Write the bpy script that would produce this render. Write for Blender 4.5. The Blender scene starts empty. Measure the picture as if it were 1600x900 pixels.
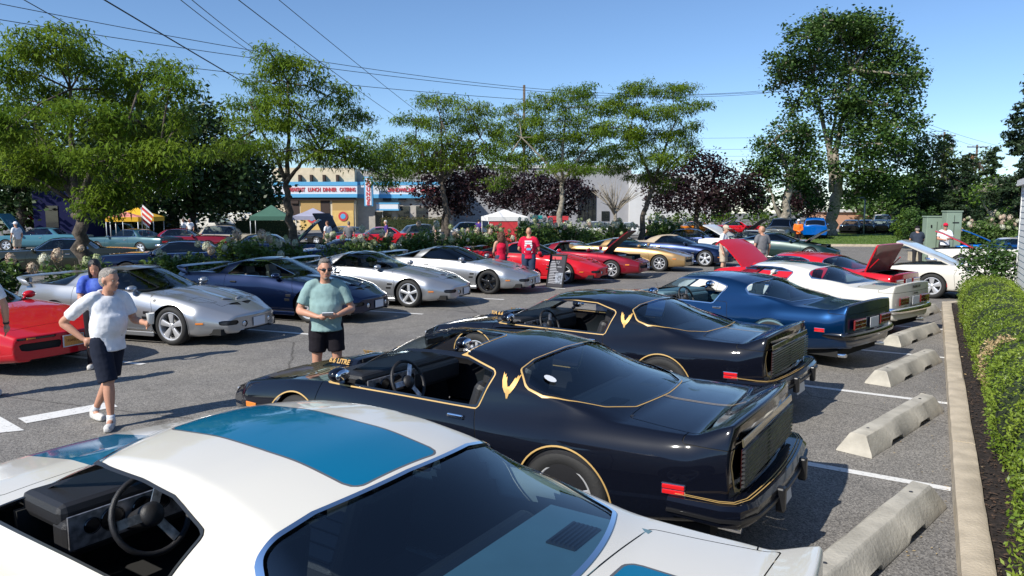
import bpy, bmesh, math, random
import numpy as np
from mathutils import Vector, Matrix, Euler
from mathutils.bvhtree import BVHTree

random.seed(7); np.random.seed(7)
R = math.radians
SC = bpy.context.scene
COL = SC.collection
# ------------------------------------------------------------------ camera
FPX, CAMH, HOR = 1130.0, 2.33, 328.0
PITCH = math.atan((450 - HOR) / FPX)
cam = bpy.data.cameras.new('camera'); camo = bpy.data.objects.new('camera', cam); COL.objects.link(camo)
cam.sensor_width = 36.0; cam.lens = 36.0 * FPX / 1600.0; cam.clip_start = 0.05; cam.clip_end = 3000
camo.location = (0, 0, CAMH); camo.rotation_euler = (math.pi / 2 - PITCH, 0, 0)
SC.camera = camo
# ------------------------------------------------------------------ light
SUN_EL, SHAD_AZ = R(39), R(42)             # shadows fall to the right and away
sdir = Vector((math.cos(SHAD_AZ) * math.cos(SUN_EL), math.sin(SHAD_AZ) * math.cos(SUN_EL), -math.sin(SUN_EL)))
w = bpy.data.worlds.new('World'); SC.world = w; w.use_nodes = True
nt = w.node_tree; bg = nt.nodes['Background']
sky = nt.nodes.new('ShaderNodeTexSky'); sky.sky_type = 'NISHITA'; sky.sun_disc = False
sky.sun_elevation = SUN_EL
tosun = -sdir
sky.sun_rotation = math.atan2(tosun.x, tosun.y)
sky.altitude = 0; sky.air_density = 0.9; sky.dust_density = 0.0; sky.ozone_density = 6.0
nt.links.new(sky.outputs[0], bg.inputs[0]); bg.inputs[1].default_value = 0.125
sl = bpy.data.lights.new('sun', 'SUN'); sl.energy = 4.9; sl.angle = R(0.53); sl.color = (1.0, 0.95, 0.86)
slo = bpy.data.objects.new('sun', sl); COL.objects.link(slo); slo.rotation_euler = sdir.to_track_quat('-Z', 'Y').to_euler()
vs = SC.view_settings; vs.view_transform = 'Standard'; vs.look = 'None'; vs.gamma = 1; vs.exposure = 0.3
vs.use_curve_mapping = False
SC.cycles.use_denoising = True; SC.cycles.max_bounces = 8; SC.cycles.transparent_max_bounces = 16
SC.cycles.caustics_reflective = False; SC.cycles.caustics_refractive = False

# the car park's own axes: d runs along a parked car (towards the far row), r along the row
TH = R(33)
def rd(r, d, z=0.0):
    return (r * math.sin(TH) - d * math.cos(TH), r * math.cos(TH) + d * math.sin(TH), z)
HEAD_A = math.atan2(math.sin(TH), -math.cos(TH))     # near row: noses point along +d
HEAD_B = HEAD_A + math.pi                            # far row: noses point along -d
def at(u, v, Y):
    dx = (u - 800) / FPX; dz = -(v - 450) / FPX
    d = (dx, math.cos(PITCH) + dz * math.sin(PITCH), -math.sin(PITCH) + dz * math.cos(PITCH))
    t = Y / d[1]
    return Vector((d[0] * t, Y, CAMH + d[2] * t))

# ------------------------------------------------------------------ materials
MATS = {}
def _in(b, k, v):
    if k in b.inputs: b.inputs[k].default_value = v
def mat(name, col=(.5, .5, .5), rough=.5, metal=0., coat=0., spec=.5, emit=None, var=0., vscale=8., bump=0., bscale=40., col2=None, detail=3., coat_rough=.03, sub=0., trans=0.):
    if name in MATS: return MATS[name]
    m = bpy.data.materials.new(name); m.use_nodes = True; MATS[name] = m
    t = m.node_tree; b = t.nodes['Principled BSDF']
    _in(b, 'Base Color', (*col, 1)); _in(b, 'Roughness', rough); _in(b, 'Metallic', metal)
    _in(b, 'Coat Weight', coat); _in(b, 'Coat Roughness', coat_rough); _in(b, 'Specular IOR Level', spec)
    if emit: _in(b, 'Emission Color', (*emit[:3], 1)); _in(b, 'Emission Strength', emit[3])
    if var > 0 or col2:
        tc = t.nodes.new('ShaderNodeTexCoord'); n = t.nodes.new('ShaderNodeTexNoise'); n.inputs['Scale'].default_value = vscale; n.inputs['Detail'].default_value = detail
        r = t.nodes.new('ShaderNodeValToRGB'); t.links.new(tc.outputs['Object'], n.inputs['Vector']); t.links.new(n.outputs['Fac'], r.inputs['Fac'])
        c2 = col2 or tuple(min(1, c * (1 + var)) for c in col); c1 = col if col2 else tuple(c * (1 - var) for c in col)
        r.color_ramp.elements[0].position = .35; r.color_ramp.elements[1].position = .65
        r.color_ramp.elements[0].color = (*c1, 1); r.color_ramp.elements[1].color = (*c2, 1)
        t.links.new(r.outputs['Color'], b.inputs['Base Color'])
    if bump > 0:
        tc = t.nodes.new('ShaderNodeTexCoord'); n = t.nodes.new('ShaderNodeTexNoise'); n.inputs['Scale'].default_value = bscale; n.inputs['Detail'].default_value = 4
        bp = t.nodes.new('ShaderNodeBump'); bp.inputs['Strength'].default_value = bump; bp.inputs['Distance'].default_value = .02
        t.links.new(tc.outputs['Object'], n.inputs['Vector']); t.links.new(n.outputs['Fac'], bp.inputs['Height']); t.links.new(bp.outputs[0], b.inputs['Normal'])
    return m
def glass_mat(name, tint=(.55, .62, .6), refl=1.0, ior=1.7):
    if name in MATS: return MATS[name]
    m = bpy.data.materials.new(name); m.use_nodes = True; MATS[name] = m
    t = m.node_tree; t.nodes.clear()
    o = t.nodes.new('ShaderNodeOutputMaterial'); mx = t.nodes.new('ShaderNodeMixShader'); tr = t.nodes.new('ShaderNodeBsdfTransparent'); gl = t.nodes.new('ShaderNodeBsdfGlossy')
    f0 = ((ior - 1) / (ior + 1)) ** 2                       # Schlick, the same from both sides of the pane
    lw = t.nodes.new('ShaderNodeLayerWeight'); lw.inputs[0].default_value = .5
    pw = t.nodes.new('ShaderNodeMath'); pw.operation = 'POWER'; pw.inputs[1].default_value = 5; t.links.new(lw.outputs['Facing'], pw.inputs[0])
    fr = t.nodes.new('ShaderNodeMath'); fr.operation = 'MULTIPLY_ADD'; fr.inputs[1].default_value = 1 - f0; fr.inputs[2].default_value = f0; t.links.new(pw.outputs[0], fr.inputs[0])
    tr.inputs[0].default_value = (*tint, 1); gl.inputs['Roughness'].default_value = .02; gl.inputs[0].default_value = (refl, refl, refl, 1)
    t.links.new(fr.outputs[0], mx.inputs[0]); t.links.new(tr.outputs[0], mx.inputs[1]); t.links.new(gl.outputs[0], mx.inputs[2]); t.links.new(mx.outputs[0], o.inputs[0])
    return m
def leaf_mat(name, c1, c2, scale=.8, rough=.5, trans=.25):
    """leaves: colour wanders from clump to clump, a little light comes through"""
    if name in MATS: return MATS[name]
    m = bpy.data.materials.new(name); m.use_nodes = True; MATS[name] = m
    t = m.node_tree; b = t.nodes['Principled BSDF']; o = t.nodes['Material Output']
    tc = t.nodes.new('ShaderNodeTexCoord'); n = t.nodes.new('ShaderNodeTexNoise'); n.inputs['Scale'].default_value = scale; n.inputs['Detail'].default_value = 6
    r = t.nodes.new('ShaderNodeValToRGB'); r.color_ramp.elements[0].color = (*c1, 1); r.color_ramp.elements[1].color = (*c2, 1)
    r.color_ramp.elements[0].position = .36; r.color_ramp.elements[1].position = .64
    t.links.new(tc.outputs['Object'], n.inputs['Vector']); t.links.new(n.outputs['Fac'], r.inputs['Fac']); t.links.new(r.outputs['Color'], b.inputs['Base Color'])
    _in(b, 'Roughness', rough); _in(b, 'Specular IOR Level', .35)
    tl = t.nodes.new('ShaderNodeBsdfTranslucent'); mx = t.nodes.new('ShaderNodeMixShader'); mx.inputs[0].default_value = trans
    t.links.new(r.outputs['Color'], tl.inputs[0]); t.links.new(b.outputs[0], mx.inputs[1]); t.links.new(tl.outputs[0], mx.inputs[2]); t.links.new(mx.outputs[0], o.inputs[0])
    return m

# ------------------------------------------------------------------ object helpers
def props(o, label=None, cat=None, group=None, kind=None):
    if label: o['label'] = label
    if cat: o['category'] = cat
    if group: o['group'] = group
    if kind: o['kind'] = kind
    return o
def empty(name, loc=(0, 0, 0), rz=0., label=None, cat=None, group=None):
    o = bpy.data.objects.new(name, None); COL.objects.link(o); o.location = loc; o.rotation_euler = (0, 0, rz); o.empty_display_size = .2
    return props(o, label, cat, group)
def mesh_obj(name, V, F, m=None, parent=None, smooth=True, normals=None):
    me = bpy.data.meshes.new(name)
    V = np.asarray(V, dtype=np.float32)
    if isinstance(F, np.ndarray) and F.ndim == 2:
        k = F.shape[1]; n = len(F)
        me.vertices.add(len(V)); me.vertices.foreach_set('co', V.ravel())
        me.loops.add(n * k); me.loops.foreach_set('vertex_index', F.ravel().astype(np.int32))
        me.polygons.add(n); me.polygons.foreach_set('loop_start', np.arange(0, n * k, k, dtype=np.int32))
        me.update(calc_edges=True)
    else:
        me.from_pydata(V.tolist(), [], [list(map(int, f)) for f in F]); me.update()
    if smooth: me.polygons.foreach_set('use_smooth', np.ones(len(me.polygons), dtype=bool))
    if normals is not None and len(me.polygons): me.normals_split_custom_set_from_vertices(np.asarray(normals, dtype=np.float32).tolist())
    if m: me.materials.append(m)
    o = bpy.data.objects.new(name, me); COL.objects.link(o)
    if parent: o.parent = parent
    return o
class MB:
    """collects shapes for one mesh"""
    def __init__(s): s.V = []; s.F = []
    def add(s, V, F):
        k = len(s.V); s.V += [tuple(v) for v in V]; s.F += [tuple(i + k for i in f) for f in F]; return s
    def box(s, c, d, rot=None, taper=1.0):
        x, y, z = (q / 2 for q in d); V = []
        for k in (-1, 1):
            t = taper if k > 0 else 1.
            V += [(-x * t, -y * t, k * z), (x * t, -y * t, k * z), (x * t, y * t, k * z), (-x * t, y * t, k * z)]
        if rot is not None:
            M = Euler(rot).to_matrix(); V = [M @ Vector(v) for v in V]
        V = [(v[0] + c[0], v[1] + c[1], v[2] + c[2]) for v in V]
        return s.add(V, [(3, 2, 1, 0), (4, 5, 6, 7), (0, 1, 5, 4), (1, 2, 6, 5), (2, 3, 7, 6), (3, 0, 4, 7)])
    def tube(s, pts, rad, n=8, cap=True, flat=1.0):
        pts = [Vector(p) for p in pts]; m = len(pts)
        rad = list(rad) if hasattr(rad, '__len__') else [rad] * m
        V = []; F = []; up = None
        for i, p in enumerate(pts):
            t = (pts[min(i + 1, m - 1)] - pts[max(i - 1, 0)])
            if t.length < 1e-9: t = Vector((0, 0, 1))
            t.normalize()
            if up is None:
                up = Vector((0, 0, 1)) if abs(t.z) < .9 else Vector((1, 0, 0))
            a = t.cross(up)
            if a.length < 1e-6: a = t.cross(Vector((0, 1, 0)))
            a.normalize(); b = a.cross(t).normalized(); up = b
            for k in range(n):
                q = 2 * math.pi * k / n
                V.append(p + a * (math.cos(q) * rad[i]) + b * (math.sin(q) * rad[i] * flat))
        for i in range(m - 1):
            for k in range(n):
                F.append((i * n + k, i * n + (k + 1) % n, (i + 1) * n + (k + 1) % n, (i + 1) * n + k))
        if cap: F.append(tuple(range(n))[::-1]); F.append(tuple((m - 1) * n + k for k in range(n)))
        return s.add(V, F)
    def lathe(s, prof, n=32, axis='z', c=(0, 0, 0), closed=False):
        V = []; F = []; m = len(prof)
        for k in range(n):
            q = 2 * math.pi * k / n; cq, sq = math.cos(q), math.sin(q)
            for r, h in prof:
                p = (r * cq, r * sq, h) if axis == 'z' else ((r * cq, h, r * sq) if axis == 'y' else (h, r * cq, r * sq))
                V.append((p[0] + c[0], p[1] + c[1], p[2] + c[2]))
        for k in range(n):
            for i in range(m - (0 if closed else 1)):
                a, b = k * m + i, k * m + (i + 1) % m; d, e = ((k + 1) % n) * m + i, ((k + 1) % n) * m + (i + 1) % m
                F.append((a, d, e, b) if axis != 'y' else (a, b, e, d))
        return s.add(V, F)
    def ell(s, c, r, nu=14, nv=9, rot=None):
        V = []; F = []
        M = Euler(rot).to_matrix() if rot else None
        for i in range(nv + 1):
            ph = math.pi * i / nv
            for k in range(nu):
                q = 2 * math.pi * k / nu
                p = Vector((r[0] * math.sin(ph) * math.cos(q), r[1] * math.sin(ph) * math.sin(q), r[2] * math.cos(ph)))
                if M: p = M @ p
                V.append((p[0] + c[0], p[1] + c[1], p[2] + c[2]))
        for i in range(nv):
            for k in range(nu):
                F.append((i * nu + k, (i + 1) * nu + k, (i + 1) * nu + (k + 1) % nu, i * nu + (k + 1) % nu))
        return s.add(V, F)
    def prism(s, poly, z0, z1, axis='z'):
        n = len(poly)
        def P(a, b, h): return (a, b, h) if axis == 'z' else ((a, h, b) if axis == 'y' else (h, a, b))
        V = [P(a, b, z0) for a, b in poly] + [P(a, b, z1) for a, b in poly]
        F = [tuple(range(n))[::-1], tuple(range(n, 2 * n))] + [(i, (i + 1) % n, n + (i + 1) % n, n + i) for i in range(n)]
        return s.add(V, F)
    def xf(s, M):
        s.V = [tuple(M @ Vector(v)) for v in s.V]; return s
    def build(s, name, m=None, parent=None, smooth=False, bevel=0., auto=None):
        o = mesh_obj(name, s.V, s.F, m, parent, smooth)
        if bevel > 0:
            b = o.modifiers.new('bevel', 'BEVEL'); b.width = bevel; b.segments = 2; b.limit_method = 'ANGLE'; b.angle_limit = R(35); b.harden_normals = False
        if auto is not None:
            o.data.polygons.foreach_set('use_smooth', np.ones(len(o.data.polygons), dtype=bool)); o.data.set_sharp_from_angle(angle=R(auto))
        return o
def text_mesh(name, txt, size, m, parent=None, extrude=.004, M=None, align='CENTER', bold=0.0, sx=1.0):
    cu = bpy.data.curves.new(name, 'FONT'); cu.body = txt; cu.size = size; cu.extrude = extrude; cu.align_x = align; cu.align_y = 'CENTER'; cu.offset = bold; cu.resolution_u = 3
    t = bpy.data.objects.new(name + '_tmp', cu); COL.objects.link(t)
    bpy.context.view_layer.update()
    me = bpy.data.meshes.new_from_object(t.evaluated_get(bpy.context.evaluated_depsgraph_get()))
    bpy.data.objects.remove(t); bpy.data.curves.remove(cu)
    me.transform((M or Matrix()) @ Matrix.Diagonal((sx, 1, 1, 1)))
    me.materials.clear(); me.materials.append(m)
    o = bpy.data.objects.new(name, me); COL.objects.link(o)
    if parent: o.parent = parent
    return o
def copy_tree(o, parent=None):
    c = o.copy(); COL.objects.link(c); c.parent = parent
    for ch in o.children: copy_tree(ch, c)
    return c
# ================================================================== cars
def curve(pts, sig=.06):
    pts = sorted(pts); xs = np.array([p[0] for p in pts]); ys = np.array([p[1] for p in pts])
    g = np.arange(-3.6, 3.6, .01); y = np.interp(g, xs, ys)
    # keep end slopes when extending
    if len(xs) > 1:
        s0 = (ys[1] - ys[0]) / (xs[1] - xs[0]); s1 = (ys[-1] - ys[-2]) / (xs[-1] - xs[-2])
        y = np.where(g < xs[0], ys[0] + (g - xs[0]) * s0, np.where(g > xs[-1], ys[-1] + (g - xs[-1]) * s1, y))
    k = np.arange(-int(3 * sig / .01), int(3 * sig / .01) + 1) * .01; ker = np.exp(-k * k / (2 * sig * sig)); ker /= ker.sum()
    n = len(ker) // 2; yp = np.concatenate([np.full(n, y[0]), y, np.full(n, y[-1])]); y = np.convolve(yp, ker, 'valid')
    return lambda x: np.interp(x, g, y)
def smin(a, b, k):
    h = np.clip(.5 + .5 * (b - a) / k, 0, 1); return b * (1 - h) + a * h - k * h * (1 - h)
def smax(a, b, k): return -smin(-a, -b, k)
def sd_poly(X, Y, pts, r=0.):
    """signed distance to a polygon (negative inside); r rounds it outwards"""
    P = np.array(pts, float); n = len(P)
    d = np.full(X.shape, 1e9); s = np.ones(X.shape)
    for i in range(n):
        a = P[i]; b = P[i - 1]; ex, ey = b - a
        wx = X - a[0]; wy = Y - a[1]; t = np.clip((wx * ex + wy * ey) / (ex * ex + ey * ey + 1e-12), 0, 1)
        bx = wx - ex * t; by = wy - ey * t; d = np.minimum(d, bx * bx + by * by)
        c1 = Y >= a[1]; c2 = Y < b[1]; c3 = ex * wy > ey * wx
        f = (c1 & c2 & c3) | (~c1 & ~c2 & ~c3); s = np.where(f, -s, s)
    return s * np.sqrt(d) - r
def sd_box(X, Y, cx, cy, hx, hy, r=0.):
    qx = np.abs(X - cx) - hx + r; qy = np.abs(Y - cy) - hy + r
    return np.hypot(np.maximum(qx, 0), np.maximum(qy, 0)) + np.minimum(np.maximum(qx, qy), 0) - r
class Pool:
    def __init__(s, V, N): s.V = [V]; s.N = [N]; s.n = len(V); s.newV = []; s.newN = []
    def arr(s):
        if s.newV:
            s.V.append(np.array(s.newV)); s.N.append(np.array(s.newN)); s.newV = []; s.newN = []
        if len(s.V) > 1: s.V = [np.concatenate(s.V)]; s.N = [np.concatenate(s.N)]
        return s.V[0], s.N[0]
class Srf:
    """part of a car skin: padded polygon array over a shared vertex pool; cut() splits it along a zero line"""
    def __init__(s, pool, F): s.p = pool; s.F = F
    def cut(s, fn, off=0.):
        if len(s.F) == 0: return Srf(s.p, s.F), Srf(s.p, s.F)
        V, N = s.p.arr(); d = fn(V) - off; d = np.where(np.abs(d) < 1e-6, 1e-6, d)
        inn = d < 0; fi = inn[s.F]; allin = fi.all(1); anyin = fi.any(1); mix = anyin & ~allin
        A = []; B = []; cache = {}; W = s.F.shape[1]
        for f in s.F[mix]:
            L = list(dict.fromkeys(f.tolist())); a = []; b = []
            for q in range(len(L)):
                i, j = L[q], L[(q + 1) % len(L)]
                (a if inn[i] else b).append(i)
                if inn[i] != inn[j]:
                    key = (i, j) if i < j else (j, i)
                    k = cache.get(key)
                    if k is None:
                        t = d[i] / (d[i] - d[j]); k = s.p.n; s.p.n += 1; cache[key] = k
                        s.p.newV.append(V[i] + (V[j] - V[i]) * t); nn = N[i] + (N[j] - N[i]) * t; s.p.newN.append(nn / (np.linalg.norm(nn) + 1e-9))
                    a.append(k); b.append(k)
            for L2, out in ((a, A), (b, B)):
                if len(L2) >= 3:
                    while len(L2) > W:
                        out.append((L2[:W])); L2 = [L2[0]] + L2[W - 1:]
                    out.append(L2 + [L2[-1]] * (W - len(L2)))
        A = np.array(A, int).reshape(-1, W); B = np.array(B, int).reshape(-1, W)
        return Srf(s.p, np.concatenate([s.F[allin], A])), Srf(s.p, np.concatenate([s.F[~anyin], B]))
    def data(s, off=0.):
        V, N = s.p.arr(); u, inv = np.unique(s.F, return_inverse=True); F = inv.reshape(s.F.shape)
        return V[u] + N[u] * off, N[u], [tuple(dict.fromkeys(f.tolist())) for f in F]
    def build(s, name, m, parent, off=0., M=None):
        if len(s.F) == 0: return None
        V, N, F = s.data(off)
        if M is not None:
            A = np.array(M); V = V @ A[:3, :3].T + A[:3, 3]; N = N @ A[:3, :3].T
        F = [f for f in F if len(f) > 2]
        return mesh_obj(name, V, F, m, parent, True, N)
    def recess(s, name, m, parent, depth):
        """the region sunk into the skin, with walls down to it"""
        V, N, F = s.data(0); F = [f for f in F if len(f) > 2]; n = len(V); ax = N.mean(0); ax /= np.linalg.norm(ax); cnt = {}
        for f in F:
            for q in range(len(f)): e = (f[q], f[(q + 1) % len(f)]); cnt.setdefault((min(e), max(e)), []).append(e)
        G = [tuple(i + n for i in f) for f in F] + [(l[0][0], l[0][1], l[0][1] + n, l[0][0] + n) for l in cnt.values() if len(l) == 1]
        o = mesh_obj(name, np.concatenate([V, V - ax * depth]), G, m, parent, True); o.data.set_sharp_from_angle(angle=R(40)); return o
    def slab(s, name, m, parent, th, M=None, m2=None):
        """a lid with thickness: skin, underside and edge"""
        V, N, F = s.data(0); F = [f for f in F if len(f) > 2]; n = len(V)
        cnt = {}
        for f in F:
            for q in range(len(f)):
                e = (f[q], f[(q + 1) % len(f)])
                k = (min(e), max(e)); cnt.setdefault(k, []).append(e)
        G = list(F) + [tuple(i + n for i in f[::-1]) for f in F]
        VV = np.concatenate([V, V - N * th])
        for k, l in cnt.items():
            if len(l) == 1: i, j = l[0]; G.append((j, i, i + n, j + n))
        if M is not None: A = np.array(M); VV = VV @ A[:3, :3].T + A[:3, 3]
        o = mesh_obj(name, VV, G, m, parent, True); o.data.set_sharp_from_angle(angle=R(35))
        if m2:
            o.data.materials.append(m2); idx = np.zeros(len(G), dtype=np.int32); idx[len(F):2 * len(F)] = 1; o.data.polygons.foreach_set('material_index', idx)
        return o
def merge(*S): return Srf(S[0].p, np.concatenate([q.F for q in S]))

class Skin:
    """lofted car skin: side walls plus a height field for bonnet, glasshouse and deck"""
    def __init__(s, sp, res=1.0):
        s.sp = sp; c = {k: curve(v, sp.get('sig', {}).get(k, .07)) for k, v in sp['curves'].items()}; s.c = c
        xt, xn = sp['ends']; s.xt, s.xn = xt, xn
        n = int(132 * res); u = np.linspace(0, 1, n); xs = xt + (xn - xt) * (u - .16 * np.sin(2 * math.pi * u) / (2 * math.pi) * 1.0)
        ys = np.concatenate([np.linspace(1, .90, 5)[1:], np.linspace(.90, .45, int(22 * res) + 1)[1:], np.linspace(.45, 0, int(8 * res) + 1)[1:]])
        tz = np.linspace(0, 1, int(10 * res) + 1)
        rows = []
        for x in xs: rows.append(s.section(x, ys, tz))
        C = np.array(rows)                                             # stations, half points, 3
        full = np.concatenate([C, (C[:, -2::-1] * np.array([1, -1, 1]))], 1)
        P = np.concatenate([full[:, :1], full, full[:, -1:]], 1)
        a = (P[:, :-2] + 4 * P[:, 1:-1] + P[:, 2:]) / 6
        if res >= .9:
            Q = np.concatenate([P, P[:, -1:]], 1)
            mid = (Q[:, :-3] + 23 * Q[:, 1:-2] + 23 * Q[:, 2:-1] + Q[:, 3:]) / 48
            G = np.empty((len(xs), a.shape[1] * 2 - 1, 3)); G[:, 0::2] = a; G[:, 1::2] = mid[:, :a.shape[1] - 1]
        else: G = a
        # soft edges at both ends, then a cap that spans left to right
        def inset(row, dx, k):
            q = row.copy(); q[:, 0] += dx; cz = (row[:, 2].max() + row[:, 2].min()) / 2
            q[:, 1] -= np.sign(row[:, 1]) * np.minimum(k, np.abs(row[:, 1])); q[:, 2] += np.clip(cz - row[:, 2], -k, k); return q
        e = sp.get('edge', .03)
        tail = [inset(G[0], -.4 * e, .15 * e), inset(G[0], -.8 * e, .5 * e), inset(G[0], -e, e)]
        nose = [inset(G[-1], .4 * e, .15 * e), inset(G[-1], .8 * e, .5 * e), inset(G[-1], e, e)]
        G = np.concatenate([np.array(tail[::-1]), G, np.array(nose)], 0)
        m = G.shape[1]; V = G.reshape(-1, 3); rws = G.shape[0]
        idx = np.arange(rws * m).reshape(rws, m)
        F = np.stack([idx[:-1, :-1], idx[1:, :-1], idx[1:, 1:], idx[:-1, 1:]], -1).reshape(-1, 4)
        Vs = [V]; Fs = [F]; nv = len(V)
        for row, flip, kx in ((0, True, sp['bow'][0]), (rws - 1, False, -sp['bow'][1])):
            h = m // 2; L = idx[row, :h + 1]; Rr = idx[row, m - 1 - np.arange(h + 1)]
            K = 22; grid = np.zeros((h + 1, K + 1), int); grid[:, 0] = L; grid[:, K] = Rr; grid[h, :] = idx[row, h]
            new = []
            for i in range(h):
                p = V[L[i]]; x0 = p[0] - kx * p[1] ** 2
                for q in range(1, K):
                    y = p[1] * (1 - 2 * q / K); new.append((x0 + kx * y * y, y, p[2])); grid[i, q] = nv; nv += 1
            Vs.append(np.array(new))
            f = np.stack([grid[:-1, :-1], grid[:-1, 1:], grid[1:, 1:], grid[1:, :-1]], -1).reshape(-1, 4)
            Fs.append(f[:, ::-1] if flip else f)
        V = np.concatenate(Vs); F = np.concatenate(Fs)
        a, b, c2, d2 = V[F[:, 0]], V[F[:, 1]], V[F[:, 2]], V[F[:, 3]]
        fn = np.cross(c2 - a, d2 - b); N = np.zeros_like(V)
        for k in range(4): np.add.at(N, F[:, k], fn)
        N /= (np.linalg.norm(N, axis=1, keepdims=True) + 1e-12)
        # outwards
        ctr = np.array([(xt + xn) / 2, 0, .55]); 
        if np.mean(np.sum(N * (V - ctr), 1)) < 0: N = -N; F = F[:, ::-1]
        s.pool = Pool(V, N); s.F = np.concatenate([F, F[:, 3:], F[:, 3:], F[:, 3:], F[:, 3:]], 1)
        s.bvh = BVHTree.FromPolygons([tuple(v) for v in V], [tuple(f) for f in F])
    def height(s, x, y):
        c, sp = s.c, s.sp; y = np.abs(y)
        w = c['w'](x); yb = w - c['ins'](x); zb = c['zb'](x); zh = c['zh'](x)
        q = np.clip(y / yb, 0, 1.2); low = zb + (zh - zb) * (1 - q ** sp.get('hood_pow', 2.2))
        for (cx, cy, hx, hy, a) in sp.get('bulge', []):
            low = low + a * np.exp(-((x - cx) / hx) ** 4 - ((y - cy) / hy) ** 4)
        if 'top' in c:
            xx = x + np.where(x > sp.get('mid', -.3), sp['wbow'][0], -sp['wbow'][1]) * y * y
            T = c['top'](xx) - sp.get('crown', .11) * y * y
            yg = c['yg'](x); sl = sp['slope']
            t = yg - y; S = zb + sl * t + sp.get('tumble', .0) * t * t
            kk = np.maximum(.02, c['kb'](x)) if 'kb' in c else .05
            g = smin(T, S, sp.get('rail', .09)); low = smax(low, g, kk)
        return low
    def section(s, x, ys, tz):
        c, sp = s.c, s.sp
        w = float(c['w'](x)); ins = float(c['ins'](x)); yb = w - ins; zs = float(c['zs'](x)); zb = float(c['zb'](x)); tm = sp.get('tm', .55)
        P = [(w - .16 - sp.get('tuck', .05), zs + .0)]
        for t in tz:
            y = w - (sp.get('tuck', .05) * ((tm - t) / tm) ** 2 if t < tm else ins * ((t - tm) / (1 - tm)) ** 2.4)
            P.append((y, zs + (zb - zs) * t))
        yy = ys * yb; hz = s.height(np.full(len(yy), x), yy)
        P += list(zip(yy, hz)); P = np.array(P)
        b0, b1 = sp['bow']; xt, xn = s.xt, s.xn
        fr = np.clip((x - (xn - 1.0)) / 1.0, 0, 1) ** 2; rr = np.clip(((xt + .9) - x) / .9, 0, 1) ** 2
        X = x - fr * b1 * P[:, 0] ** 2 + rr * b0 * P[:, 0] ** 2
        return np.column_stack([X, P[:, 0], P[:, 1]])
    def cast(s, o, d):
        h = s.bvh.ray_cast(Vector(o), Vector(d).normalized(), 6.0)
        return h
def drape(skin, name, polys, proj, m, parent, off=.004, step=.03):
    """flat shapes laid on the skin: proj maps (a, b) to a ray"""
    V = []; F = []
    for poly in polys:
        bm = bmesh.new(); vs = [bm.verts.new((a, b, 0)) for a, b in poly]
        try: f = bm.faces.new(vs)
        except ValueError: bm.free(); continue
        bmesh.ops.triangulate(bm, faces=bm.faces[:])
        for _ in range(3):
            es = [e for e in bm.edges if e.calc_length() > step]
            if not es: break
            bmesh.ops.subdivide_edges(bm, edges=es, cuts=1); bmesh.ops.triangulate(bm, faces=[f for f in bm.faces if len(f.verts) > 3])
        ok = {}
        for v in bm.verts:
            o, d = proj(v.co.x, v.co.y); h = skin.cast(o, d)
            if h[0] is not None:
                nn = h[1] if h[1].dot(Vector(d)) < 0 else -h[1]
                ok[v] = len(V); V.append(h[0] + nn * off)
        for f in bm.faces:
            if all(v in ok for v in f.verts): F.append(tuple(ok[v] for v in f.verts))
        bm.free()
    return mesh_obj(name, [tuple(v) for v in V], F, m, parent, True) if F else None
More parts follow.
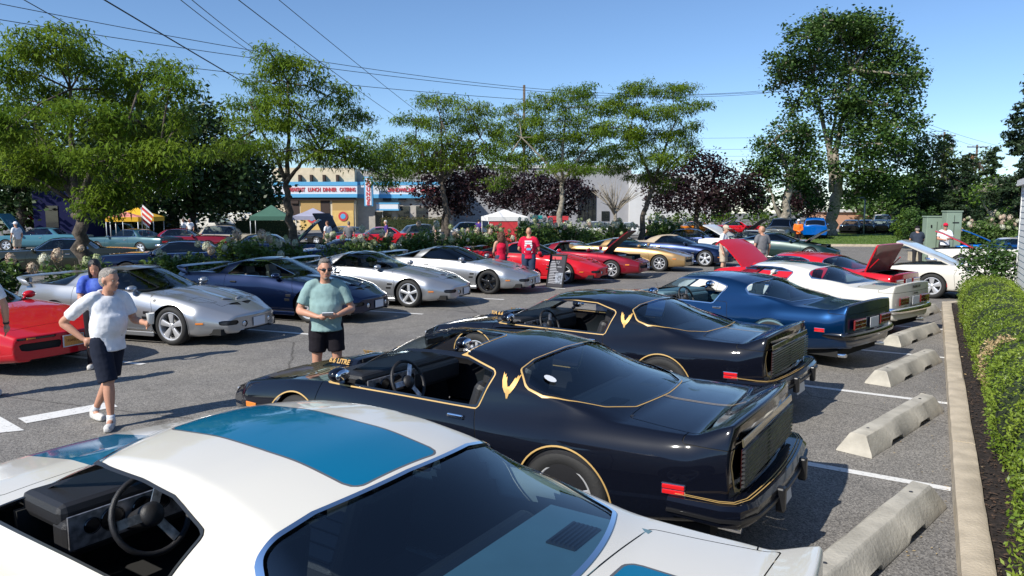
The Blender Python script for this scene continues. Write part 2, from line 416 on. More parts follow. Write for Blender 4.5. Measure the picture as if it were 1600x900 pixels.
# ------------------------------------------------------------------ wheels
def wheel_parts(parent, pos, Rt, wt, style, side):
    """side +1 left, -1 right; tyre as the part, rim and disc under it"""
    rb = MATS['tyre']; x, y, z = pos
    rr = Rt * (.70 if style in ('five', 'star', 'dark') else .64)
    key = ('tyre', Rt, wt, style, side)
    prof = [(rr, -wt / 2 + .02), (rr + .02, -wt / 2), (Rt - .05, -wt / 2 - .008), (Rt - .015, -wt / 2 + .012), (Rt, -wt / 2 + .04), (Rt, -.01), (Rt - .006, 0), (Rt, .01), (Rt, wt / 2 - .04), (Rt - .015, wt / 2 - .012), (Rt - .05, wt / 2 + .008), (rr + .02, wt / 2), (rr, wt / 2 - .02)]
    if key not in WCACHE:
        t = MB().lathe(prof, 40, 'y'); me_t = t.build('wheel', rb, None, True)
        r = MB(); o = wt / 2 - .012
        r.lathe([(rr + .004, -wt / 2 + .03), (rr - .02, -.02), (rr - .03, o - .09), (rr - .012, o - .01), (rr + .003, o + .006), (rr + .014, o + .004)], 40, 'y')
        n = {'five': 5, 'star': 5, 'dark': 5, 'snow': 10, 'rally': 5, 'mesh': 8}.get(style, 5)
        for k in range(n):
            q = 2 * math.pi * k / n + .3
            if style == 'snow': w0, w1 = .045, .05
            elif style == 'star': w0, w1 = .05, .115
            elif style == 'rally': w0, w1 = .07, .13
            elif style == 'mesh': w0, w1 = .03, .035
            else: w0, w1 = .055, .07
            cq, sq = math.cos(q), math.sin(q)
            r0, r1 = .035, rr - .01
            V = []
            for (rad, ww, h0, h1) in ((r0, w0, o - .055, o - .02), ((r0 + r1) / 2, (w0 + w1) / 2, o - .05, o - .012), (r1, w1, o - .06, o - .012)):
                for (sgn, hh) in ((-1, h0), (-1, h1 - .008), (-.5, h1), (.5, h1), (1, h1 - .008), (1, h0)):
                    a = sgn * ww / 2; V.append((rad * cq - a * sq, hh, rad * sq + a * cq))
            F = []
            for i in range(2):
                for j in range(6): F.append((i * 6 + j, i * 6 + (j + 1) % 6, (i + 1) * 6 + (j + 1) % 6, (i + 1) * 6 + j))
            r.add(V, F)
        r.lathe([(0, o - .008), (.03, o - .01), (.052, o - .022), (.056, o - .06)], 20, 'y')
        for k in range(5):
            q = 2 * math.pi * k / 5; r.lathe([(0, o - .006), (.009, o - .008), (.01, o - .03)], 8, 'y', (.042 * math.cos(q), 0, .042 * math.sin(q)))
        me_r = r.build('rim', MATS['alloy'], None, True); me_r.data.set_sharp_from_angle(angle=R(30))
        d = MB().lathe([(0, .0), (rr - .05, .0), (rr - .045, -.012), (.0, -.012)], 32, 'y').build('brake_disc', MATS['disc'], None, False)
        WCACHE[key] = (me_t.data, me_r.data, d.data)
        for q in (me_t, me_r, d): bpy.data.objects.remove(q)
    a, b, c = WCACHE[key]
    o = bpy.data.objects.new('wheel', a); COL.objects.link(o); o.parent = parent; o.location = pos
    if side < 0: o.rotation_euler = (0, 0, math.pi)
    for nm, me in (('rim', b), ('brake_disc', c)):
        q = bpy.data.objects.new(nm, me); COL.objects.link(q); q.parent = o
        if nm == 'rim' and style == 'dark':
            q.material_slots[0].link = 'OBJECT'; q.material_slots[0].material = MATS['dark_alloy']
    return o
WCACHE = {}
mat('tyre', (.018, .018, .018), .75, bump=.15, bscale=60); mat('alloy', (.66, .67, .69), .3, .55); mat('dark_alloy', (.02, .02, .022), .25, .6, coat=.6)
mat('disc', (.12, .12, .12), .4, .8); mat('chrome', (.86, .87, .9), .07, 1.0); mat('gap', (.008, .008, .008), .8)
mat('black_trim', (.012, .012, .013), .35); mat('black_gloss', (.006, .006, .007), .12, coat=1.0); mat('under', (.012, .012, .012), .9)
mat('black_vinyl', (.016, .016, .018), .5, bump=.2, bscale=200); mat('white_vinyl', (.75, .74, .7), .45); mat('grey_vinyl', (.10, .10, .105), .5); mat('tan_vinyl', (.42, .30, .18), .55); mat('red_vinyl', (.42, .02, .03), .5); mat('teal_trim', (.11, .20, .245), .6, var=.06, vscale=4)
mat('gold', (.62, .36, .10), .35, .35, coat=.5); mat('gold_line', (.55, .36, .13), .35, .1); mat('red_lens', (.62, .012, .015), .18, coat=1.0, emit=(.8, .02, .02, .12)); mat('dark_red_lens', (.16, .012, .012), .15, coat=1.0)
mat('amber_lens', (.75, .22, .02), .2, coat=1.0); mat('lamp_glass', (.55, .57, .6), .08, .5, coat=1.0); mat('plate_orange', (.72, .33, .08), .45, var=.15, vscale=60); mat('plate_white', (.62, .64, .68), .45)
mat('engine', (.05, .05, .055), .5, .3, var=.6, vscale=20); mat('engine_silver', (.45, .45, .47), .35, .8, var=.4, vscale=25)
glass_mat('glass', (.55, .62, .61)); glass_mat('glass_tint', (.16, .19, .20)); glass_mat('glass_dark', (.035, .04, .045)); glass_mat('glass_green', (.42, .55, .52)); glass_mat('glass_blue', (.50, .64, .72), ior=1.9)
def paint(name, col, metal=0., rough=.35, coat=1.0):
    """clear-coated paint; dust and faint orange peel break up the gloss a little"""
    if name in MATS: return MATS[name]
    m = mat(name, col, rough, metal, coat, spec=.03 if metal < .3 else .5, coat_rough=.035); t = m.node_tree; b = t.nodes['Principled BSDF']
    tc = t.nodes.new('ShaderNodeTexCoord'); n = t.nodes.new('ShaderNodeTexNoise'); n.inputs['Scale'].default_value = 5; n.inputs['Detail'].default_value = 7
    mr = t.nodes.new('ShaderNodeMapRange'); mr.inputs[3].default_value = .015; mr.inputs[4].default_value = .075
    t.links.new(tc.outputs['Object'], n.inputs['Vector']); t.links.new(n.outputs['Fac'], mr.inputs[0]); t.links.new(mr.outputs[0], b.inputs['Coat Roughness'])
    return m
def rotM(xh, zh, ang):
    return Matrix.Translation((xh, 0, zh)) @ Matrix.Rotation(ang, 4, 'Y') @ Matrix.Translation((-xh, 0, -zh))
SKINS = {}
def car(name, label, cat, spk, loc, rz, pm, group=None, res=1.0, **o):
    sp = SPECS[spk]
    root = empty(name, loc, rz, label, cat, group)
    sk = Skin(sp, res) if res >= .9 else SKINS.setdefault((spk, res), Skin(sp, res))
    if res < .9: sk.pool = Pool(sk.pool.arr()[0][:sk.pool.n].copy(), sk.pool.arr()[1].copy())
    S = Srf(sk.pool, sk.F.copy()); gaps = []; trims = []; gold = []
    gl = MATS[o.get('glass', 'glass')]; glr = MATS[o.get('glass_rear', o.get('glass', 'glass'))]
    (xf, xr), (Rt, wt) = sp['axles'], sp['wheel']; za = Rt
    ra = sp.get('arch', (.375, .375)); tm = MATS[o.get('trim', 'chrome')]; tw = o.get('trim_w', .016)
    def halves(q, n_, m_, of=0.):
        for h in q.cut(lambda V: -V[:, 1]): h.build(n_, m_, root, of)
    for xa, rad in ((xf, ra[0]), (xr, ra[1])):
        fn = lambda V, xa=xa, rad=rad: np.maximum(np.hypot(V[:, 0] - xa, V[:, 2] - za) - rad, .45 - np.abs(V[:, 1]))
        _, S = S.cut(fn)
        if o.get('gold'):
            b, S = S.cut(fn, .012); halves(b, 'pinstripe', MATS['gold_line'], .003)
        elif res >= .8:
            b, S = S.cut(fn, .012); halves(b, 'arch_lip', pm, .006)
    def xb(V, k): return V[:, 0] + (sp['wbow'][0] if k == 0 else -sp['wbow'][1]) * V[:, 1] ** 2
    def window(fn, nm, m, split=False, opened=False, trim=True, g2=False):
        nonlocal S
        tm_, tw_ = (MATS[o['side_trim']], .012) if split and o.get('side_trim') else (tm, tw)
        a, S = S.cut(fn)
        sp_l = halves if split else (lambda q, n_, m_, of: q.build(n_, m_, root, of))
        if trim:
            b, S = S.cut(fn, tw_); sp_l(b, 'window_trim', tm_, .005)
        if g2 and o.get('gold'):
            b, S = S.cut(fn, tw + .0105); sp_l(b, 'pinstripe', MATS['gold_line'], .002)
        if opened: return
        if split:
            l, r_ = a.cut(lambda V: -V[:, 1]); l.build(nm, m, root, -.008); r_.build(nm, m, root, -.008)
        else: a.build(nm, m, root, -.008)
    f_side = lambda V: np.maximum(sd_poly(V[:, 0], V[:, 2], sp['dlo'], sp.get('dlo_r', .02)), sp.get('dlo_y', .42) - np.abs(V[:, 1]))
    if o.get('ttop'):
        xa0, xa1 = sp['ttop']
        f_t = lambda V: np.maximum(np.maximum(sd_box(V[:, 0], np.abs(V[:, 1]), (xa0 + xa1) / 2, .36, (xa1 - xa0) / 2, .29, .05), .95 - V[:, 2]), .07 - np.abs(V[:, 1]))
        if o['ttop'] == 'open':
            f0 = f_side; f_side = lambda V: np.minimum(f0(V), f_t(V))
        else: window(f_t, 'roof_panel', MATS['glass_dark'], True, trim=False)
    if o.get('convertible') is None or o.get('convertible') == 'top':
        window(f_side, 'side_window', gl, True, o.get('open_windows', False), g2=True)
    window(lambda V: np.maximum(sd_poly(xb(V, 0), V[:, 1], sp['ws'], .03), np.maximum(sp.get('mid', -.3) - V[:, 0], sp.get('ws_z', .8) - V[:, 2])), 'windshield', MATS[o.get('glass_ws', o.get('glass', 'glass'))], g2=True)
    if 'rw' in sp: window(lambda V: np.maximum(sd_poly(xb(V, 1), V[:, 1], sp['rw'], sp.get('rw_r', .05)), np.maximum(V[:, 0] - sp.get('mid', -.3), sp.get('rw_z', .8) - V[:, 2])), 'rear_window', glr, g2=True)
    if 'qw' in sp and not o.get('no_qw'):
        window(lambda V: np.maximum(sd_poly(V[:, 0], V[:, 2], sp['qw'], .015), .42 - np.abs(V[:, 1])), 'quarter_window', glr, True)
    if o.get('convertible') == 'top':
        fn = lambda V: np.maximum(np.maximum(sp['soft'] - V[:, 2], V[:, 0] - sp['ws'][2][0] - .02 + .3 * V[:, 1] ** 2), -V[:, 0] - 1.55)
        fn2 = lambda V: np.maximum(V[:, 0] - .22 + sp['wbow'][0] * V[:, 1] ** 2 , np.maximum(-1.75 - V[:, 0], np.interp(V[:, 0], [-1.75, -1.2, 0], [.985, .955, .93]) - V[:, 2]))
        a, S = S.cut(fn2); a.build('soft_top', MATS['soft_top'], root, .004)
    # painted stripes
    for (nm, fn, mm, outline) in o.get('stripes', []):
        a, S = S.cut(fn); a.build(nm, mm, root)
        if outline: b, S = S.cut(fn, .012); b.build('stripe_edge', outline, root)
    # lids and doors
    def panel(fn, nm, g=.0035):
        nonlocal S
        a, S = S.cut(fn, -g); b, S = S.cut(fn, g); (halves if nm == 'door' else (lambda q, n_, m_, of: q.build(n_, m_, root, of)))(b, 'panel_gap', MATS['gap'], -.006); return a
    if 'door' in sp and res > .4:
        a = panel(lambda V: np.maximum(sd_poly(V[:, 0], V[:, 2], sp['door'], .03), .5 - np.abs(V[:, 1])), 'door')
        for q, sgn in zip(a.cut(lambda V: -V[:, 1]), (1, -1)):
            d = q.build('door', o.get('door_mat', pm), root)
            if d is not None:
                hx, hz = sp.get('handle', (-.35, .70)); h = sk.cast((hx, sgn * 2, hz), (0, -sgn, 0))
                if h[0] is not None:
                    hb = MB().box((hx, h[0].y + sgn * .012, hz), (.15, .03, .035)); hb.build('handle', MATS[o.get('handle', 'chrome')], d, bevel=.01)
                mx, mz = sp.get('mirror', (.52, .93)); h = sk.cast((mx, sgn * 2, mz - .06), (0, -sgn, 0))
                if h[0] is not None and not o.get('no_mirror'):
                    y0 = h[0].y
                    mb = MB().ell((mx, y0 + sgn * .11, mz), (.075, .10, .062), 14, 10).tube([(mx + .02, y0 - sgn * .01, mz - .07), (mx, y0 + sgn * .06, mz - .02)], .022)
                    mr = mb.build('door_mirror', o.get('mirror_mat', pm), d, True); MB().ell((mx - .055, y0 + sgn * .11, mz), (.025, .085, .05), 12, 6).build('mirror_glass', MATS['chrome'], mr, True)
    if o.get('trunk_open') or (sp.get('trunk') and res > .4):
        a = panel(lambda V: np.maximum(sd_poly(V[:, 0], V[:, 1], sp['trunk'], .04), .7 - V[:, 2]), 'trunk_lid')
        if o.get('trunk_open'):
            xh, zh = sp['trunk'][0][0], .93
            a.slab('trunk_lid', pm, root, .035, rotM(xh, zh, R(o['trunk_open'])), MATS.get(o.get('lid_under', ''), pm))
            t = MB().box((-2.0, 0, .55), (.75, 1.25, .02)).box((-2.33, 0, .70), (.02, 1.25, .32)).box((-1.66, 0, .70), (.02, 1.25, .32)).box((-2, .62, .70), (.7, .02, .3)).box((-2, -.62, .70), (.7, .02, .3)); t.build('trunk_floor', MATS['under'], root)
            pr = MB()
            for sgn in (-1, 1): pr.tube([(xh - .02, sgn * .6, .9), (xh - .30, sgn * .6, zh + .28)], .012)
            pr.build('lid_prop', pm, root)
        else: a.build('trunk_lid', o.get('trunk_mat', pm), root)
    if o.get('hood_open') or (sp.get('hood') and res > .4):
        a = panel(lambda V: np.maximum(sd_poly(V[:, 0], V[:, 1], sp['hood'], .03), .5 - V[:, 2]), 'hood')
        if o.get('hood_open'):
            xh = min(p[0] for p in sp['hood']); zh = float(sk.c['zh'](xh)) + .0
            if o.get('front_hinge'): xh = max(p[0] for p in sp['hood']); zh = float(sk.c['zh'](xh))
            lid = a.slab('hood', o.get('hood_mat', pm), root, .035, rotM(xh, zh, R(-o['hood_open'])), MATS.get(o.get('lid_under', ''), pm))
            engine_bay(root, sp, sk)
        else: a.build('hood', o.get('hood_mat', pm), root)
    if sp.get('spoiler') and res > .4:
        a = panel(lambda V: np.maximum(np.maximum(V[:, 0] + 2.275 - .12 * V[:, 1] ** 2, .845 - V[:, 2]), -1. * (V[:, 0] + 9)), 'rear_spoiler')
        for nm, fn, mm, off in o.get('spoiler_inlays', []):
            i_, a = a.cut(fn); i_.recess(nm, mm, root, -off)
        a.build('rear_spoiler', o.get('spoiler_mat', pm), root)
    for nm, fn, mm, off in o.get('inlays', []) + sp.get('inlays', []):
        a, S = S.cut(fn); mm = MATS[mm] if isinstance(mm, str) else mm
        if off < -.024:
            for h in (a.cut(lambda V: -V[:, 1]) if nm == 'grille_slot' else (a,)): h.recess(nm, mm, root, -off)
        else: halves(a, nm, mm, off)
    S.build('body', pm, root)
    # underside, wells, wheels
    xt, xn = sp['ends']; W = float(sk.c['w'](0.)); zf = sp.get('floor', .20)
    u = MB(); u.box(((xt + xn) / 2, 0, zf + .05), (xn - xt - .35, 2 * W - .36, .10)); u.build('underbody', MATS['under'], root)
    for xa, rad in ((xf, ra[0]), (xr, ra[1])):
        for sgn in (1, -1):
            wl = MB(); V = []; F = []
            for k in range(13):
                q = math.pi * (k / 12 * 1.2 - .1); 
                for yy in (sgn * (W - .05), sgn * (W - .42)): V.append((xa + math.cos(q) * (rad + .02), yy, za + math.sin(q) * (rad + .02)))
            F = [(2 * k, 2 * k + 1, 2 * k + 3, 2 * k + 2) for k in range(12)]; F.append(tuple(range(1, 26, 2))); wl.add(V, F); wl.build('wheel_well', MATS['under'], root)
        for sgn in (1, -1):
            wy = float(sk.c['w'](xa)) - wt / 2 - sp.get('wheel_in', .035)
            wheel_parts(root, (xa, sgn * wy, za), Rt, wt, o.get('rim', 'five'), sgn)
    if o.get('interior', True): interior(root, sp, sk, dict(o, lined=res > .5))
    for fn in o.get('extras', []): fn(root, sp, sk, pm, o)
    return root, sk
def engine_bay(root, sp, sk):
    h = sp['hood']; x0 = min(p[0] for p in h) + .03; x1 = max(p[0] for p in h) - .05; w = .62; b = MB()
    b.box(((x0 + x1) / 2, 0, .42), (x1 - x0, 2 * w, .02)).box((x0, 0, .62), (.02, 2 * w, .45)).box((x1, 0, .52), (.02, 2 * w, .24))
    for sgn in (-1, 1): b.box(((x0 + x1) / 2, sgn * w, .6), (x1 - x0, .02, .36))
    b.build('engine_bay', MATS['under'], root)
    e = MB(); xm = (x0 + x1) / 2 - .05; e.box((xm, 0, .58), (.6, .34, .26)).box((xm, .2, .66), (.55, .12, .08), (.5, 0, 0)).box((xm, -.2, .66), (.55, .12, .08), (-.5, 0, 0)).box((x1 - .18, 0, .58), (.06, .9, .26)).box((x0 + .15, .4, .66), (.2, .18, .12)).box((x1 - .3, -.48, .64), (.25, .16, .16))
    for k in range(5): e.tube([(xm - .2 + k * .1, -.3, .62), (xm - .18 + k * .1, 0, .74), (xm - .2 + k * .1, .3, .62)], .018, 6)
    e.build('engine', MATS['engine'], root, bevel=.01)
    MB().lathe([(0, .80), (.17, .80), (.19, .78), (.19, .73), (.15, .72)], 24, 'z', (xm, 0, 0)).build('air_cleaner', MATS['engine_silver'], root, True)
def interior(root, sp, sk, o):
    vm = MATS[o.get('vinyl', 'black_vinyl')]; tr = MATS[o.get('trim_in', 'black_vinyl')]
    dx = sp.get('cab', 0.); W = float(sk.c['w'](0.)); zt = sp.get('seat_top', .98)
    xs = sp['cabx']
    # lining just inside the skin, cabin only
    V, N = sk.pool.arr(); F = sk.F[:, :4]
    fs = [lambda V: np.maximum(sd_poly(V[:, 0], V[:, 2], sp['dlo'], sp.get('dlo_r', .02) + .03), .35 - np.abs(V[:, 1]))]
    fs.append(lambda V: np.maximum(sd_poly(V[:, 0] + sp['wbow'][0] * V[:, 1] ** 2, V[:, 1], sp['ws'], .06), np.maximum(sp.get('mid', -.3) - V[:, 0], .7 - V[:, 2])))
    if 'rw' in sp: fs.append(lambda V: np.maximum(sd_poly(V[:, 0] - sp['wbow'][1] * V[:, 1] ** 2, V[:, 1], sp['rw'], .08), np.maximum(V[:, 0] - sp.get('mid', -.3), .7 - V[:, 2])))
    if 'qw' in sp: fs.append(lambda V: np.maximum(sd_poly(V[:, 0], V[:, 2], sp['qw'], .04), .35 - np.abs(V[:, 1])))
    if o.get('ttop'):
        a, b = sp['ttop']; fs.append(lambda V: np.maximum(sd_box(V[:, 0], np.abs(V[:, 1]), (a + b) / 2, .36, (b - a) / 2 + .03, .33, .05), .95 - V[:, 2]))
    n0 = int(sk.F.max()) + 1; d = np.full(n0, 1e9)
    for f in fs: d = np.minimum(d, f(V[:n0]))
    keep = (d > 0) & (V[:n0, 0] > xs[0] - .25) & (V[:n0, 0] < xs[1] + .1) & (V[:n0, 2] > .3)
    Fk = F[keep[F].all(1)]; u, inv = np.unique(Fk, return_inverse=True)
    if len(Fk) and o.get('lined', True): mesh_obj('lining', V[u] - N[u] * .035, inv.reshape(Fk.shape), tr, root, True)
    fl = MB().box(((xs[0] + xs[1]) / 2, 0, .33), (xs[1] - xs[0], 1.5, .04)).box((xs[1], 0, .55), (.04, 1.45, .5)).box(((xs[0] + xs[1]) / 2 - .1, 0, .40), (1.5, .22, .16)); fl.build('cabin_floor', MATS['under'], root)
    def seat(cx, cy, w, nm, back=True):
        s = MB(); s.box((cx + .02, cy, .46), (.52, w, .16)); t = s.build(nm, vm, root, bevel=.05)
        b = MB(); b.box((cx - .30, cy, .70), (.15, w, .52), (0, R(-16), 0), .82); b.build('backrest', vm, t, bevel=.05)
        if o.get('headrest', True): MB().box((cx - .405, cy, zt + .02), (.09, w * .52, .17), (0, R(-14), 0)).tube([(cx - .38, cy - .06, zt - .1), (cx - .395, cy - .06, zt)], .008).tube([(cx - .38, cy + .06, zt - .1), (cx - .395, cy + .06, zt)], .008).build('headrest', vm, t, bevel=.035)
        bl = MB(); 
        for k in range(4): bl.box((cx + .02, cy - w / 2 + w * (k + .5) / 4, .545), (.44, w / 4 - .015, .012))
        bl.build('seat_pleats', vm, t, bevel=.005)
    sx = sp.get('seat_x', -.18)
    seat(sx, .36, .50, 'driver_seat'); seat(sx, -.36, .50, 'passenger_seat')
    rs = MB().box((sx - .80, 0, .46), (.45, 1.2, .16)); r_ = rs.build('rear_seat', vm, root, bevel=.05); MB().box((sx - 1.05, 0, .68), (.14, 1.2, .42), (0, R(-22), 0)).build('backrest', vm, r_, bevel=.05)
    if sp.get('shelf'): 
        a, b, z = sp['shelf']; ps = MB().box(((a + b) / 2, 0, z), (b - a, 1.25, .03)).build('parcel_shelf', MATS[o.get('shelf', 'black_vinyl')], root)
        for sgn in (-1, 1):
            g = MB().box(((a + b) / 2, sgn * .38, z + .018), (.14, .24, .012))
            for k in range(6): g.box(((a + b) / 2 - .055 + k * .022, sgn * .38, z + .027), (.008, .22, .008))
            g.build('speaker_grille', MATS['black_trim'], ps)
    xd = sp.get('dash_x', .62); zd = sp.get('dash_z', .80)
    db = MB().box((xd + .12, 0, zd), (.42, 1.36, .13)).box((xd - .06, 0, zd - .10), (.16, 1.36, .2)); d_ = db.build('dashboard', tr, root, bevel=.04)
    ip = MB().box((xd - .147, .36, zd - .06), (.012, .62, .17)); ip.build('instrument_panel', MATS['engine_silver'], d_)
    g = MB()
    for (yy, rr) in ((.56, .035), (.46, .055), (.30, .055), (.19, .032), (.10, .032)): g.lathe([(0, 0), (rr, 0), (rr + .006, .006), (rr + .008, .0)], 20, 'x', (xd - .158, yy, zd - .05))
    g.build('gauges', MATS['black_gloss'], d_)
    # steering wheel, dished and raked
    M = Matrix.Translation((xd - .34, .36, zd - .02)) @ Matrix.Rotation(R(-66), 4, 'Y')
    st = MB(); st.tube([(.195 * math.cos(2 * math.pi * k / 28), .195 * math.sin(2 * math.pi * k / 28), 0) for k in range(29)], .0155, 8, False)
    sw = st.xf(M).build('steering_wheel', MATS['black_vinyl'], root, True)
    sp_ = MB()
    for q in (0, 120, 240):
        a = R(q + 90); sp_.box((.095 * math.cos(a), .095 * math.sin(a), .005), (.16, .045, .008), (0, 0, a))
    sp_.xf(M).build('spokes', MATS[o.get('spoke', 'engine_silver')], sw)
    MB().lathe([(0, .035), (.045, .033), (.062, .01), (.06, -.03), (.032, -.30)], 20).xf(M).build('hub', MATS['black_vinyl'], sw, True)
    MB().box((xs[1] - .36 if 'mir_x' not in sp else sp['mir_x'], 0, sp.get('mir_z', 1.12)), (.02, .24, .06)).build('rear_view_mirror', MATS['black_trim'], root, bevel=.01)
# ------------------------------------------------------------------ proportions of the different bodies
SPECS = {}
SPECS['coupe70'] = dict(ends=(-2.50, 2.40), bow=(.09, .28), axles=(1.37, -1.37), wheel=(.335, .235), arch=(.365, .36), mid=-.3, wbow=(.34, .30), slope=2.3, tumble=.2, crown=.10, rail=.20, tuck=.07, tm=.56, edge=.02,
    curves=dict(w=[(-2.5, .83), (-2.2, .885), (-1.4, .93), (-.5, .895), (.3, .90), (1.35, .925), (2.0, .90), (2.4, .74)], ins=[(-2.5, .075), (-1.9, .11), (-1.3, .13), (-.4, .075), (1, .075), (2.4, .09)],
        zs=[(-2.5, .34), (-1.7, .24), (-.9, .2), (1, .2), (1.8, .22), (2.4, .28)], zb=[(-2.58, 1.0), (-2.47, .965), (-2.29, .892), (-2.0, .89), (-1.35, .90), (-.7, .84), (0, .81), (.8, .83), (1.5, .83), (2.1, .755), (2.4, .66)],
        zh=[(-2.58, 1.035), (-2.47, 1.01), (-2.29, .932), (-2.1, .93), (-1.6, .94), (-.5, .9), (.9, .895), (1.5, .865), (2.1, .775), (2.4, .66)], top=[(-2.6, .52), (-1.72, .925), (-.92, 1.205), (-.55, 1.262), (.05, 1.275), (.52, 1.235), (1.28, .865), (1.7, .6)],
        yg=[(-2.5, .58), (-1.85, .74), (-1.25, .845), (-.6, .845), (.3, .84), (1.0, .82)], kb=[(-2.6, .03), (-1.95, .05), (-1.5, .20), (-.9, .16), (-.5, .05), (1, .04)]), sig=dict(top=.07, kb=.12, yg=.1, zb=.025, zh=.025),
    dlo=[(1.12, .835), (.66, 1.10), (.38, 1.15), (.0, 1.16), (-.25, 1.15), (-.49, 1.09), (-.31, .835)], dlo_r=.012, ws=[(1.21, -.72), (1.21, .72), (.59, .60), (.59, -.60)],
    rw=[(-.94, 0), (-.96, .48), (-1.02, .70), (-1.10, .735), (-1.25, .73), (-1.68, .64), (-1.70, 0), (-1.68, -.64), (-1.25, -.73), (-1.10, -.735), (-1.02, -.70), (-.96, -.48)], rw_r=.02, ttop=(-.36, .40), door=[(1.05, .28), (1.08, .65), (1.04, .83), (-.54, .83), (-.60, .6), (-.56, .28)],
    trunk=[(-1.80, -.62), (-1.80, .62), (-2.27, .70), (-2.27, -.70)], hood=[(1.31, -.70), (1.31, .70), (2.22, .66), (2.22, -.66)], cabx=(-1.75, 1.12), shelf=(-1.78, -1.26, .90), seat_x=-.06, dash_x=.84, dash_z=.82, mir_x=.48, mir_z=1.13, handle=(-.42, .76), mirror=(.82, .93), spoiler=True)
SPECS['coupe70plain'] = dict(SPECS['coupe70'], spoiler=False, trunk=[(-1.80, -.64), (-1.80, .64), (-2.43, .68), (-2.43, -.68)], hood=[(1.31, -.70), (1.31, .70), (2.30, .64), (2.30, -.64)], sig=dict(top=.07, kb=.12, yg=.1),
    curves=dict(SPECS['coupe70']['curves'], zb=[(-2.56, .86), (-2.0, .89), (-1.35, .90), (-.7, .845), (0, .835), (.8, .855), (1.5, .83), (2.1, .755), (2.4, .66)], zh=[(-2.56, .89), (-2.1, .93), (-1.6, .94), (-.5, .9), (.9, .895), (1.5, .865), (2.1, .775), (2.4, .66)]))
SPECS['coupe79'] = dict(SPECS['coupe70'], ends=(-2.54, 2.60), wbow=(.34, .20), ws=[(1.11, -.72), (1.11, .72), (.49, .60), (.49, -.60)], hood=[(1.22, -.70), (1.22, .70), (2.30, .66), (2.30, -.66)],
    curves=dict(SPECS['coupe70']['curves'], top=[(-2.6, .52), (-1.72, .925), (-.92, 1.205), (-.55, 1.262), (-.02, 1.275), (.42, 1.235), (1.18, .87), (1.7, .6)], w=[(-2.5, .83), (-2.2, .885), (-1.4, .93), (-.5, .895), (.3, .90), (1.35, .925), (2.2, .90), (2.6, .74)], zb=[(-2.58, 1.0), (-2.47, .965), (-2.29, .892), (-2.0, .89), (-1.35, .90), (-.7, .845), (0, .835), (.8, .85), (1.5, .79), (2.2, .69), (2.6, .57)], zh=[(-2.58, 1.035), (-2.47, 1.01), (-2.29, .932), (-2.1, .93), (-1.6, .94), (-.5, .9), (.9, .88), (1.5, .815), (2.2, .705), (2.6, .575)]),
    dlo=[(1.0, .865), (.56, 1.09), (.28, 1.15), (-.05, 1.165), (-.40, 1.155), (-.66, 1.09), (-.57, .865)],
    rw=[(-.95, 0), (-.97, .45), (-1.02, .63), (-1.12, .70), (-1.26, .715), (-1.42, .69), (-1.62, .60), (-1.72, .45), (-1.74, 0), (-1.72, -.45), (-1.62, -.60), (-1.42, -.69), (-1.26, -.715), (-1.12, -.70), (-1.02, -.63), (-.97, -.45)], rw_r=.035)
SPECS['wedge98'] = dict(ends=(-2.44, 2.38), bow=(.10, .34), axles=(1.285, -1.285), wheel=(.335, .25), arch=(.375, .37), mid=-.35, wbow=(.42, .25), slope=1.5, tumble=.9, crown=.12, rail=.10, tuck=.06, tm=.5, edge=.05, wheel_in=.03,
    curves=dict(w=[(-2.42, .80), (-2.1, .89), (-1.3, .945), (-.3, .925), (.5, .925), (1.25, .94), (1.85, .90), (2.38, .66)], ins=[(-2.4, .12), (-1.2, .11), (0, .09), (1.3, .13), (2.3, .14)],
        zs=[(-2.4, .30), (-1.7, .22), (-.9, .18), (1, .17), (1.8, .16), (2.3, .20)], zb=[(-2.42, .93), (-1.6, .98), (-.9, .95), (-.2, .90), (.6, .88), (1.2, .83), (1.85, .70), (2.38, .52)],
        zh=[(-2.42, .97), (-1.9, 1.0), (-1.2, .98), (0, .95), (.7, .93), (1.2, .88), (1.85, .745), (2.38, .55)], top=[(-2.5, .86), (-1.95, 1.0), (-1.3, 1.16), (-.75, 1.275), (-.4, 1.295), (-.08, 1.255), (.85, .90), (1.5, .66)],
        yg=[(-2.4, .60), (-1.8, .70), (-1.0, .81), (-.3, .83), (.9, .80)], kb=[(-2.6, .05), (-2.2, .05), (-1.4, .07), (-.5, .05), (1, .04)]), sig=dict(top=.07, yg=.1),
    dlo=[(.60, .93), (-.10, 1.205), (-.42, 1.22), (-.60, 1.19), (-.84, .965)], dlo_r=.012, ws=[(.82, -.70), (.82, .70), (-.02, .545), (-.02, -.545)],
    rw=[(-.80, -.54), (-.80, .54), (-1.90, .56), (-1.90, -.56)], rw_r=.04, qw=[(-1.00, 1.135), (-1.13, .99), (-1.78, 1.0), (-1.62, 1.05)], ttop=(-.55, -.02), door=[(.86, .24), (.90, .6), (.78, .89), (-.88, .93), (-.86, .6), (-.70, .24)],
    hood=[(.98, -.60), (.98, .60), (1.98, .44), (1.98, -.44)], cabx=(-1.5, .7), seat_x=-.28, dash_x=.42, dash_z=.80, mir_x=.08, mir_z=1.14, handle=(-.66, .80), mirror=(.47, .955), soft=1.0,
    bulge=[(1.35, .22, .62, .12, .022)])
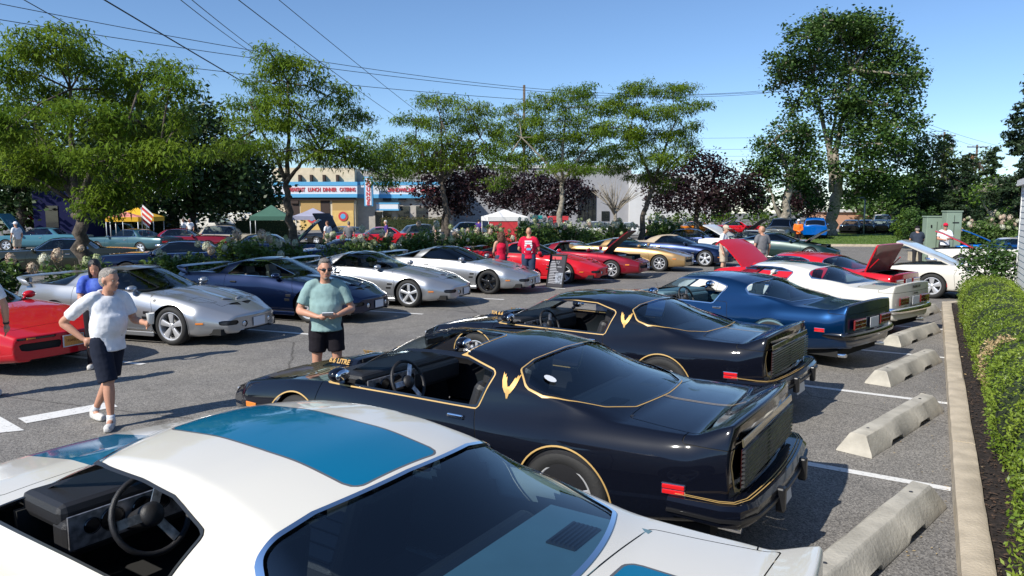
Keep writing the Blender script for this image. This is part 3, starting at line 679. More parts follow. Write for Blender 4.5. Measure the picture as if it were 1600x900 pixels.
SPECS['wedge85'] = dict(SPECS['wedge98'], ends=(-2.42, 2.34), bow=(.07, .22), slope=1.55, hood_pow=4, edge=.03, tuck=.05,
    curves=dict(w=[(-2.42, .84), (-2.1, .89), (-1.3, .915), (0, .905), (1.25, .915), (1.9, .89), (2.34, .80)], ins=[(-2.4, .07), (0, .07), (1.3, .07), (2.3, .05)],
        zs=[(-2.4, .30), (-1.7, .22), (-.9, .18), (1, .18), (1.8, .18), (2.3, .22)], zb=[(-2.42, .91), (-1.6, .93), (-.9, .90), (-.2, .875), (.6, .86), (1.3, .80), (1.9, .69), (2.34, .58)],
        zh=[(-2.42, .93), (-1.9, .96), (-1.2, .95), (0, .92), (.7, .90), (1.3, .84), (1.9, .71), (2.34, .585)], top=[(-2.5, .82), (-1.95, .965), (-1.4, 1.10), (-.80, 1.235), (-.4, 1.255), (-.08, 1.22), (.78, .87), (1.5, .6)],
        yg=[(-2.4, .60), (-1.8, .68), (-1.0, .79), (-.3, .82), (.9, .80)], kb=[(-2.6, .05), (-2.2, .05), (-1.4, .06), (-.5, .04), (1, .04)]),
    dlo=[(.56, .91), (-.10, 1.175), (-.42, 1.19), (-.62, 1.165), (-.80, .93)], qw=[(-.98, 1.11), (-1.10, .965), (-1.72, .97), (-1.6, 1.02)],
    ws=[(.76, -.70), (.76, .70), (-.02, .56), (-.02, -.56)], door=[(.82, .24), (.86, .6), (.74, .87), (-.86, .90), (-.84, .6), (-.70, .24)], hood=[(.92, -.66), (.92, .66), (2.0, .62), (2.0, -.62)], bulge=[], wheel=(.32, .235), arch=(.355, .355), handle=(-.62, .78))
# ------------------------------------------------------------------ fittings
def bar_loft(path, sec, name, m, parent, auto=40):
    """sweep a closed (outwards, up) section along a plan path of (x, y, z, nx, ny, scale)"""
    V = []; n = len(sec)
    for (x, y, z, nx, ny, k) in path:
        for a, b in sec: V.append((x + nx * a * k, y + ny * a * k, z + b * k))
    F = []
    for i in range(len(path) - 1):
        for j in range(n): F.append((i * n + j, i * n + (j + 1) % n, (i + 1) * n + (j + 1) % n, (i + 1) * n + j))
    F.append(tuple(range(n))); F.append(tuple((len(path) - 1) * n + j for j in range(n)))
    o = mesh_obj(name, V, F, m, parent, True); o.data.set_sharp_from_angle(angle=R(auto)); return o
def bumper_path(x0, bow, hw, z, wrap, front):
    s = 1 if front else -1; P = []
    for k in range(-12, 13):
        y = hw * k / 12; P.append((x0 - s * bow * y * y, y, z, s, 0, 1.))
    xe = x0 - s * bow * hw * hw
    L = [(xe - s * (wrap + .06), -hw - .045, z, 0, -1, .8), (xe - s * .10, -hw - .035, z, s * .35, -.93, .95), (xe - s * .03, -hw - .012, z, s * .75, -.65, 1.)]
    Rr = [(a, -b, c, d, -e, f) for a, b, c, d, e, f in L[::-1]]
    return L + P[1:-1] + Rr
def plate(root, pos, rot, m, wdt=.31, hgt=.155):
    o = MB().box((0, 0, 0), (wdt, .008, hgt)).build('license_plate', m, root, bevel=.004); o.location = pos; o.rotation_euler = rot; return o
def side_box(root, sk, x, z, sgn, dims, name, m, out=.004, bev=.004, parent=None):
    h = sk.cast((x, sgn * 2, z), (0, -sgn, 0))
    if h[0] is None: return None
    n = h[1] if h[1].y * sgn > 0 else -h[1]
    q = n.to_track_quat('Y', 'Z').to_euler()
    o = MB().box((0, 0, 0), dims).build(name, m, parent or root, bevel=bev); o.location = h[0] + n * out; o.rotation_euler = q
    return o
BIRD = []                                  # spread wings with three feather tips, body and tail, unit size
for s_ in (-1, 1):
    BIRD.append([(s_ * x, y) for x, y in [(.05, -.30), (.28, -.16), (.52, .12), (.70, .50), (.78, .98), (.60, .80), (.55, .90), (.44, .66), (.36, .74), (.26, .46), (.12, .24), (.02, .06)]])
BIRD += [[(-.13, -.02), (-.15, -.28), (-.05, -.55), (0, -.48), (.05, -.55), (.15, -.28), (.13, -.02), (.05, .04), (.09, .14), (.0, .22), (-.08, .14), (-.05, .04)]]
def bird_side(root, sk, cx, cz, size, sgn):
    pol = [[(cx + a * size * .80, cz + b * size) for a, b in p] for p in BIRD]
    drape(sk, 'bird_emblem', pol, lambda a, b: ((a, sgn * 2, b), (0, -sgn, -.0)), MATS['gold'], root, .004, .05)
def bird_hood(root, sk, cx, cy, size):
    pol = []
    for s in (-1, 1):
        for k in range(16):
            a = R(-35 + k * 8.2); w_ = R(3.1); r0 = .30 - .006 * k; r1 = size * (.98 - .35 * abs(k / 15 - .45))
            bend = s * R(18)
            def pt(r, q): 
                q2 = q + R(14) * (r / size) ** 2
                return (cx - .12 + r * math.sin(q2) * .95, cy + s * (.03 + r * math.cos(q2)))
            L1 = [pt(r0 + (r1 - r0) * t / 4, a - w_) for t in range(5)]; L2 = [pt(r0 + (r1 - r0) * t / 4, a + w_) for t in range(4, -1, -1)]
            pol.append(L1 + [pt(r1 * 1.05, a)] + L2)
    pol.append([(cx - .28, cy - .08), (cx - .12, cy - .14), (cx + .15, cy - .08), (cx + .34, cy), (cx + .15, cy + .08), (cx - .12, cy + .14), (cx - .28, cy + .08)])
    drape(sk, 'hood_bird_decal', pol, lambda a, b: ((a, b, 2.0), (0, 0, -1)), mat('hood_gold', (.24, .19, .085), .3, .2, coat=1.0), root, .003, .10)
def lip_spoiler(root, sk, m, hgt=.085, parent=None, name='rear_spoiler', ends=.20):
    xt = sk.xt; b0 = sk.sp['bow'][0]; hw = float(sk.c['w'](xt + .05)) - .015; P = []; V = []; N = 34
    for i in range(N + 1):
        t = -1 + 2 * i / N; y = hw * math.sin(t * math.pi / 2 * .98) if abs(t) > .0 else 0.
        xr = xt - .045 + b0 * y * y; ay = abs(y)
        zd = float(sk.height(np.array([xt + .10]), np.array([min(ay, hw - .13)]))[0]); e = max(0, (ay - (hw - .14)) / .14)
        drop = ends * e * e; k = 1 - .35 * e
        sec = [(xr + .24, zd + .001 - drop * .25), (xr + .10, zd + .035 * k - drop * .6), (xr + .012, zd + hgt * k - drop), (xr - .022, zd + hgt * k - .004 - drop), (xr - .03, zd + hgt * .7 * k - drop), (xr + .02, zd - .02 - drop), (xr + .12, zd - .03 - drop * .6)]
        for a, z in sec: V.append((a, y, z))
    n = 7; F = []
    for i in range(N):
        for j in range(n): F.append((i * n + j, i * n + (j + 1) % n, (i + 1) * n + (j + 1) % n, (i + 1) * n + j))
    F += [tuple(range(n)), tuple(N * n + j for j in range(n))]
    o = mesh_obj(name, V, F, m, root, True); o.data.set_sharp_from_angle(angle=R(40)); return o
def rear79(root, sp, sk, pm, o):
    xt = sk.xt
    lv = MB()
    for k in range(9): lv.box((xt - .012, 0, .588 + k * .028), (.022, 1.36, .011), (0, R(20), 0))
    q = lv.build('tail_lamp_louvers', mat('louver_grey', (.05, .05, .052), .3, coat=.5), root); q['kind'] = 'stuff'
    for sgn in (-1, 1): MB().box((xt + .004, sgn * .35, .70), (.01, .64, .25)).build('tail_lamp', mat('smoked_lens', (.03, .006, .006), .2, coat=1.), root, bevel=.005)
    MB().box((xt - .004, 0, .868), (.012, 1.36, .055), (0, R(8), 0)).build('tail_reflection', mat('bronze_reflection', (.11, .095, .06), .2, coat=1.), root, bevel=.006)  # bronze strip paints the ground's reflection in the upper black tail panel
    sec = [(-.06, -.10), (.085, -.09), (.112, -.05), (.108, .03), (.082, .056), (-.10, .066)]
    b = bar_loft(bumper_path(xt - .06, .085, .80, .475, .34, False), sec, 'rear_bumper', pm, root)
    for dz, dx in ((.0625, .055), (.0645, .035)):
        bar_loft(bumper_path(xt - .06, .085, .80, .475 + dz, .30, False), [(dx, 0), (dx + .007, 0), (dx + .007, .002), (dx, .002)], 'pinstripe', MATS['gold_line'], b)
    bar_loft(bumper_path(xt - .06, .085, .80, .44, .34, False), [(.10, -.012), (.122, -.008), (.122, .012), (.10, .016)], 'bumper_strip', MATS['black_trim'], b)
    for sgn in (-1, 1): MB().box((xt - .175, sgn * .34, .43), (.06, .07, .17)).build('bumper_guard', MATS['black_trim'], b, bevel=.015)
    plate(root, (xt - .13, 0, .345), (R(8), 0, R(90)), MATS['plate_white'])
    for sgn in (-1, 1):
        f = side_box(root, sk, -2.17, .56, sgn, (.155, .012, .078), 'side_marker', MATS['chrome'], .003)
        if f:
            for dz in (-.018, .018): 
                l = MB().box((0, .008 * 1, dz), (.142, .01, .028)).build('lens', MATS['red_lens'], f, bevel=.004)
        bird_side(root, sk, -.84, 1.0, .118, sgn)
    for sgn in (-1, 1):
        MB().tube([(-2.0, sgn * .48, .22), (xt + .02, sgn * .55, .25)], .03, 10).build('exhaust_tip', MATS['chrome'], root, True)
    if o.get('sticker'): drape(sk, 'window_sticker', [[(-1.10 + .05 * math.cos(q * .524), .60 + .035 * math.sin(q * .524)) for q in range(12)]], lambda a, b: ((a, b, 2), (0, 0, -1)), MATS['plate_white'], root, .006, .1)
    # gold lines down the boot lid
    for dy in (.07, .095):
        for sgn in (1,):
            pol = [[(-1.78 - .62 * t / 6, sgn * (dy + .0)) for t in range(7)] + [(-1.78 - .62 * t / 6, sgn * (dy + .007)) for t in range(6, -1, -1)]]
            drape(sk, 'pinstripe', pol, lambda a, b: ((a, b, 2), (0, 0, -1)), MATS['gold_line'], root, .003, .2)
def front79(root, sp, sk, pm, o):
    z0 = .875; b = MB()
    prof = [(1.25, .0), (1.27, .055), (1.35, .08), (1.66, .055), (1.82, .0)]
    V = []; F = []
    for x, h in prof:
        for y, k in ((-.24, 0), (-.20, .85), (-.12, 1), (.12, 1), (.20, .85), (.24, 0)):
            zz = float(sk.height(np.array([x]), np.array([0.]))[0]) - .01; V.append((x, y * (1 if x < 1.6 else .85), zz + h * k))
    for i in range(4):
        for j in range(5): F.append((i * 6 + j, i * 6 + j + 1, (i + 1) * 6 + j + 1, (i + 1) * 6 + j))
    F += [(0, 1, 2, 3, 4, 5)]
    sc = mesh_obj('shaker_scoop', V, F, pm, root, True); sc.data.set_sharp_from_angle(angle=R(40))
    MB().box((1.245, 0, float(sk.height(np.array([1.25]), np.array([0.]))[0]) + .028), (.012, .34, .035)).build('scoop_mouth', MATS['gap'], sc)
    zz = float(sk.height(np.array([1.4]), np.array([0.]))[0])
    for sgn in (1, -1):
        M = Matrix.Translation((1.49, sgn * .238, zz + .028)) @ Matrix.Rotation(math.pi if sgn > 0 else 0, 4, 'Z') @ Matrix.Rotation(R(58), 4, 'X')
        text_mesh('scoop_lettering', o.get('scoop_text', '6.6 LITRE'), .07, MATS['gold'], sc, .002, M, bold=.002)
    if o.get('hood_bird', True): bird_hood(root, sk, 1.72, 0, .78)
    for sgn in (-1, 1):
        for k in (0, 1):
            y = sgn * (.42 + .17 * k); hh = sk.cast((4, y, .50), (-1, 0, 0))
            if hh[0]: MB().box((hh[0].x - .012, y, .50), (.03, .15, .10)).build('headlight', MATS['lamp_glass'], root, bevel=.01)
        side_box(root, sk, 1.98, .50, sgn, (.15, .012, .05), 'side_marker', MATS['amber_lens'], .003)
def rear70(root, sp, sk, pm, o):
    xt = sk.xt
    if o.get('tail_text'):
        text_mesh('lettering', o['tail_text'], .075, MATS['black_trim'], root, .002, Matrix.Translation((xt - .039, 0, .93)) @ Matrix.Rotation(-math.pi / 2, 4, 'Z') @ Matrix.Rotation(R(90), 4, 'X'))
        text_mesh('lettering', 'PONTIAC', .045, MATS['black_trim'], root, .002, Matrix.Translation((xt - .039, 0, .81)) @ Matrix.Rotation(-math.pi / 2, 4, 'Z') @ Matrix.Rotation(R(90), 4, 'X'))
    for sgn in (-1, 1):
        t = MB().box((xt - .022, sgn * .47, .685), (.03, .40, .15)).build('tail_lamp', MATS['dark_red_lens'], root, bevel=.02)
        fr = MB()
        for dz in (-.055, 0, .055): fr.box((xt - .04, sgn * .47, .685 + dz), (.01, .38, .008))
        fr.build('lamp_bars', MATS['chrome'], t)
    sec = [(-.02, -.055), (.03, -.05), (.05, -.02), (.05, .025), (.03, .05), (-.05, .055)]
    b = bar_loft(bumper_path(xt - .05, .085, .79, .53, .28, False), sec, 'rear_bumper', MATS[o.get('bumper', 'chrome')], root)
    plate(root, (xt - .045, 0, .68), (0, 0, R(90)), MATS['plate_white' if not o.get('plate') else o['plate']])
    for sgn in (-1, 1):
        f = side_box(root, sk, -2.12, .60, sgn, (.15, .012, .06), 'side_marker', MATS['chrome'], .003)
        if f:
            for dz in (-.014, .014): MB().box((0, .008, dz), (.138, .01, .022)).build('lens', MATS['red_lens'], f, bevel=.003)
        MB().tube([(-1.95, sgn * .62, .21), (xt + .06, sgn * .70, .24)], .032, 10).build('exhaust_tip', MATS['chrome'], root, True)
def tail79():
    def msk(V, d): return np.maximum(d, V[:, 0] + 2.3)
    f = lambda V: msk(V, sd_poly(V[:, 1], V[:, 2], [(-.67, .605), (.67, .605), (.72, .75), (.66, .885), (-.66, .885), (-.72, .75)], .05))
    return [('tail_panel', f, 'black_gloss', -.03), ]
def gold_tail():
    g = tail79()[0][1]
    return lambda V: np.maximum(g(V) - .016, .58 - np.abs(V[:, 1]))
def fyz(V, sp): return V[:, 0] > 1.2
def nose98(dark=True, plate_m='plate_white'):
    big = 9.
    def msk(V, d): return np.maximum(d, 1.45 - V[:, 0])
    I = [('bumper_intake', lambda V: msk(V, sd_box(np.abs(V[:, 1]), V[:, 2], .58, .40, .13, .040, .035)), 'black_trim', -.02),
         ('fog_lamp_bezel', lambda V: msk(V, np.hypot(np.abs(V[:, 1]) - .33, V[:, 2] - .36) - .062), 'black_gloss', -.01),
         ('lower_grille', lambda V: msk(V, sd_box(V[:, 1], V[:, 2], 0, .245, .36, .03, .02)), 'gap', -.02)]
    def top(V, d): return np.maximum(d, np.maximum(.45 - V[:, 2], .5 * (.2 - V[:, 2])))
    I.append(('hood_nostril', lambda V: top(V, sd_poly(V[:, 0], np.abs(V[:, 1]), [(1.95, .06), (1.88, .25), (2.02, .29), (2.11, .08)], .012)), 'gap', -.015))
    return I
def front98(root, sp, sk, pm, o):
    for sgn in (-1, 1):
        # raised lips over the nostrils and closed lamp covers
        V = []
        h = lambda x, y: float(sk.height(np.array([x]), np.array([y]))[0])
        lip = MB(); pts = [(1.90 - .012 * t, sgn * (.05 + .2 * t / 5), h(1.90 - .012 * t, .05 + .2 * t / 5) + .014) for t in range(6)]
        lip.tube(pts, [.012, .02, .022, .022, .018, .010], 8, flat=.7).build('nostril_lip', pm, root, True)
        xx = sk.xn; yy = .30; hh = sk.cast((4, sgn * .33, .36), (-1, 0, 0))
        if hh[0]: MB().ell((hh[0].x - .012, sgn * .33, .36), (.016, .05, .05), 16, 8).build('fog_lamp', MATS['lamp_glass'], root, True)
        side_box(root, sk, 1.86, .40, sgn, (.13, .012, .032), 'side_marker', MATS['amber_lens'], .003)
        for k in range(2): side_box(root, sk, .80 - .03 * k, .56 - .09 * k, sgn, (.13, .012, .05), 'fender_vent', MATS['black_trim'], .0)
        # lamp cover seam
        pol = [(1.50, .44), (1.52, .70), (1.70, .66), (1.84, .52), (1.86, .40), (1.50, .44)]; P = []
        for i in range(len(pol) - 1):
            for t in range(6):
                a = pol[i][0] + (pol[i + 1][0] - pol[i][0]) * t / 6; b = pol[i][1] + (pol[i + 1][1] - pol[i][1]) * t / 6
                c = sk.cast((a, sgn * b, 2), (0, 0, -1))
                if c[0]: P.append(c[0])
        if P: MB().tube(P + [P[0]], .0028, 4, False).build('panel_gap', MATS['gap'], root)
    c = sk.cast((4, 0, .36), (-1, 0, 0))
    if c[0] and o.get('front_plate', True): plate(root, (c[0].x + .012, 0, .37), (0, 0, R(90)), MATS['plate_white'])
    # chin lip and sill
    MB().box((.1, .925, .19), (1.7, .03, .08)).build('side_skirt', pm, root, bevel=.012); MB().box((.1, -.925, .19), (1.7, .03, .08)).build('side_skirt', pm, root, bevel=.012)
def wing98(root, sp, sk, pm, o):
    P = []
    for k in range(-14, 15):
        t = k / 14; y = .86 * math.sin(t * math.pi / 2); z = 1.085 - .14 * abs(t) ** 7; P.append((-2.33 + .10 * y * y + .30 * max(0, abs(t) - .8) / .2 * .6, y, z, -1, 0, 1.))
    bar_loft(P, [(-.13, -.01), (-.02, .018), (.06, .02), (.075, .008), (.05, -.008), (-.05, -.018)], 'rear_wing', pm, root)
    lf = MB()
    for sgn in (-1, 1): MB().box((-2.25, sgn * .66, 1.02), (.16, .06, .09)).build('wing_foot', pm, root, bevel=.012)
    for sgn in (-1, 1): MB().box((sk.xt - .035, sgn * .48, .72), (.02, .46, .13)).build('tail_lamp', MATS['dark_red_lens'], root, bevel=.02)
def nose85():
    def msk(V, d): return np.maximum(d, 1.7 - V[:, 0])
    return [('grille_slot', lambda V: msk(V, sd_poly(np.abs(V[:, 1]), V[:, 2], [(.20, .385), (.68, .385), (.72, .47), (.17, .47)], .012)), 'gap', -.03),
            ('park_lamp_slot', lambda V: msk(V, sd_box(np.abs(V[:, 1]), V[:, 2], .50, .545, .27, .016, .008)), 'black_gloss', -.012)]
def front85(root, sp, sk, pm, o):
    for sgn in (-1, 1):
        c = sk.cast((4, sgn * .55, .545), (-1, 0, 0))
        if c[0]: MB().box((c[0].x - .008, sgn * .55, .545), (.012, .16, .022)).build('park_lamp', MATS['amber_lens'], root, bevel=.003)
        side_box(root, sk, 1.85, .50, sgn, (.14, .012, .04), 'side_marker', MATS['amber_lens'], .003)
        side_box(root, sk, .0, .33, sgn, (1.7, .012, .02), 'side_stripe', MATS['chrome'], .002)
    c = sk.cast((4, 0, .43), (-1, 0, 0))
    if c[0] and o.get('front_plate', True):
        p = plate(root, (c[0].x + .015, 0, .44), (0, 0, R(90)), MATS[o.get('plate_col', 'plate_orange')])
        f = MB(); 
        for dz in (-.08, .08): f.box((0, -.004, dz), (.33, .014, .012))
        for dx in (-.16, .16): f.box((dx, -.004, 0), (.012, .014, .17))
        f.build('plate_frame', MATS['plate_white'], p)
        text_mesh('plate_text', 'TRANS AM', .05, MATS['dark_red_lens'], p, .001, Matrix.Translation((0, -.006, 0)) @ Matrix.Rotation(R(90), 4, 'X'))
def wing85(root, sp, sk, pm, o):
    lip_spoiler(root, sk, pm, .07, ends=.12)
    for sgn in (-1, 1): MB().box((sk.xt - .03, sgn * .46, .72), (.02, .62, .14)).build('tail_lamp', MATS['dark_red_lens'], root, bevel=.01)
def old_ends(root, sp, sk, pm, o):
    """chrome bumpers, round lamps and grille of a sixties or seventies car"""
    ch = MATS['chrome']; sec = [(-.03, -.06), (.03, -.055), (.055, -.015), (.055, .025), (.03, .06), (-.05, .06)]
    hw = float(sk.c['w'](sk.xn - .1)) - .06; bar_loft(bumper_path(sk.xn + .05, sp['bow'][1], hw, .46, .25, True), sec, 'front_bumper', ch, root)
    hw = float(sk.c['w'](sk.xt + .1)) - .06; bar_loft(bumper_path(sk.xt - .05, sp['bow'][0], hw, .50, .25, False), sec, 'rear_bumper', ch, root)
    zc = float(sk.c['zb'](sk.xn)) - .12
    for sgn in (-1, 1):
        for k in (0, 1):
            y = sgn * (hw - .06 - .19 * k); MB().ell((sk.xn + .02 - sp['bow'][1] * y * y, y, zc), (.03, .085, .085), 16, 8).build('headlight', MATS['lamp_glass'], root, True)
        MB().box((sk.xt - .03 + sp['bow'][0] * .3, sgn * .55, .68), (.03, .38, .09)).build('tail_lamp', MATS['red_lens'], root, bevel=.015)
    MB().box((sk.xn + .025, 0, zc), (.02, .75, .13)).build('grille', MATS['black_trim'], root)
    plate(root, (sk.xt - .06, 0, .62), (0, 0, R(90)), MATS['plate_orange'])
# more bodies
SPECS['conv98'] = dict(SPECS['wedge98']); SPECS['conv98'] = dict(SPECS['conv98'], curves=dict(SPECS['wedge98']['curves'], top=[(-2.5, .3), (-1.55, .90), (-1.28, 1.12), (-.85, 1.255), (-.4, 1.285), (-.08, 1.25), (.85, .90), (1.5, .66)]))
for k in ('rw', 'qw'): SPECS['conv98'].pop(k)
mat('soft_top', (.42, .34, .24), .85, bump=.2, bscale=120)
SPECS['muscle'] = dict(SPECS['coupe70'], spoiler=False, cabx=(-1.75, .95), seat_x=-.20, dash_x=.62, mir_x=.28, mirror=(.60, .93), ends=(-2.60, 2.45), bow=(.05, .06), wheel=(.335, .21), wbow=(.26, .16), hood_pow=5, slope=1.7, tumble=.5, edge=.04, tuck=.05, rail=.07,
    curves=dict(w=[(-2.6, .86), (-2.2, .92), (-1.4, .95), (0, .94), (1.4, .95), (2.2, .93), (2.45, .90)], ins=[(-2.5, .07), (-1.3, .10), (-.4, .07), (1, .06), (2.4, .06)], zs=[(-2.6, .36), (-1.7, .26), (-.9, .22), (1, .22), (1.8, .24), (2.45, .32)],
        zb=[(-2.6, .86), (-2.0, .90), (-1.35, .93), (-.7, .90), (0, .87), (.8, .88), (1.5, .87), (2.1, .85), (2.45, .80)], zh=[(-2.6, .88), (-2.1, .92), (-1.6, .94), (-.5, .93), (.9, .93), (1.5, .92), (2.1, .88), (2.45, .82)],
        top=[(-2.6, .2), (-1.50, .90), (-1.02, 1.255), (-.6, 1.31), (-.1, 1.33), (.22, 1.29), (.85, .90), (1.6, .45)], yg=[(-2.5, .66), (-1.75, .78), (-1.2, .84), (-.6, .85), (.3, .85), (1.0, .83)], kb=[(-2.6, .04), (-1.4, .07), (-.5, .04), (1, .04)]),
    dlo=[(.66, .92), (.24, 1.225), (-.2, 1.26), (-.72, 1.24), (-1.05, .95)], ws=[(.78, -.74), (.78, .74), (.26, .60), (.26, -.60)], rw=[(-1.04, -.58), (-1.04, .58), (-1.42, .68), (-1.42, -.68)], rw_r=.03, door=[(.80, .30), (.84, .65), (.74, .90), (-.52, .90), (-.60, .6), (-.56, .30)],
    trunk=[(-1.58, -.70), (-1.58, .70), (-2.5, .74), (-2.5, -.74)], hood=[(.95, -.76), (.95, .76), (2.36, .76), (2.36, -.76)], shelf=(-1.5, -1.2, .90))
SPECS['conv69'] = dict(SPECS['muscle'], curves=dict(SPECS['muscle']['curves'], top=[(-2.6, -.4), (.05, .86), (.15, 1.0), (.26, 1.20), (.30, 1.20), (.85, .90), (1.6, .45)]), wbow=(.26, .0), mid=.12)
SPECS['sedan'] = dict(SPECS['muscle'], curves=dict(SPECS['muscle']['curves'], top=[(-2.6, .2), (-1.62, .90), (-1.22, 1.34), (-.6, 1.42), (0, 1.44), (.35, 1.40), (.9, .92), (1.6, .45)]),
    dlo=[(.70, .93), (.36, 1.33), (-.2, 1.37), (-1.02, 1.34), (-1.22, .96)], ws=[(.82, -.74), (.82, .74), (.40, .62), (.40, -.62)], rw=[(-1.26, -.6), (-1.26, .6), (-1.54, .68), (-1.54, -.68)], mir_z=1.25)
SPECS['suv'] = dict(SPECS['muscle'], ends=(-2.35, 2.35), wheel=(.38, .25), arch=(.43, .43), axles=(1.42, -1.38), floor=.30, slope=3.2, wbow=(.22, .08), rail=.08,
    curves=dict(SPECS['muscle']['curves'], zs=[(-2.4, .42), (0, .36), (2.4, .42)], zb=[(-2.35, 1.08), (-.5, 1.08), (.8, 1.08), (1.6, 1.05), (2.35, .96)], zh=[(-2.35, 1.1), (.8, 1.14), (1.6, 1.12), (2.35, 1.0)], w=[(-2.35, .88), (-1.4, .94), (1.4, .94), (2.0, .92), (2.35, .84)],
        top=[(-2.6, .6), (-2.30, 1.3), (-2.18, 1.70), (-1.4, 1.76), (0, 1.77), (.35, 1.72), (1.0, 1.12), (1.6, .6)], yg=[(-2.5, .83), (0, .87), (1.0, .85)], kb=[(-2.6, .03), (1, .03)]),
    dlo=[(.78, 1.13), (.36, 1.63), (-1.95, 1.66), (-2.05, 1.14)], ws=[(.88, -.74), (.88, .74), (.42, .66), (.42, -.66)], rw=[(-2.22, -.64), (-2.22, .64), (-2.315, .68), (-2.315, -.68)], rw_r=.02, door=[(.95, .42), (.98, .8), (.88, 1.10), (-.3, 1.10), (-.3, .42)], trunk=None, hood=[(1.05, -.78), (1.05, .78), (2.25, .74), (2.25, -.74)],
    cabx=(-2.0, .9), shelf=None, dash_z=1.0, seat_top=1.2, mir_z=1.5, handle=(-.18, .95), mirror=(.66, 1.2), dlo_y=.6)
SPECS['van'] = dict(SPECS['suv'], ends=(-2.8, 2.45), axles=(1.6, -1.6), curves=dict(SPECS['suv']['curves'], w=[(-2.8, .92), (-1.4, .98), (1.4, .98), (2.1, .93), (2.45, .82)], zb=[(-2.8, 1.2), (.8, 1.2), (1.7, 1.12), (2.45, .95)], zh=[(-2.8, 1.2), (.8, 1.25), (1.7, 1.2), (2.45, 1.0)], zs=[(-2.8, .42), (0, .36), (2.4, .42)],
    top=[(-3.2, .4), (-2.80, 1.6), (-2.7, 2.0), (-1.4, 2.06), (.3, 2.06), (.75, 1.98), (1.55, 1.22), (2.0, .8)]), dlo=[(1.30, 1.27), (.82, 1.85), (-.15, 1.85), (-.15, 1.27)], ws=[(1.42, -.74), (1.42, .74), (.86, .68), (.86, -.68)], hood=[(1.6, -.78), (1.6, .78), (2.3, .70), (2.3, -.70)], door=[(1.4, .45), (1.4, 1.2), (-.2, 1.2), (-.2, .45)], cabx=(-.8, 1.4), seat_x=.25, dash_x=1.05, dash_z=1.1)
SPECS['van'].pop('rw'); SPECS['sedan'].pop('trunk')
SPECS['pickup'] = dict(SPECS['suv'], ends=(-2.9, 2.55), axles=(1.7, -1.7), curves=dict(SPECS['suv']['curves'], w=[(-2.9, .92), (-1.4, .97), (1.4, .97), (2.1, .95), (2.55, .9)], zs=[(-2.9, .5), (0, .42), (2.5, .5)], zb=[(-2.9, 1.15), (.8, 1.15), (1.7, 1.15), (2.55, 1.1)], zh=[(-2.9, 1.16), (.8, 1.2), (1.7, 1.2), (2.55, 1.14)],
    top=[(-3.2, -.4), (-.95, 1.1), (-.78, 1.78), (-.3, 1.86), (.4, 1.86), (.75, 1.80), (1.25, 1.2), (1.9, .6)]), dlo=[(1.02, 1.20), (.68, 1.70), (-.55, 1.70), (-.66, 1.20)], ws=[(1.12, -.76), (1.12, .76), (.78, .66), (.78, -.66)], rw=[(-.80, -.62), (-.80, .62), (-.90, .66), (-.90, -.66)], hood=[(1.3, -.8), (1.3, .8), (2.45, .8), (2.45, -.8)], door=[(1.2, .5), (1.2, 1.15), (.1, 1.15), (.1, .5)], cabx=(-.7, 1.1), seat_x=.3, dash_x=.85, dash_z=1.05, mir_x=.7)
# ================================================================== plants
rng = np.random.default_rng(11)
def leaf_quads(C, L, W, droop=0., nrm=None, spread=1.0, fold=.0):
    """one kite per centre; random heading, optional droop"""
    n = len(C); a = rng.normal(size=(n, 3)) * np.array([1, 1, .55 * spread]); a[:, 2] -= droop
    a /= np.linalg.norm(a, axis=1, keepdims=True); b = rng.normal(size=(n, 3)); b[:, 2] *= .35
    b -= a * np.sum(a * b, 1, keepdims=True); b /= np.linalg.norm(b, axis=1, keepdims=True)
    l = (L * rng.uniform(.7, 1.25, n))[:, None]; w_ = (W * rng.uniform(.75, 1.2, n))[:, None]
    V = np.stack([C - a * l * .5, C + b * w_ * .5 - a * l * .05, C + a * l * .5, C - b * w_ * .5 - a * l * .05], 1).reshape(-1, 3)
    return V, np.arange(4 * n).reshape(-1, 4)
def fronds(C, L, W, droop=.5):
    """feather leaves: each a drooping two-quad blade"""
    n = len(C); q = rng.uniform(0, 2 * math.pi, n); a = np.column_stack([np.cos(q), np.sin(q), rng.normal(-.05, .25, n)]); a /= np.linalg.norm(a, axis=1, keepdims=True)
    b = np.cross(a, np.array([0, 0, 1.])); b /= np.linalg.norm(b, axis=1, keepdims=True) + 1e-9
    b = b + rng.normal(size=(n, 3)) * .35; l = (L * rng.uniform(.7, 1.3, n))[:, None]; w_ = (W * rng.uniform(.7, 1.3, n))[:, None]
    m = C + a * l * .5 + np.array([0, 0, .02]); t = C + a * l * .95 - np.array([0, 0, 1]) * l * droop * rng.uniform(.4, 1.2, n)[:, None]
    V = np.stack([C, m - b * w_ * .5, m + b * w_ * .5, t], 1).reshape(-1, 3); k = np.arange(n)[:, None] * 4
    return V, (k + np.array([[0, 1, 3, 2]]))
def clump_points(blobs, per, sub, spread, flat=.6, shell=.55):
    """twig ends scattered in each blob, leaves around each twig end"""
    C = []; T = []
    for (c, r) in blobs:
        c = np.array(c); r = np.array(r); ns = max(3, int(sub * (r[0] * r[1] * r[2]) ** (2 / 3)))
        u = rng.normal(size=(ns, 3)); u /= np.linalg.norm(u, axis=1, keepdims=True); u *= (shell + (1 - shell) * rng.random((ns, 1))) * rng.uniform(.8, 1.12, (ns, 1))
        tw = c + u * r; T.append((c, tw))
        k = max(4, int(per))
        P = tw[:, None] + rng.normal(size=(ns, k, 3)) * np.array([spread, spread, spread * flat]); C.append(P.reshape(-1, 3))
    return np.concatenate(C), T
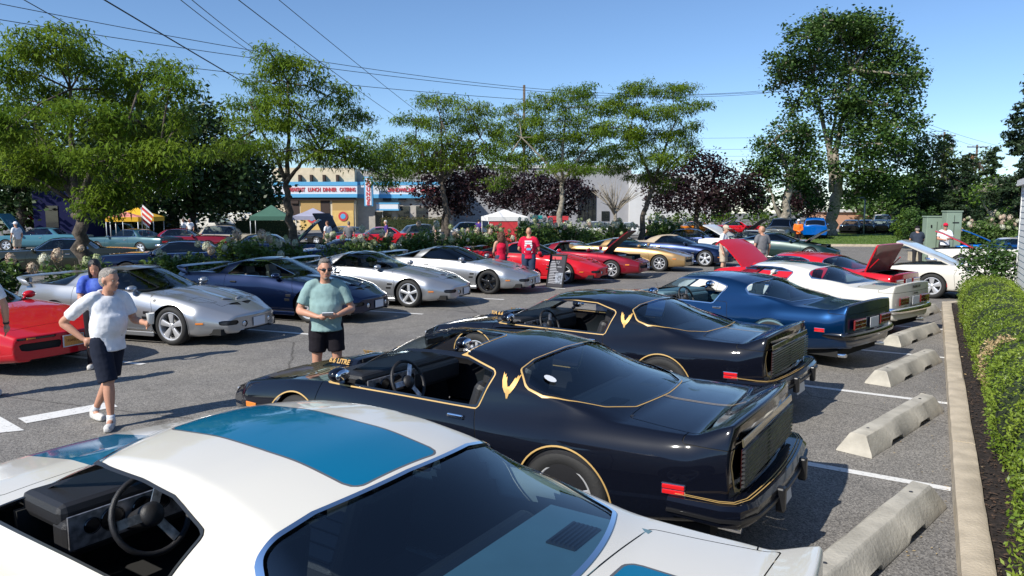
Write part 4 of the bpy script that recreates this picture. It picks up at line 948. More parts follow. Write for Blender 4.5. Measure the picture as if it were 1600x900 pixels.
def tree(name, label, base, trunk, limbs, blobs, leafm, barkm, per=40, sub=14, spread=.22, leaf=(.16, .05), kind='frond', flat=.5, group=None, shell=.5, twig=.012, droop=.5, cat='tree', twig_n=6):
    """trunk: list of (x,y,z,r) in world space; limbs: list of such lists; blobs: (centre, radii)"""
    root = empty(name, base, 0, label, cat, group); B = Vector(base)
    def loc(p): return (p[0] - B.x, p[1] - B.y, p[2] - B.z)
    t = MB()
    def wob(P, n=5, amp=.05):
        out = []
        for i in range(len(P) - 1):
            for k in range(n):
                f = k / n; p = [P[i][j] + (P[i + 1][j] - P[i][j]) * f for j in range(4)]
                a = 0 if (i == 0 and k == 0) else amp * p[3] / .15; out.append((p[0] + rng.normal(0, 1) * a, p[1] + rng.normal(0, 1) * a, p[2], p[3] * (1 + rng.normal(0, .05))))
        return out + [P[-1]]
    tp = wob(trunk); t.tube([loc(p) for p in tp], [p[3] for p in tp], 10)
    t.build('trunk', barkm, root, True)
    lb = MB()
    for l in limbs:
        lp = wob(l, 5, .035); lb.tube([loc(p) for p in lp], [p[3] for p in lp], 7)
    C, T = clump_points(blobs, per, sub, spread, flat, shell)
    ends = [l[-1] for l in limbs] + [trunk[-1]]
    for c, tw in T:
        e = min(ends, key=lambda q: (q[0] - c[0]) ** 2 + (q[1] - c[1]) ** 2 + (q[2] - c[2]) ** 2)
        mid = ((e[0] + c[0]) / 2, (e[1] + c[1]) / 2, (e[2] + c[2]) / 2 + .1); lb.tube([loc(e), loc(mid), loc(c)], [max(twig * 2.2, e[3] * .6), twig * 2, twig * 1.5], 5)
        for k in range(min(twig_n, len(tw))):
            q = tw[k]; m_ = (c + q) / 2 + np.array([0, 0, .08]); lb.tube([loc(c), loc(m_), loc(q)], [twig * 1.3, twig, twig * .5], 4, False)
    lb.build('limbs', barkm, root, True)
    C = C - np.array(base)
    V, F = fronds(C, leaf[0], leaf[1], droop) if kind == 'frond' else leaf_quads(C, leaf[0], leaf[1], droop * .3)
    o = mesh_obj('crown', V, F, leafm, root, False); o['kind'] = 'stuff'
    return root
def px_blobs(lst, Y, dy=1.0, k=1.0):
    """(u, v, half width px, half height px[, depth offset]) -> world ellipsoids around depth Y"""
    out = []
    for b in lst:
        y = Y + (b[4] if len(b) > 4 else rng.uniform(-dy, dy)); c = at(b[0], b[1], y); s = y / FPX
        out.append(((c.x, c.y, c.z), (b[2] * s * k, max(b[2], b[3]) * s * .9 * k, b[3] * s * k)))
    return out
def px_path(lst, Y, r0, r1):
    n = len(lst); out = []
    for i, b in enumerate(lst):
        c = at(b[0], b[1], Y + (b[2] if len(b) > 2 else 0)); out.append((c.x, c.y, c.z, r0 + (r1 - r0) * i / max(1, n - 1)))
    return out
L_LOC = leaf_mat('locust_leaf', (.085, .165, .013), (.19, .275, .028), .9, .45, .4)
L_GRN = leaf_mat('green_leaf', (.03, .075, .014), (.085, .15, .03), .35, .45, .2)
L_DRK = leaf_mat('dark_leaf', (.016, .042, .010), (.045, .085, .02), .4, .5, .15)
L_PUR = leaf_mat('purple_leaf', (.014, .008, .010), (.042, .018, .022), .6, .42, .15)
L_BOX = leaf_mat('boxwood_leaf', (.12, .20, .018), (.26, .34, .045), 2.2, .4, .3)
L_DEAD = leaf_mat('dead_leaf', (.36, .25, .12), (.62, .48, .26), 6, .6, .2)
L_HYD = leaf_mat('hydrangea_leaf', (.05, .105, .02), (.12, .19, .045), 2.5, .45, .25)
L_CON = leaf_mat('conifer_needles', (.016, .036, .016), (.04, .07, .026), .6, .55, .1)
L_BRI = leaf_mat('bright_leaf', (.06, .13, .015), (.14, .22, .03), 1.2, .45, .25)
L_HED = leaf_mat('hedge_leaf', (.07, .085, .018), (.16, .12, .04), 2.5, .5, .2)
BARK = mat('bark', (.075, .06, .047), .9, var=.5, vscale=9, bump=.9, bscale=22); BARK_P = mat('pale_bark', (.25, .22, .175), .9, var=.35, vscale=7, bump=.9, bscale=16)
def bloom_mesh(name, m, seed):
    r_ = np.random.default_rng(seed); n = 150; u = r_.normal(size=(n, 3)); u /= np.linalg.norm(u, axis=1, keepdims=True); C = u * np.array([.085, .085, .105]) * r_.uniform(.75, 1.05, (n, 1)); C[:, 2] += .02
    a = np.cross(u, r_.normal(size=(n, 3))); a /= np.linalg.norm(a, axis=1, keepdims=True); b = np.cross(u, a); s = r_.uniform(.014, .026, (n, 1)); 
    V = np.stack([C + a * s, C + b * s + u * .006, C - a * s, C - b * s + u * .006], 1).reshape(-1, 3)
    me = mesh_obj(name, V, np.arange(4 * n).reshape(-1, 4), m, None, False); d = me.data; bpy.data.objects.remove(me); return d
BLOOM_W = leaf_mat('bloom_white', (.50, .52, .36), (.72, .70, .58), 9, .6, .2); BLOOM_G = leaf_mat('bloom_green', (.30, .38, .16), (.55, .58, .33), 9, .6, .2); BLOOM_P = leaf_mat('bloom_pink', (.48, .34, .28), (.66, .56, .40), 9, .6, .2)
BLOOMS = [bloom_mesh('bloom', m, i) for i, m in enumerate((BLOOM_W, BLOOM_G, BLOOM_P, BLOOM_W, BLOOM_G))]
def hydrangea(loc, label, wd=.8, ht=1.2, blooms=9, seed=0, group='hydrangea bushes in the planting island', pink=.2):
    root = empty('hydrangea_bush', loc, 0, label, 'shrub', group); r_ = random.Random(seed)
    bl = []
    for k in range(5): q = r_.uniform(0, 6.28); bl.append(((math.cos(q) * wd * .45, math.sin(q) * wd * .45, ht * r_.uniform(.4, .62)), (wd * .5, wd * .5, ht * .36)))
    C, T = clump_points(bl, 20, 85, .08, .8, .45); C = C[C[:, 2] > .05]; V, F = leaf_quads(C, .13, .08, .1)
    o = mesh_obj('foliage', V, F, L_HYD, root, False); o['kind'] = 'stuff'
    st = MB()
    for k in range(9): q = r_.uniform(0, 6.28); e = r_.uniform(.2, .9) * wd * .8; st.tube([(0.05 * math.cos(q), .05 * math.sin(q), 0), (e * .5 * math.cos(q), e * .5 * math.sin(q), ht * .5), (e * math.cos(q), e * math.sin(q), ht * .85)], [.012, .009, .006], 5)
    st.build('stems', BARK, root, True)
    for k in range(blooms):
        q = r_.uniform(0, 6.28); e = math.sqrt(r_.random()) * wd * .95; z = ht * (1.02 - .35 * (e / wd) ** 2) * r_.uniform(.82, 1.08)
        b = bpy.data.objects.new('bloom', BLOOMS[2 if r_.random() < pink else r_.choice((0, 1, 3, 4))]); COL.objects.link(b); b.parent = root
        b.location = (e * math.cos(q), e * math.sin(q), z); s = r_.uniform(.75, 1.35); b.scale = (s, s, s * r_.uniform(.9, 1.2)); b.rotation_euler = (r_.uniform(-.5, .5), r_.uniform(-.5, .5), q)
    return root
def bush(name, loc, label, r, leafm, leaf=(.07, .04), n=6, per=14, sub=90, group=None, cat='shrub'):
    root = empty(name, loc, 0, label, cat, group); bl = []
    for k in range(n): q = rng.uniform(0, 6.28); bl.append(((math.cos(q) * r[0] * .35, math.sin(q) * r[1] * .35, r[2] * rng.uniform(.45, .6)), (r[0] * .66, r[1] * .66, r[2] * .45)))
    C, T = clump_points(bl, per, sub, .06, .9, .7); C = C[C[:, 2] > .03]; V, F = leaf_quads(C, *leaf); o = mesh_obj('foliage', V, F, leafm, root, False); o['kind'] = 'stuff'
    st = MB()
    for k in range(7): q = rng.uniform(0, 6.28); st.tube([(0, 0, 0), (r[0] * .3 * math.cos(q), r[1] * .3 * math.sin(q), r[2] * .6)], [.03, .012], 5)
    st.build('stems', BARK, root, True); return root
# ================================================================== people
BAKE = []
def loft(mb, secs, n=20):
    V = []; F = []; secs = [((v[0], v[1], v[2]), v[3], v[4]) for v in crom([(*c, a, b) for c, a, b in secs], 4)]
    for (c, rx, ry) in secs:
        for k in range(n):
            q = 2 * math.pi * k / n; V.append((c[0] + rx * math.cos(q), c[1] + ry * math.sin(q), c[2]))
    m = len(secs)
    for i in range(m - 1):
        for k in range(n): F.append((i * n + k, i * n + (k + 1) % n, (i + 1) * n + (k + 1) % n, (i + 1) * n + k))
    F.append(tuple(range(n))[::-1]); F.append(tuple((m - 1) * n + k for k in range(n)))
    return mb.add(V, F)
def fuse(mb, name, m, parent, vox, smooth=4, fold=0.):
    """union the overlapping shapes into one continuous surface"""
    o = mb.build(name, m, parent, True)
    r_ = o.modifiers.new('r', 'REMESH'); r_.mode = 'VOXEL'; r_.voxel_size = vox; r_.use_smooth_shade = True
    s = o.modifiers.new('s', 'SMOOTH'); s.iterations = smooth; s.factor = .5
    if fold > 0:
        t = bpy.data.textures.get('folds') or bpy.data.textures.new('folds', 'CLOUDS'); t.noise_scale = .10; t.noise_depth = 2
        d = o.modifiers.new('d', 'DISPLACE'); d.texture = t; d.strength = fold; d.mid_level = .5; d.texture_coords = 'LOCAL'
    BAKE.append(o); return o
def bake_all():
    bpy.context.view_layer.update(); dg = bpy.context.evaluated_depsgraph_get()
    new = [(o, bpy.data.meshes.new_from_object(o.evaluated_get(dg))) for o in BAKE]
    for o, me in new:
        old = o.data; m = old.materials[0] if old.materials else None; o.modifiers.clear(); o.data = me; me.name = old.name
        if m: me.materials.clear(); me.materials.append(m)
        me.polygons.foreach_set('use_smooth', np.ones(len(me.polygons), dtype=bool)); bpy.data.meshes.remove(old)
def crom(P, n=4):
    """Catmull-Rom through rows of numbers"""
    P = [np.array(p, float) for p in P]; out = []
    for i in range(len(P) - 1):
        a, b, c, d = P[max(i - 1, 0)], P[i], P[i + 1], P[min(i + 2, len(P) - 1)]
        for k in range(n):
            t = k / n; out.append(.5 * (2 * b + (c - a) * t + (2 * a - 5 * b + 4 * c - d) * t * t + (3 * b - a - 3 * c + d) * t ** 3))
    return out + [P[-1]]
def limb(mb, pts, rad, n=14):
    q = crom([(*p, r) for p, r in zip(pts, rad)], 4); return mb.tube([tuple(v[:3]) for v in q], [max(.004, v[3]) for v in q], n)
def lerp(a, b, t): return tuple(a[i] + (b[i] - a[i]) * t for i in range(3))
def hand(mb, wrist, fwd, pal, side, curl=.5, s=1.0):
    f = Vector(fwd).normalized(); p = Vector(pal); p = (p - f * p.dot(f)).normalized(); a = f.cross(p) * side; w_ = Vector(wrist)
    c = w_ + f * .045 * s; mb.tube([w_ - f * .02, w_ + f * .02 * s, c, c + f * .045 * s], [.026 * s, .03 * s, .037 * s, .034 * s], 10, flat=.62)
    mb.ell(c, (.04 * s, .04 * s, .04 * s), 10, 6)
    for k, ln in enumerate((.068, .076, .071, .055)):
        o = c + a * ((1.5 - k) * .0185 * s) + f * .042 * s; P = [o - f * .02]; d = f.copy()
        for j in range(3):
            d = (d + p * (curl * .75)).normalized(); P.append(P[-1] + d * (ln * s * (.5, .36, .3)[j] + (.02 if j == 0 else 0)))
        mb.tube(P, [.0095 * s, .0092 * s, .0085 * s, .007 * s], 7)
    o = c + a * .03 * s - f * .02; mb.tube([o, o + (a * .9 + f * .5 + p * .4).normalized() * .035 * s, o + (a * .6 + f * 1.2 + p * .7).normalized() * .068 * s], [.013 * s, .0115 * s, .008 * s], 7)
SK_L = mat('skin_light', (.54, .31, .21), .5, bump=.1, bscale=90); SK_T = mat('skin_tan', (.50, .255, .165), .5, bump=.1, bscale=90); SK_B = mat('skin_brown', (.26, .13, .08), .5)
mat('eye_white', (.42, .38, .34), .3); mat('eye_dark', (.02, .015, .012), .15); mat('lip', (.33, .12, .10), .5); mat('sole', (.55, .54, .5), .7)
def cloth(name, col, col2=None, sc=12): return mat('cloth_' + name, col, .85, spec=.2, var=.0 if col2 else .08, col2=col2, vscale=sc, bump=.35, bscale=14)
def person(label, loc, rz, H=1.76, J={}, shirt=None, sleeve='short', bottom=None, shorts=True, shoe=None, sock=None, hair=None, hair_style='short', hat=None, skin=None, glasses=False, goatee=None, belly=0., build=1.0, vox=.012, head=(0, 0), hem=None, hands=(None, None), group=None, name='person', watch=None, hip_z=None, loose=1.0, short_len=.97, collar=False, detail=True, female=False):
    s = H / 1.76; skin = skin or SK_L
    root = empty(name, loc, rz, label, 'person', group)
    j = dict(pel=(0, 0, .96), ch=(0.0, 0, 1.27), nk=(.0, 0, 1.47), hd=(.03, 0, 1.50), shL=(0, .185 * build, 1.42), shR=(0, -.185 * build, 1.42), elL=(-.03, .27, 1.12), elR=(-.03, -.27, 1.12), wrL=(.06, .28, .87), wrR=(.06, -.28, .87),
             hpL=(0, .095, .93), hpR=(0, -.095, .93), knL=(.02, .11, .50), knR=(.02, -.11, .50), anL=(-.02, .12, .08), anR=(-.02, -.12, .08), toL=(.16, .15, .03), toR=(.16, -.15, .03)); j.update(J)
    S = lambda p: (p[0] * s, p[1] * s, p[2] * s)
    j = {k: S(v) for k, v in j.items()}
    b = MB(); k_ = s * build
    pel, ch, nk = j['pel'], j['ch'], j['nk']
    def tors(inf, low, top):
        L = []
        P = [(pel[0], pel[1], pel[2] - .10 * s), pel, lerp(pel, ch, .35), lerp(pel, ch, .75), ch, lerp(ch, nk, .45), lerp(ch, nk, .78), nk]
        rx = [.105, .118 + belly * .3, .118 + belly, .122 + belly * .9, .125 + belly * .3, .112, .080, .052]; ry = [.165, .172, .165 + belly * .35, .17 + belly * .3, .182, .182, .135, .055]
        if female: ry = [.17, .175, .135, .14, .15, .148, .105, .048]; rx = [.11, .11, .095, .105, .125, .098, .068, .048]
        for i in range(low, top): L.append(((P[i][0] + (belly * .5 * s if 1 <= i <= 3 else 0), P[i][1], P[i][2]), rx[i] * k_ + inf, ry[i] * k_ + inf))
        return L
    loft(b, tors(0, 0, 8))
    for sd in 'LR':
        sh, el, wr = j['sh' + sd], j['el' + sd], j['wr' + sd]; hp, kn, an, to = j['hp' + sd], j['kn' + sd], j['an' + sd], j['to' + sd]
        limb(b, [lerp(nk, sh, .4), lerp(nk, sh, .92), lerp(sh, el, .3), lerp(sh, el, .7), el, lerp(el, wr, .3), lerp(el, wr, .75), wr], [.045 * k_, .055 * k_, .054 * k_, .047 * k_, .042 * k_, .044 * k_, .034 * k_, .027 * k_], 12)
        limb(b, [(hp[0], hp[1], hp[2] + .03), lerp(hp, kn, .15), lerp(hp, kn, .6), kn, lerp(kn, an, .28), lerp(kn, an, .65), lerp(kn, an, .92), an], [.09 * k_, .094 * k_, .075 * k_, .058 * k_, .061 * k_, .045 * k_, .034 * k_, .036 * k_], 12)
        b.tube([an, lerp(an, to, .4), to], [.036 * s, .036 * s, .028 * s], 8)
        hd = hands[0 if sd == 'L' else 1] or dict(fwd=[wr[i] - el[i] for i in range(3)], pal=(0, -1 if sd == 'L' else 1, 0), curl=.35)
        hand(b, wr, hd['fwd'], hd['pal'], hd.get('side', 1 if sd == 'L' else -1), hd.get('curl', .4), s)
    # head
    hM = Matrix.Translation(j['hd']) @ Matrix.Rotation(R(head[0]), 4, 'Z') @ Matrix.Rotation(R(head[1]), 4, 'Y') @ Matrix.Scale(s, 4)
    h = MB(); h.ell((.005, 0, .165), (.100, .078, .105)); h.ell((.03, 0, .095), (.072, .064, .085)); h.ell((.062, 0, .045), (.036, .04, .03)); h.tube([(.10, 0, .15), (.122, 0, .112), (.105, 0, .10)], [.011, .0165, .014], 8)
    h.ell((.085, 0, .162), (.025, .055, .013)); h.ell((.09, 0, .068), (.018, .032, .014))
    for sg in (-1, 1): h.ell((-.002, sg * .079, .13), (.024, .012, .034), 10, 6, (0, 0, sg * .3)); h.ell((.07, sg * .042, .105), (.024, .02, .022))
    h.tube([(-.02, 0, -.06), (-.008, 0, .02), (.005, 0, .09)], [.06, .054, .056], 12)
    h.xf(hM); b.add(h.V, h.F)
    body = fuse(b, 'body', skin, root, vox, 3)
    def hp_(V): return [tuple(hM @ Vector(v)) for v in V]
    if detail:
        for sg in (-1, 1):
            if not glasses:
                e = MB().ell((.086, sg * .032, .138), (.012, .013, .006), 10, 6).xf(hM).build('eye', MATS['eye_white'], body, True); MB().ell((.0965, sg * .032, .138), (.004, .007, .006), 8, 5).xf(hM).build('iris', MATS['eye_dark'], e, True)
        MB().ell((.101, 0, .069), (.007, .026, .006), 12, 6).xf(hM).build('mouth', MATS['lip'], body, True)
    if glasses:
        g = MB()
        for sg in (-1, 1): g.ell((.104, sg * .034, .138), (.009, .031, .020), 12, 6, (0, 0, sg * .25)); g.tube([(.092, sg * .066, .145), (.0, sg * .082, .142)], .004, 5)
        g.box((.108, 0, .142), (.006, .02, .006)); g.xf(hM).build('sunglasses', MATS['black_gloss'], root, True)
    if hair:
        q = MB()
        if hair_style == 'short':
            q.ell((-.006, 0, .178), (.102, .0815, .097)); q.ell((-.032, 0, .130), (.076, .0795, .085)); q.ell((.055, 0, .236), (.04, .055, .026))
        elif hair_style == 'balding':
            q.ell((-.04, 0, .12), (.074, .085, .075)); q.ell((-.03, 0, .16), (.086, .0835, .07))
        elif hair_style == 'long':
            q.ell((-.012, 0, .178), (.112, .09, .105)); q.ell((-.05, 0, .08), (.085, .10, .15)); q.ell((-.065, 0, -.06), (.065, .105, .16)); q.ell((.02, .07, .04), (.03, .025, .14)); q.ell((.02, -.07, .04), (.03, .025, .14))
        elif hair_style == 'curly':
            rr = random.Random(3)
            q.ell((-.015, 0, .17), (.115, .105, .11)); q.ell((-.06, 0, .03), (.085, .125, .16))
            for k in range(60):
                a = rr.uniform(0, 6.28); z = rr.uniform(-.14, .22); rad = .09 + .02 * rr.random(); q.ell((-.045 + rad * math.cos(a) * .8, rad * 1.2 * math.sin(a), z), (.024, .024, .03), 7, 5)
        q.xf(hM)
        if hair_style != 'curly' : 
            ho = fuse(q, 'hair', hair, root, max(.009, vox * .8), 3, .008)
        else: ho = fuse(q, 'hair', hair, root, .014 * s, 1, .01)
    if goatee: MB().ell((.076, 0, .036), (.026, .028, .026), 12, 8).ell((.101, 0, .082), (.007, .026, .006), 10, 6).xf(hM).build('goatee', goatee, root, True)
    if hat:
        c = MB(); c.ell((-.002, 0, .195), (.112, .09, .088), 18, 12); c.xf(hM); ho = c.build('cap', hat, root, True)
        v = MB(); pts = []
        for k in range(9): a = R(-62 + k * 15.5); pts.append((.085 + .105 * math.cos(a), .082 * math.sin(a) / .88))
        v.prism([(.06, -.082)] + pts + [(.06, .082)], .178, .188); v.xf(hM); v.build('visor', hat, ho, False)
    # clothes
    if shirt:
        t = MB(); inf = .016 * loose * s; secs = tors(inf, 1, 8); hz = (hem if hem else .86) * s
        p0 = secs[0]; secs = [((p0[0][0], p0[0][1], hz), p0[1] + .012 * s, p0[2] + .012 * s)] + secs[:]
        secs[-1] = ((secs[-1][0][0], secs[-1][0][1], secs[-1][0][2] - .015), secs[-1][1] + .004, secs[-1][2] + .012); loft(t, secs, 20)
        for sd in 'LR':
            sh, el = j['sh' + sd], j['el' + sd]
            if sleeve == 'short': limb(t, [lerp(nk, sh, .35), lerp(nk, sh, .85), lerp(sh, el, .25), lerp(sh, el, .5), lerp(sh, el, .74)], [.058 * k_, .071 * k_, .073 * k_, .071 * k_, .071 * k_], 12)
            elif sleeve == 'long': wr = j['wr' + sd]; limb(t, [lerp(ch, sh, .5), sh, lerp(sh, el, .5), el, lerp(el, wr, .5), wr], [.07 * k_, .078 * k_, .068 * k_, .06 * k_, .05 * k_, .04 * k_], 12)
            else: t.tube([lerp(ch, sh, .3), lerp(ch, sh, .8)], [.07 * k_, .055 * k_], 10)
        fuse(t, 'shirt', shirt, root, vox, 8, .014)
    if collar:
        c = MB(); c.tube([(nk[0] + .072 * s * math.cos(q), nk[1] + .075 * s * math.sin(q), nk[2] - .005 * s - .035 * s * math.cos(q)) for q in [R(-150 + 300 * k / 14 + 180) for k in range(15)]], .022 * s, 8, flat=.5); c.build('collar', shirt, root, True)
    if bottom:
        t = MB(); lo = tors(.012 * s, 0, 3); lo[0] = (lo[0][0], lo[0][1] * 1.0, lo[0][2]); loft(t, lo, 18)
        for sd in 'LR':
            hp, kn, an = j['hp' + sd], j['kn' + sd], j['an' + sd]
            if shorts: limb(t, [(hp[0], hp[1], hp[2] + .06 * s), lerp(hp, kn, .2), lerp(hp, kn, .6 * short_len), lerp(hp, kn, short_len)], [.105 * k_, .115 * k_, .108 * k_, .105 * k_], 14)
            else: limb(t, [(hp[0], hp[1], hp[2] + .06 * s), lerp(hp, kn, .2), lerp(hp, kn, .6), kn, lerp(kn, an, .5), (an[0], an[1], an[2] - .02)], [.105 * k_, .112 * k_, .095 * k_, .08 * k_, .072 * k_, .068 * k_], 14)
        fuse(t, 'shorts' if shorts else 'trousers', bottom, root, vox, 7, .010)
    for sd in 'LR':
        an, to = Vector(j['an' + sd]), Vector(j['to' + sd]); f = (to - an); f.z = 0; f.normalize(); sm = shoe or MATS['sole']
        t = MB(); he = Vector((an.x, an.y, an.z - .035 * s)) - f * .05 * s; t.tube([he + Vector((0, 0, .0)), he + f * .05 * s, he + f * .13 * s, he + f * .20 * s, he + f * .265 * s], [.036 * s, .044 * s, .045 * s, .046 * s, .03 * s], 12, flat=.85); t.tube([(an.x, an.y, an.z - .02), (an.x, an.y, an.z + .04 * s)], [.05 * s, .046 * s], 10)
        t.tube([Vector((q.x, q.y, an.z - .065 * s)) for q in (he, he + f * .08 * s, he + f * .18 * s, he + f * .26 * s)], [.036 * s, .043 * s, .05 * s, .036 * s], 10, flat=.3)
        fuse(t, 'shoe', sm, root, max(.012, vox * .8), 2)
        if sock: kn = Vector(j['kn' + sd]); MB().tube([an, an.lerp(kn, .16)], [.041 * s, .043 * s], 10).build('sock', sock, root, True)
    if watch:
        wr, el = Vector(j['wr' + watch[0]]), Vector(j['el' + watch[0]]); p = wr.lerp(el, .1); d = (el - wr).normalized(); MB().tube([p - d * .012, p + d * .012], .034 * s, 14).build('wrist_watch', MATS['black_trim'], root, True)
    return root, hM
# ================================================================== setting
def ground_mat():
    m = bpy.data.materials.new('asphalt'); m.use_nodes = True; t = m.node_tree; b = t.nodes['Principled BSDF']; L = t.links.new
    tc = t.nodes.new('ShaderNodeTexCoord')
    def noise(sc, det=4, rough=.6):
        n = t.nodes.new('ShaderNodeTexNoise'); n.inputs['Scale'].default_value = sc; n.inputs['Detail'].default_value = det; n.inputs['Roughness'].default_value = rough; L(tc.outputs['Object'], n.inputs['Vector']); return n
    def ramp(fac, p0, c0, p1, c1):
        r = t.nodes.new('ShaderNodeValToRGB'); r.color_ramp.elements[0].position = p0; r.color_ramp.elements[0].color = (*c0, 1); r.color_ramp.elements[1].position = p1; r.color_ramp.elements[1].color = (*c1, 1); L(fac, r.inputs['Fac']); return r
    def mul(a, b_):
        x = t.nodes.new('ShaderNodeMix'); x.data_type = 'RGBA'; x.blend_type = 'MULTIPLY'; x.inputs[0].default_value = 1; L(a, x.inputs[6]); L(b_, x.inputs[7]); return x.outputs[2]
    vo = t.nodes.new('ShaderNodeTexVoronoi'); vo.inputs['Scale'].default_value = 90; L(tc.outputs['Object'], vo.inputs['Vector'])
    agg = ramp(vo.outputs['Color'], .15, (.11, .105, .098), .95, (.36, .34, .31))
    big = ramp(noise(.35, 5).outputs['Fac'], .3, (.78, .78, .80), .7, (1.12, 1.10, 1.06)); mid = ramp(noise(3.2, 6, .7).outputs['Fac'], .3, (.8, .8, .8), .72, (1.1, 1.1, 1.1))
    # oil spots
    sp = ramp(noise(1.1, 3).outputs['Fac'], .66, (1, 1, 1), .74, (.62, .61, .6))
    # hairline cracks
    wv = t.nodes.new('ShaderNodeTexVoronoi'); wv.feature = 'DISTANCE_TO_EDGE'; wv.inputs['Scale'].default_value = .22; wm = t.nodes.new('ShaderNodeMix'); wm.data_type = 'RGBA'; wm.inputs[0].default_value = .12; L(tc.outputs['Object'], wm.inputs[6]); L(noise(1.6, 6, .7).outputs['Color'], wm.inputs[7]); L(wm.outputs[2], wv.inputs['Vector'])
    ck = ramp(wv.outputs['Distance'], .0008, (.45, .44, .43), .0022, (1, 1, 1))
    c = mul(mul(mul(mul(agg.outputs[0], big.outputs[0]), mid.outputs[0]), sp.outputs[0]), ck.outputs[0]); L(c, b.inputs['Base Color'])
    _in(b, 'Roughness', .82); _in(b, 'Specular IOR Level', .35)
    bp = t.nodes.new('ShaderNodeBump'); bp.inputs['Strength'].default_value = .55; bp.inputs['Distance'].default_value = .006; L(vo.outputs['Distance'], bp.inputs['Height']); L(bp.outputs[0], b.inputs['Normal'])
    return m
def line_mat():
    m = bpy.data.materials.new('line_paint'); m.use_nodes = True; t = m.node_tree; b = t.nodes['Principled BSDF']; L = t.links.new
    tc = t.nodes.new('ShaderNodeTexCoord'); n = t.nodes.new('ShaderNodeTexNoise'); n.inputs['Scale'].default_value = 26; n.inputs['Detail'].default_value = 8; n.inputs['Roughness'].default_value = .75; L(tc.outputs['Object'], n.inputs['Vector'])
    r = t.nodes.new('ShaderNodeValToRGB'); r.color_ramp.elements[0].position = .33; r.color_ramp.elements[0].color = (.25, .24, .23, 1); r.color_ramp.elements[1].position = .46; r.color_ramp.elements[1].color = (.72, .71, .68, 1); L(n.outputs['Fac'], r.inputs['Fac']); L(r.outputs[0], b.inputs['Base Color']); _in(b, 'Roughness', .8); return m
def sheet(name, poly, z, m, kind='structure', parent=None):
    o = mesh_obj(name, [(x, y, z) for x, y in poly], [tuple(range(len(poly)))], m, parent, False)
    if kind: o['kind'] = kind
    return o
GM = ground_mat(); LM = line_mat()
sheet('parking_lot', [(-300, -60), (300, -60), (300, 500), (-300, 500)], 0, GM)
def strip(p, q, wd, z=.005, name='parking_line'):
    p, q = Vector(p[:2]), Vector(q[:2]); d = (q - p).normalized(); n = Vector((-d.y, d.x)) * wd / 2; k = 8; V = []
    for i in range(k + 1):
        c = p.lerp(q, i / k); j = 1 + rng.normal(0, .03); V += [(c.x + n.x * j, c.y + n.y * j, z), (c.x - n.x * j, c.y - n.y * j, z)]
    o = mesh_obj(name, V, [(2 * i, 2 * i + 2, 2 * i + 3, 2 * i + 1) for i in range(k)], LM, None, False); o['kind'] = 'structure'; return o
for k in range(-1, 5): strip(rd(6.90 + 3.14 * k, .10 + .05 * k), rd(6.90 + 3.14 * k, 5.4), .105)
for k in range(-1, 10): strip(rd(9.2 + 3.2 * k, 10.5 - .06 * k), rd(8.3 + 3.2 * k, 15.2), .105)
def gpx(u, v): 
    dx = (u - 800) / FPX; dz = -(v - 450) / FPX; d = (dx, math.cos(PITCH) + dz * math.sin(PITCH), -math.sin(PITCH) + dz * math.cos(PITCH)); t = -CAMH / d[2]; return (d[0] * t, d[1] * t)
sheet('arrow_marking', [gpx(28, 654), gpx(41, 662), gpx(184, 636), gpx(174, 628)], .006, LM)
sheet('arrow_marking', [gpx(-90, 600), gpx(-190, 668), gpx(-60, 683), gpx(38, 673)], .006, LM)
# kerb frame: s along the kerb, t to its right
K0 = Vector((2.85, 4.41)); KS = Vector((.503, .864)); KT = Vector((.864, -.503))
def kp(s, t): v = K0 + KS * s + KT * t; return (v.x, v.y)
CONC = mat('concrete', (.47, .40, .30), .85, var=.16, vscale=5, bump=.35, bscale=45, detail=8); CONC2 = mat('concrete_stop', (.40, .375, .32), .85, var=.2, vscale=4, bump=.3, bscale=40, detail=9)
kroot = empty('kerb', (0, 0, 0)); kroot['kind'] = 'structure'
def kerb_piece(s0, s1):
    sec = [(0, -.05), (.012, .142), (.03, .152), (.175, .152), (.195, .14), (.195, -.05)]; V = []
    n = 10
    for i in range(n + 1):
        s = s0 + (s1 - s0) * i / n
        for t, z in sec: x, y = kp(s, t + rng.normal(0, .002)); V.append((x, y, z + (rng.normal(0, .0025) if z > 0 else 0)))
    F = [(i * 6 + j, i * 6 + (j + 1) % 6, (i + 1) * 6 + (j + 1) % 6, (i + 1) * 6 + j) for i in range(n) for j in range(6)] + [tuple(range(6)), tuple(n * 6 + j for j in range(6))]
    o = mesh_obj('kerb_stone', V, F, CONC, kroot, True); o.data.set_sharp_from_angle(angle=R(40))
for a in range(-3, 5): kerb_piece(a * 3.05 - .4, a * 3.05 + 3.03 - .4)
# rounded end of the bed
V = []; sec = [(0, -.05), (.012, .142), (.03, .152), (.175, .152), (.195, .14), (.195, -.05)]; n = 14
for i in range(n + 1):
    if i <= 10: q = R(90) * i / 10; c = Vector((14.5, .9)); rr = .9; 
    for t, z in sec:
        if i <= 10: s_ = 14.5 + (rr - t) * math.sin(q); t_ = .9 - (rr - t) * math.cos(q)
        else: s_ = 14.5 + (rr - t); t_ = .9 + (i - 10) * .6
        x, y = kp(s_, t_); V.append((x, y, z))
F = [(i * 6 + j, i * 6 + (j + 1) % 6, (i + 1) * 6 + (j + 1) % 6, (i + 1) * 6 + j) for i in range(n) for j in range(6)]
mesh_obj('kerb_return', V, F, CONC, kroot, True).data.set_sharp_from_angle(angle=R(40))
MUL = mat('mulch', (.022, .015, .012), .95, var=.7, vscale=30, bump=1.0, bscale=60)
sheet('mulch_bed', [kp(-9, .15), kp(14.6, .15), kp(15.25, .8), kp(15.25, 4), kp(-9, 4)], .105, MUL)
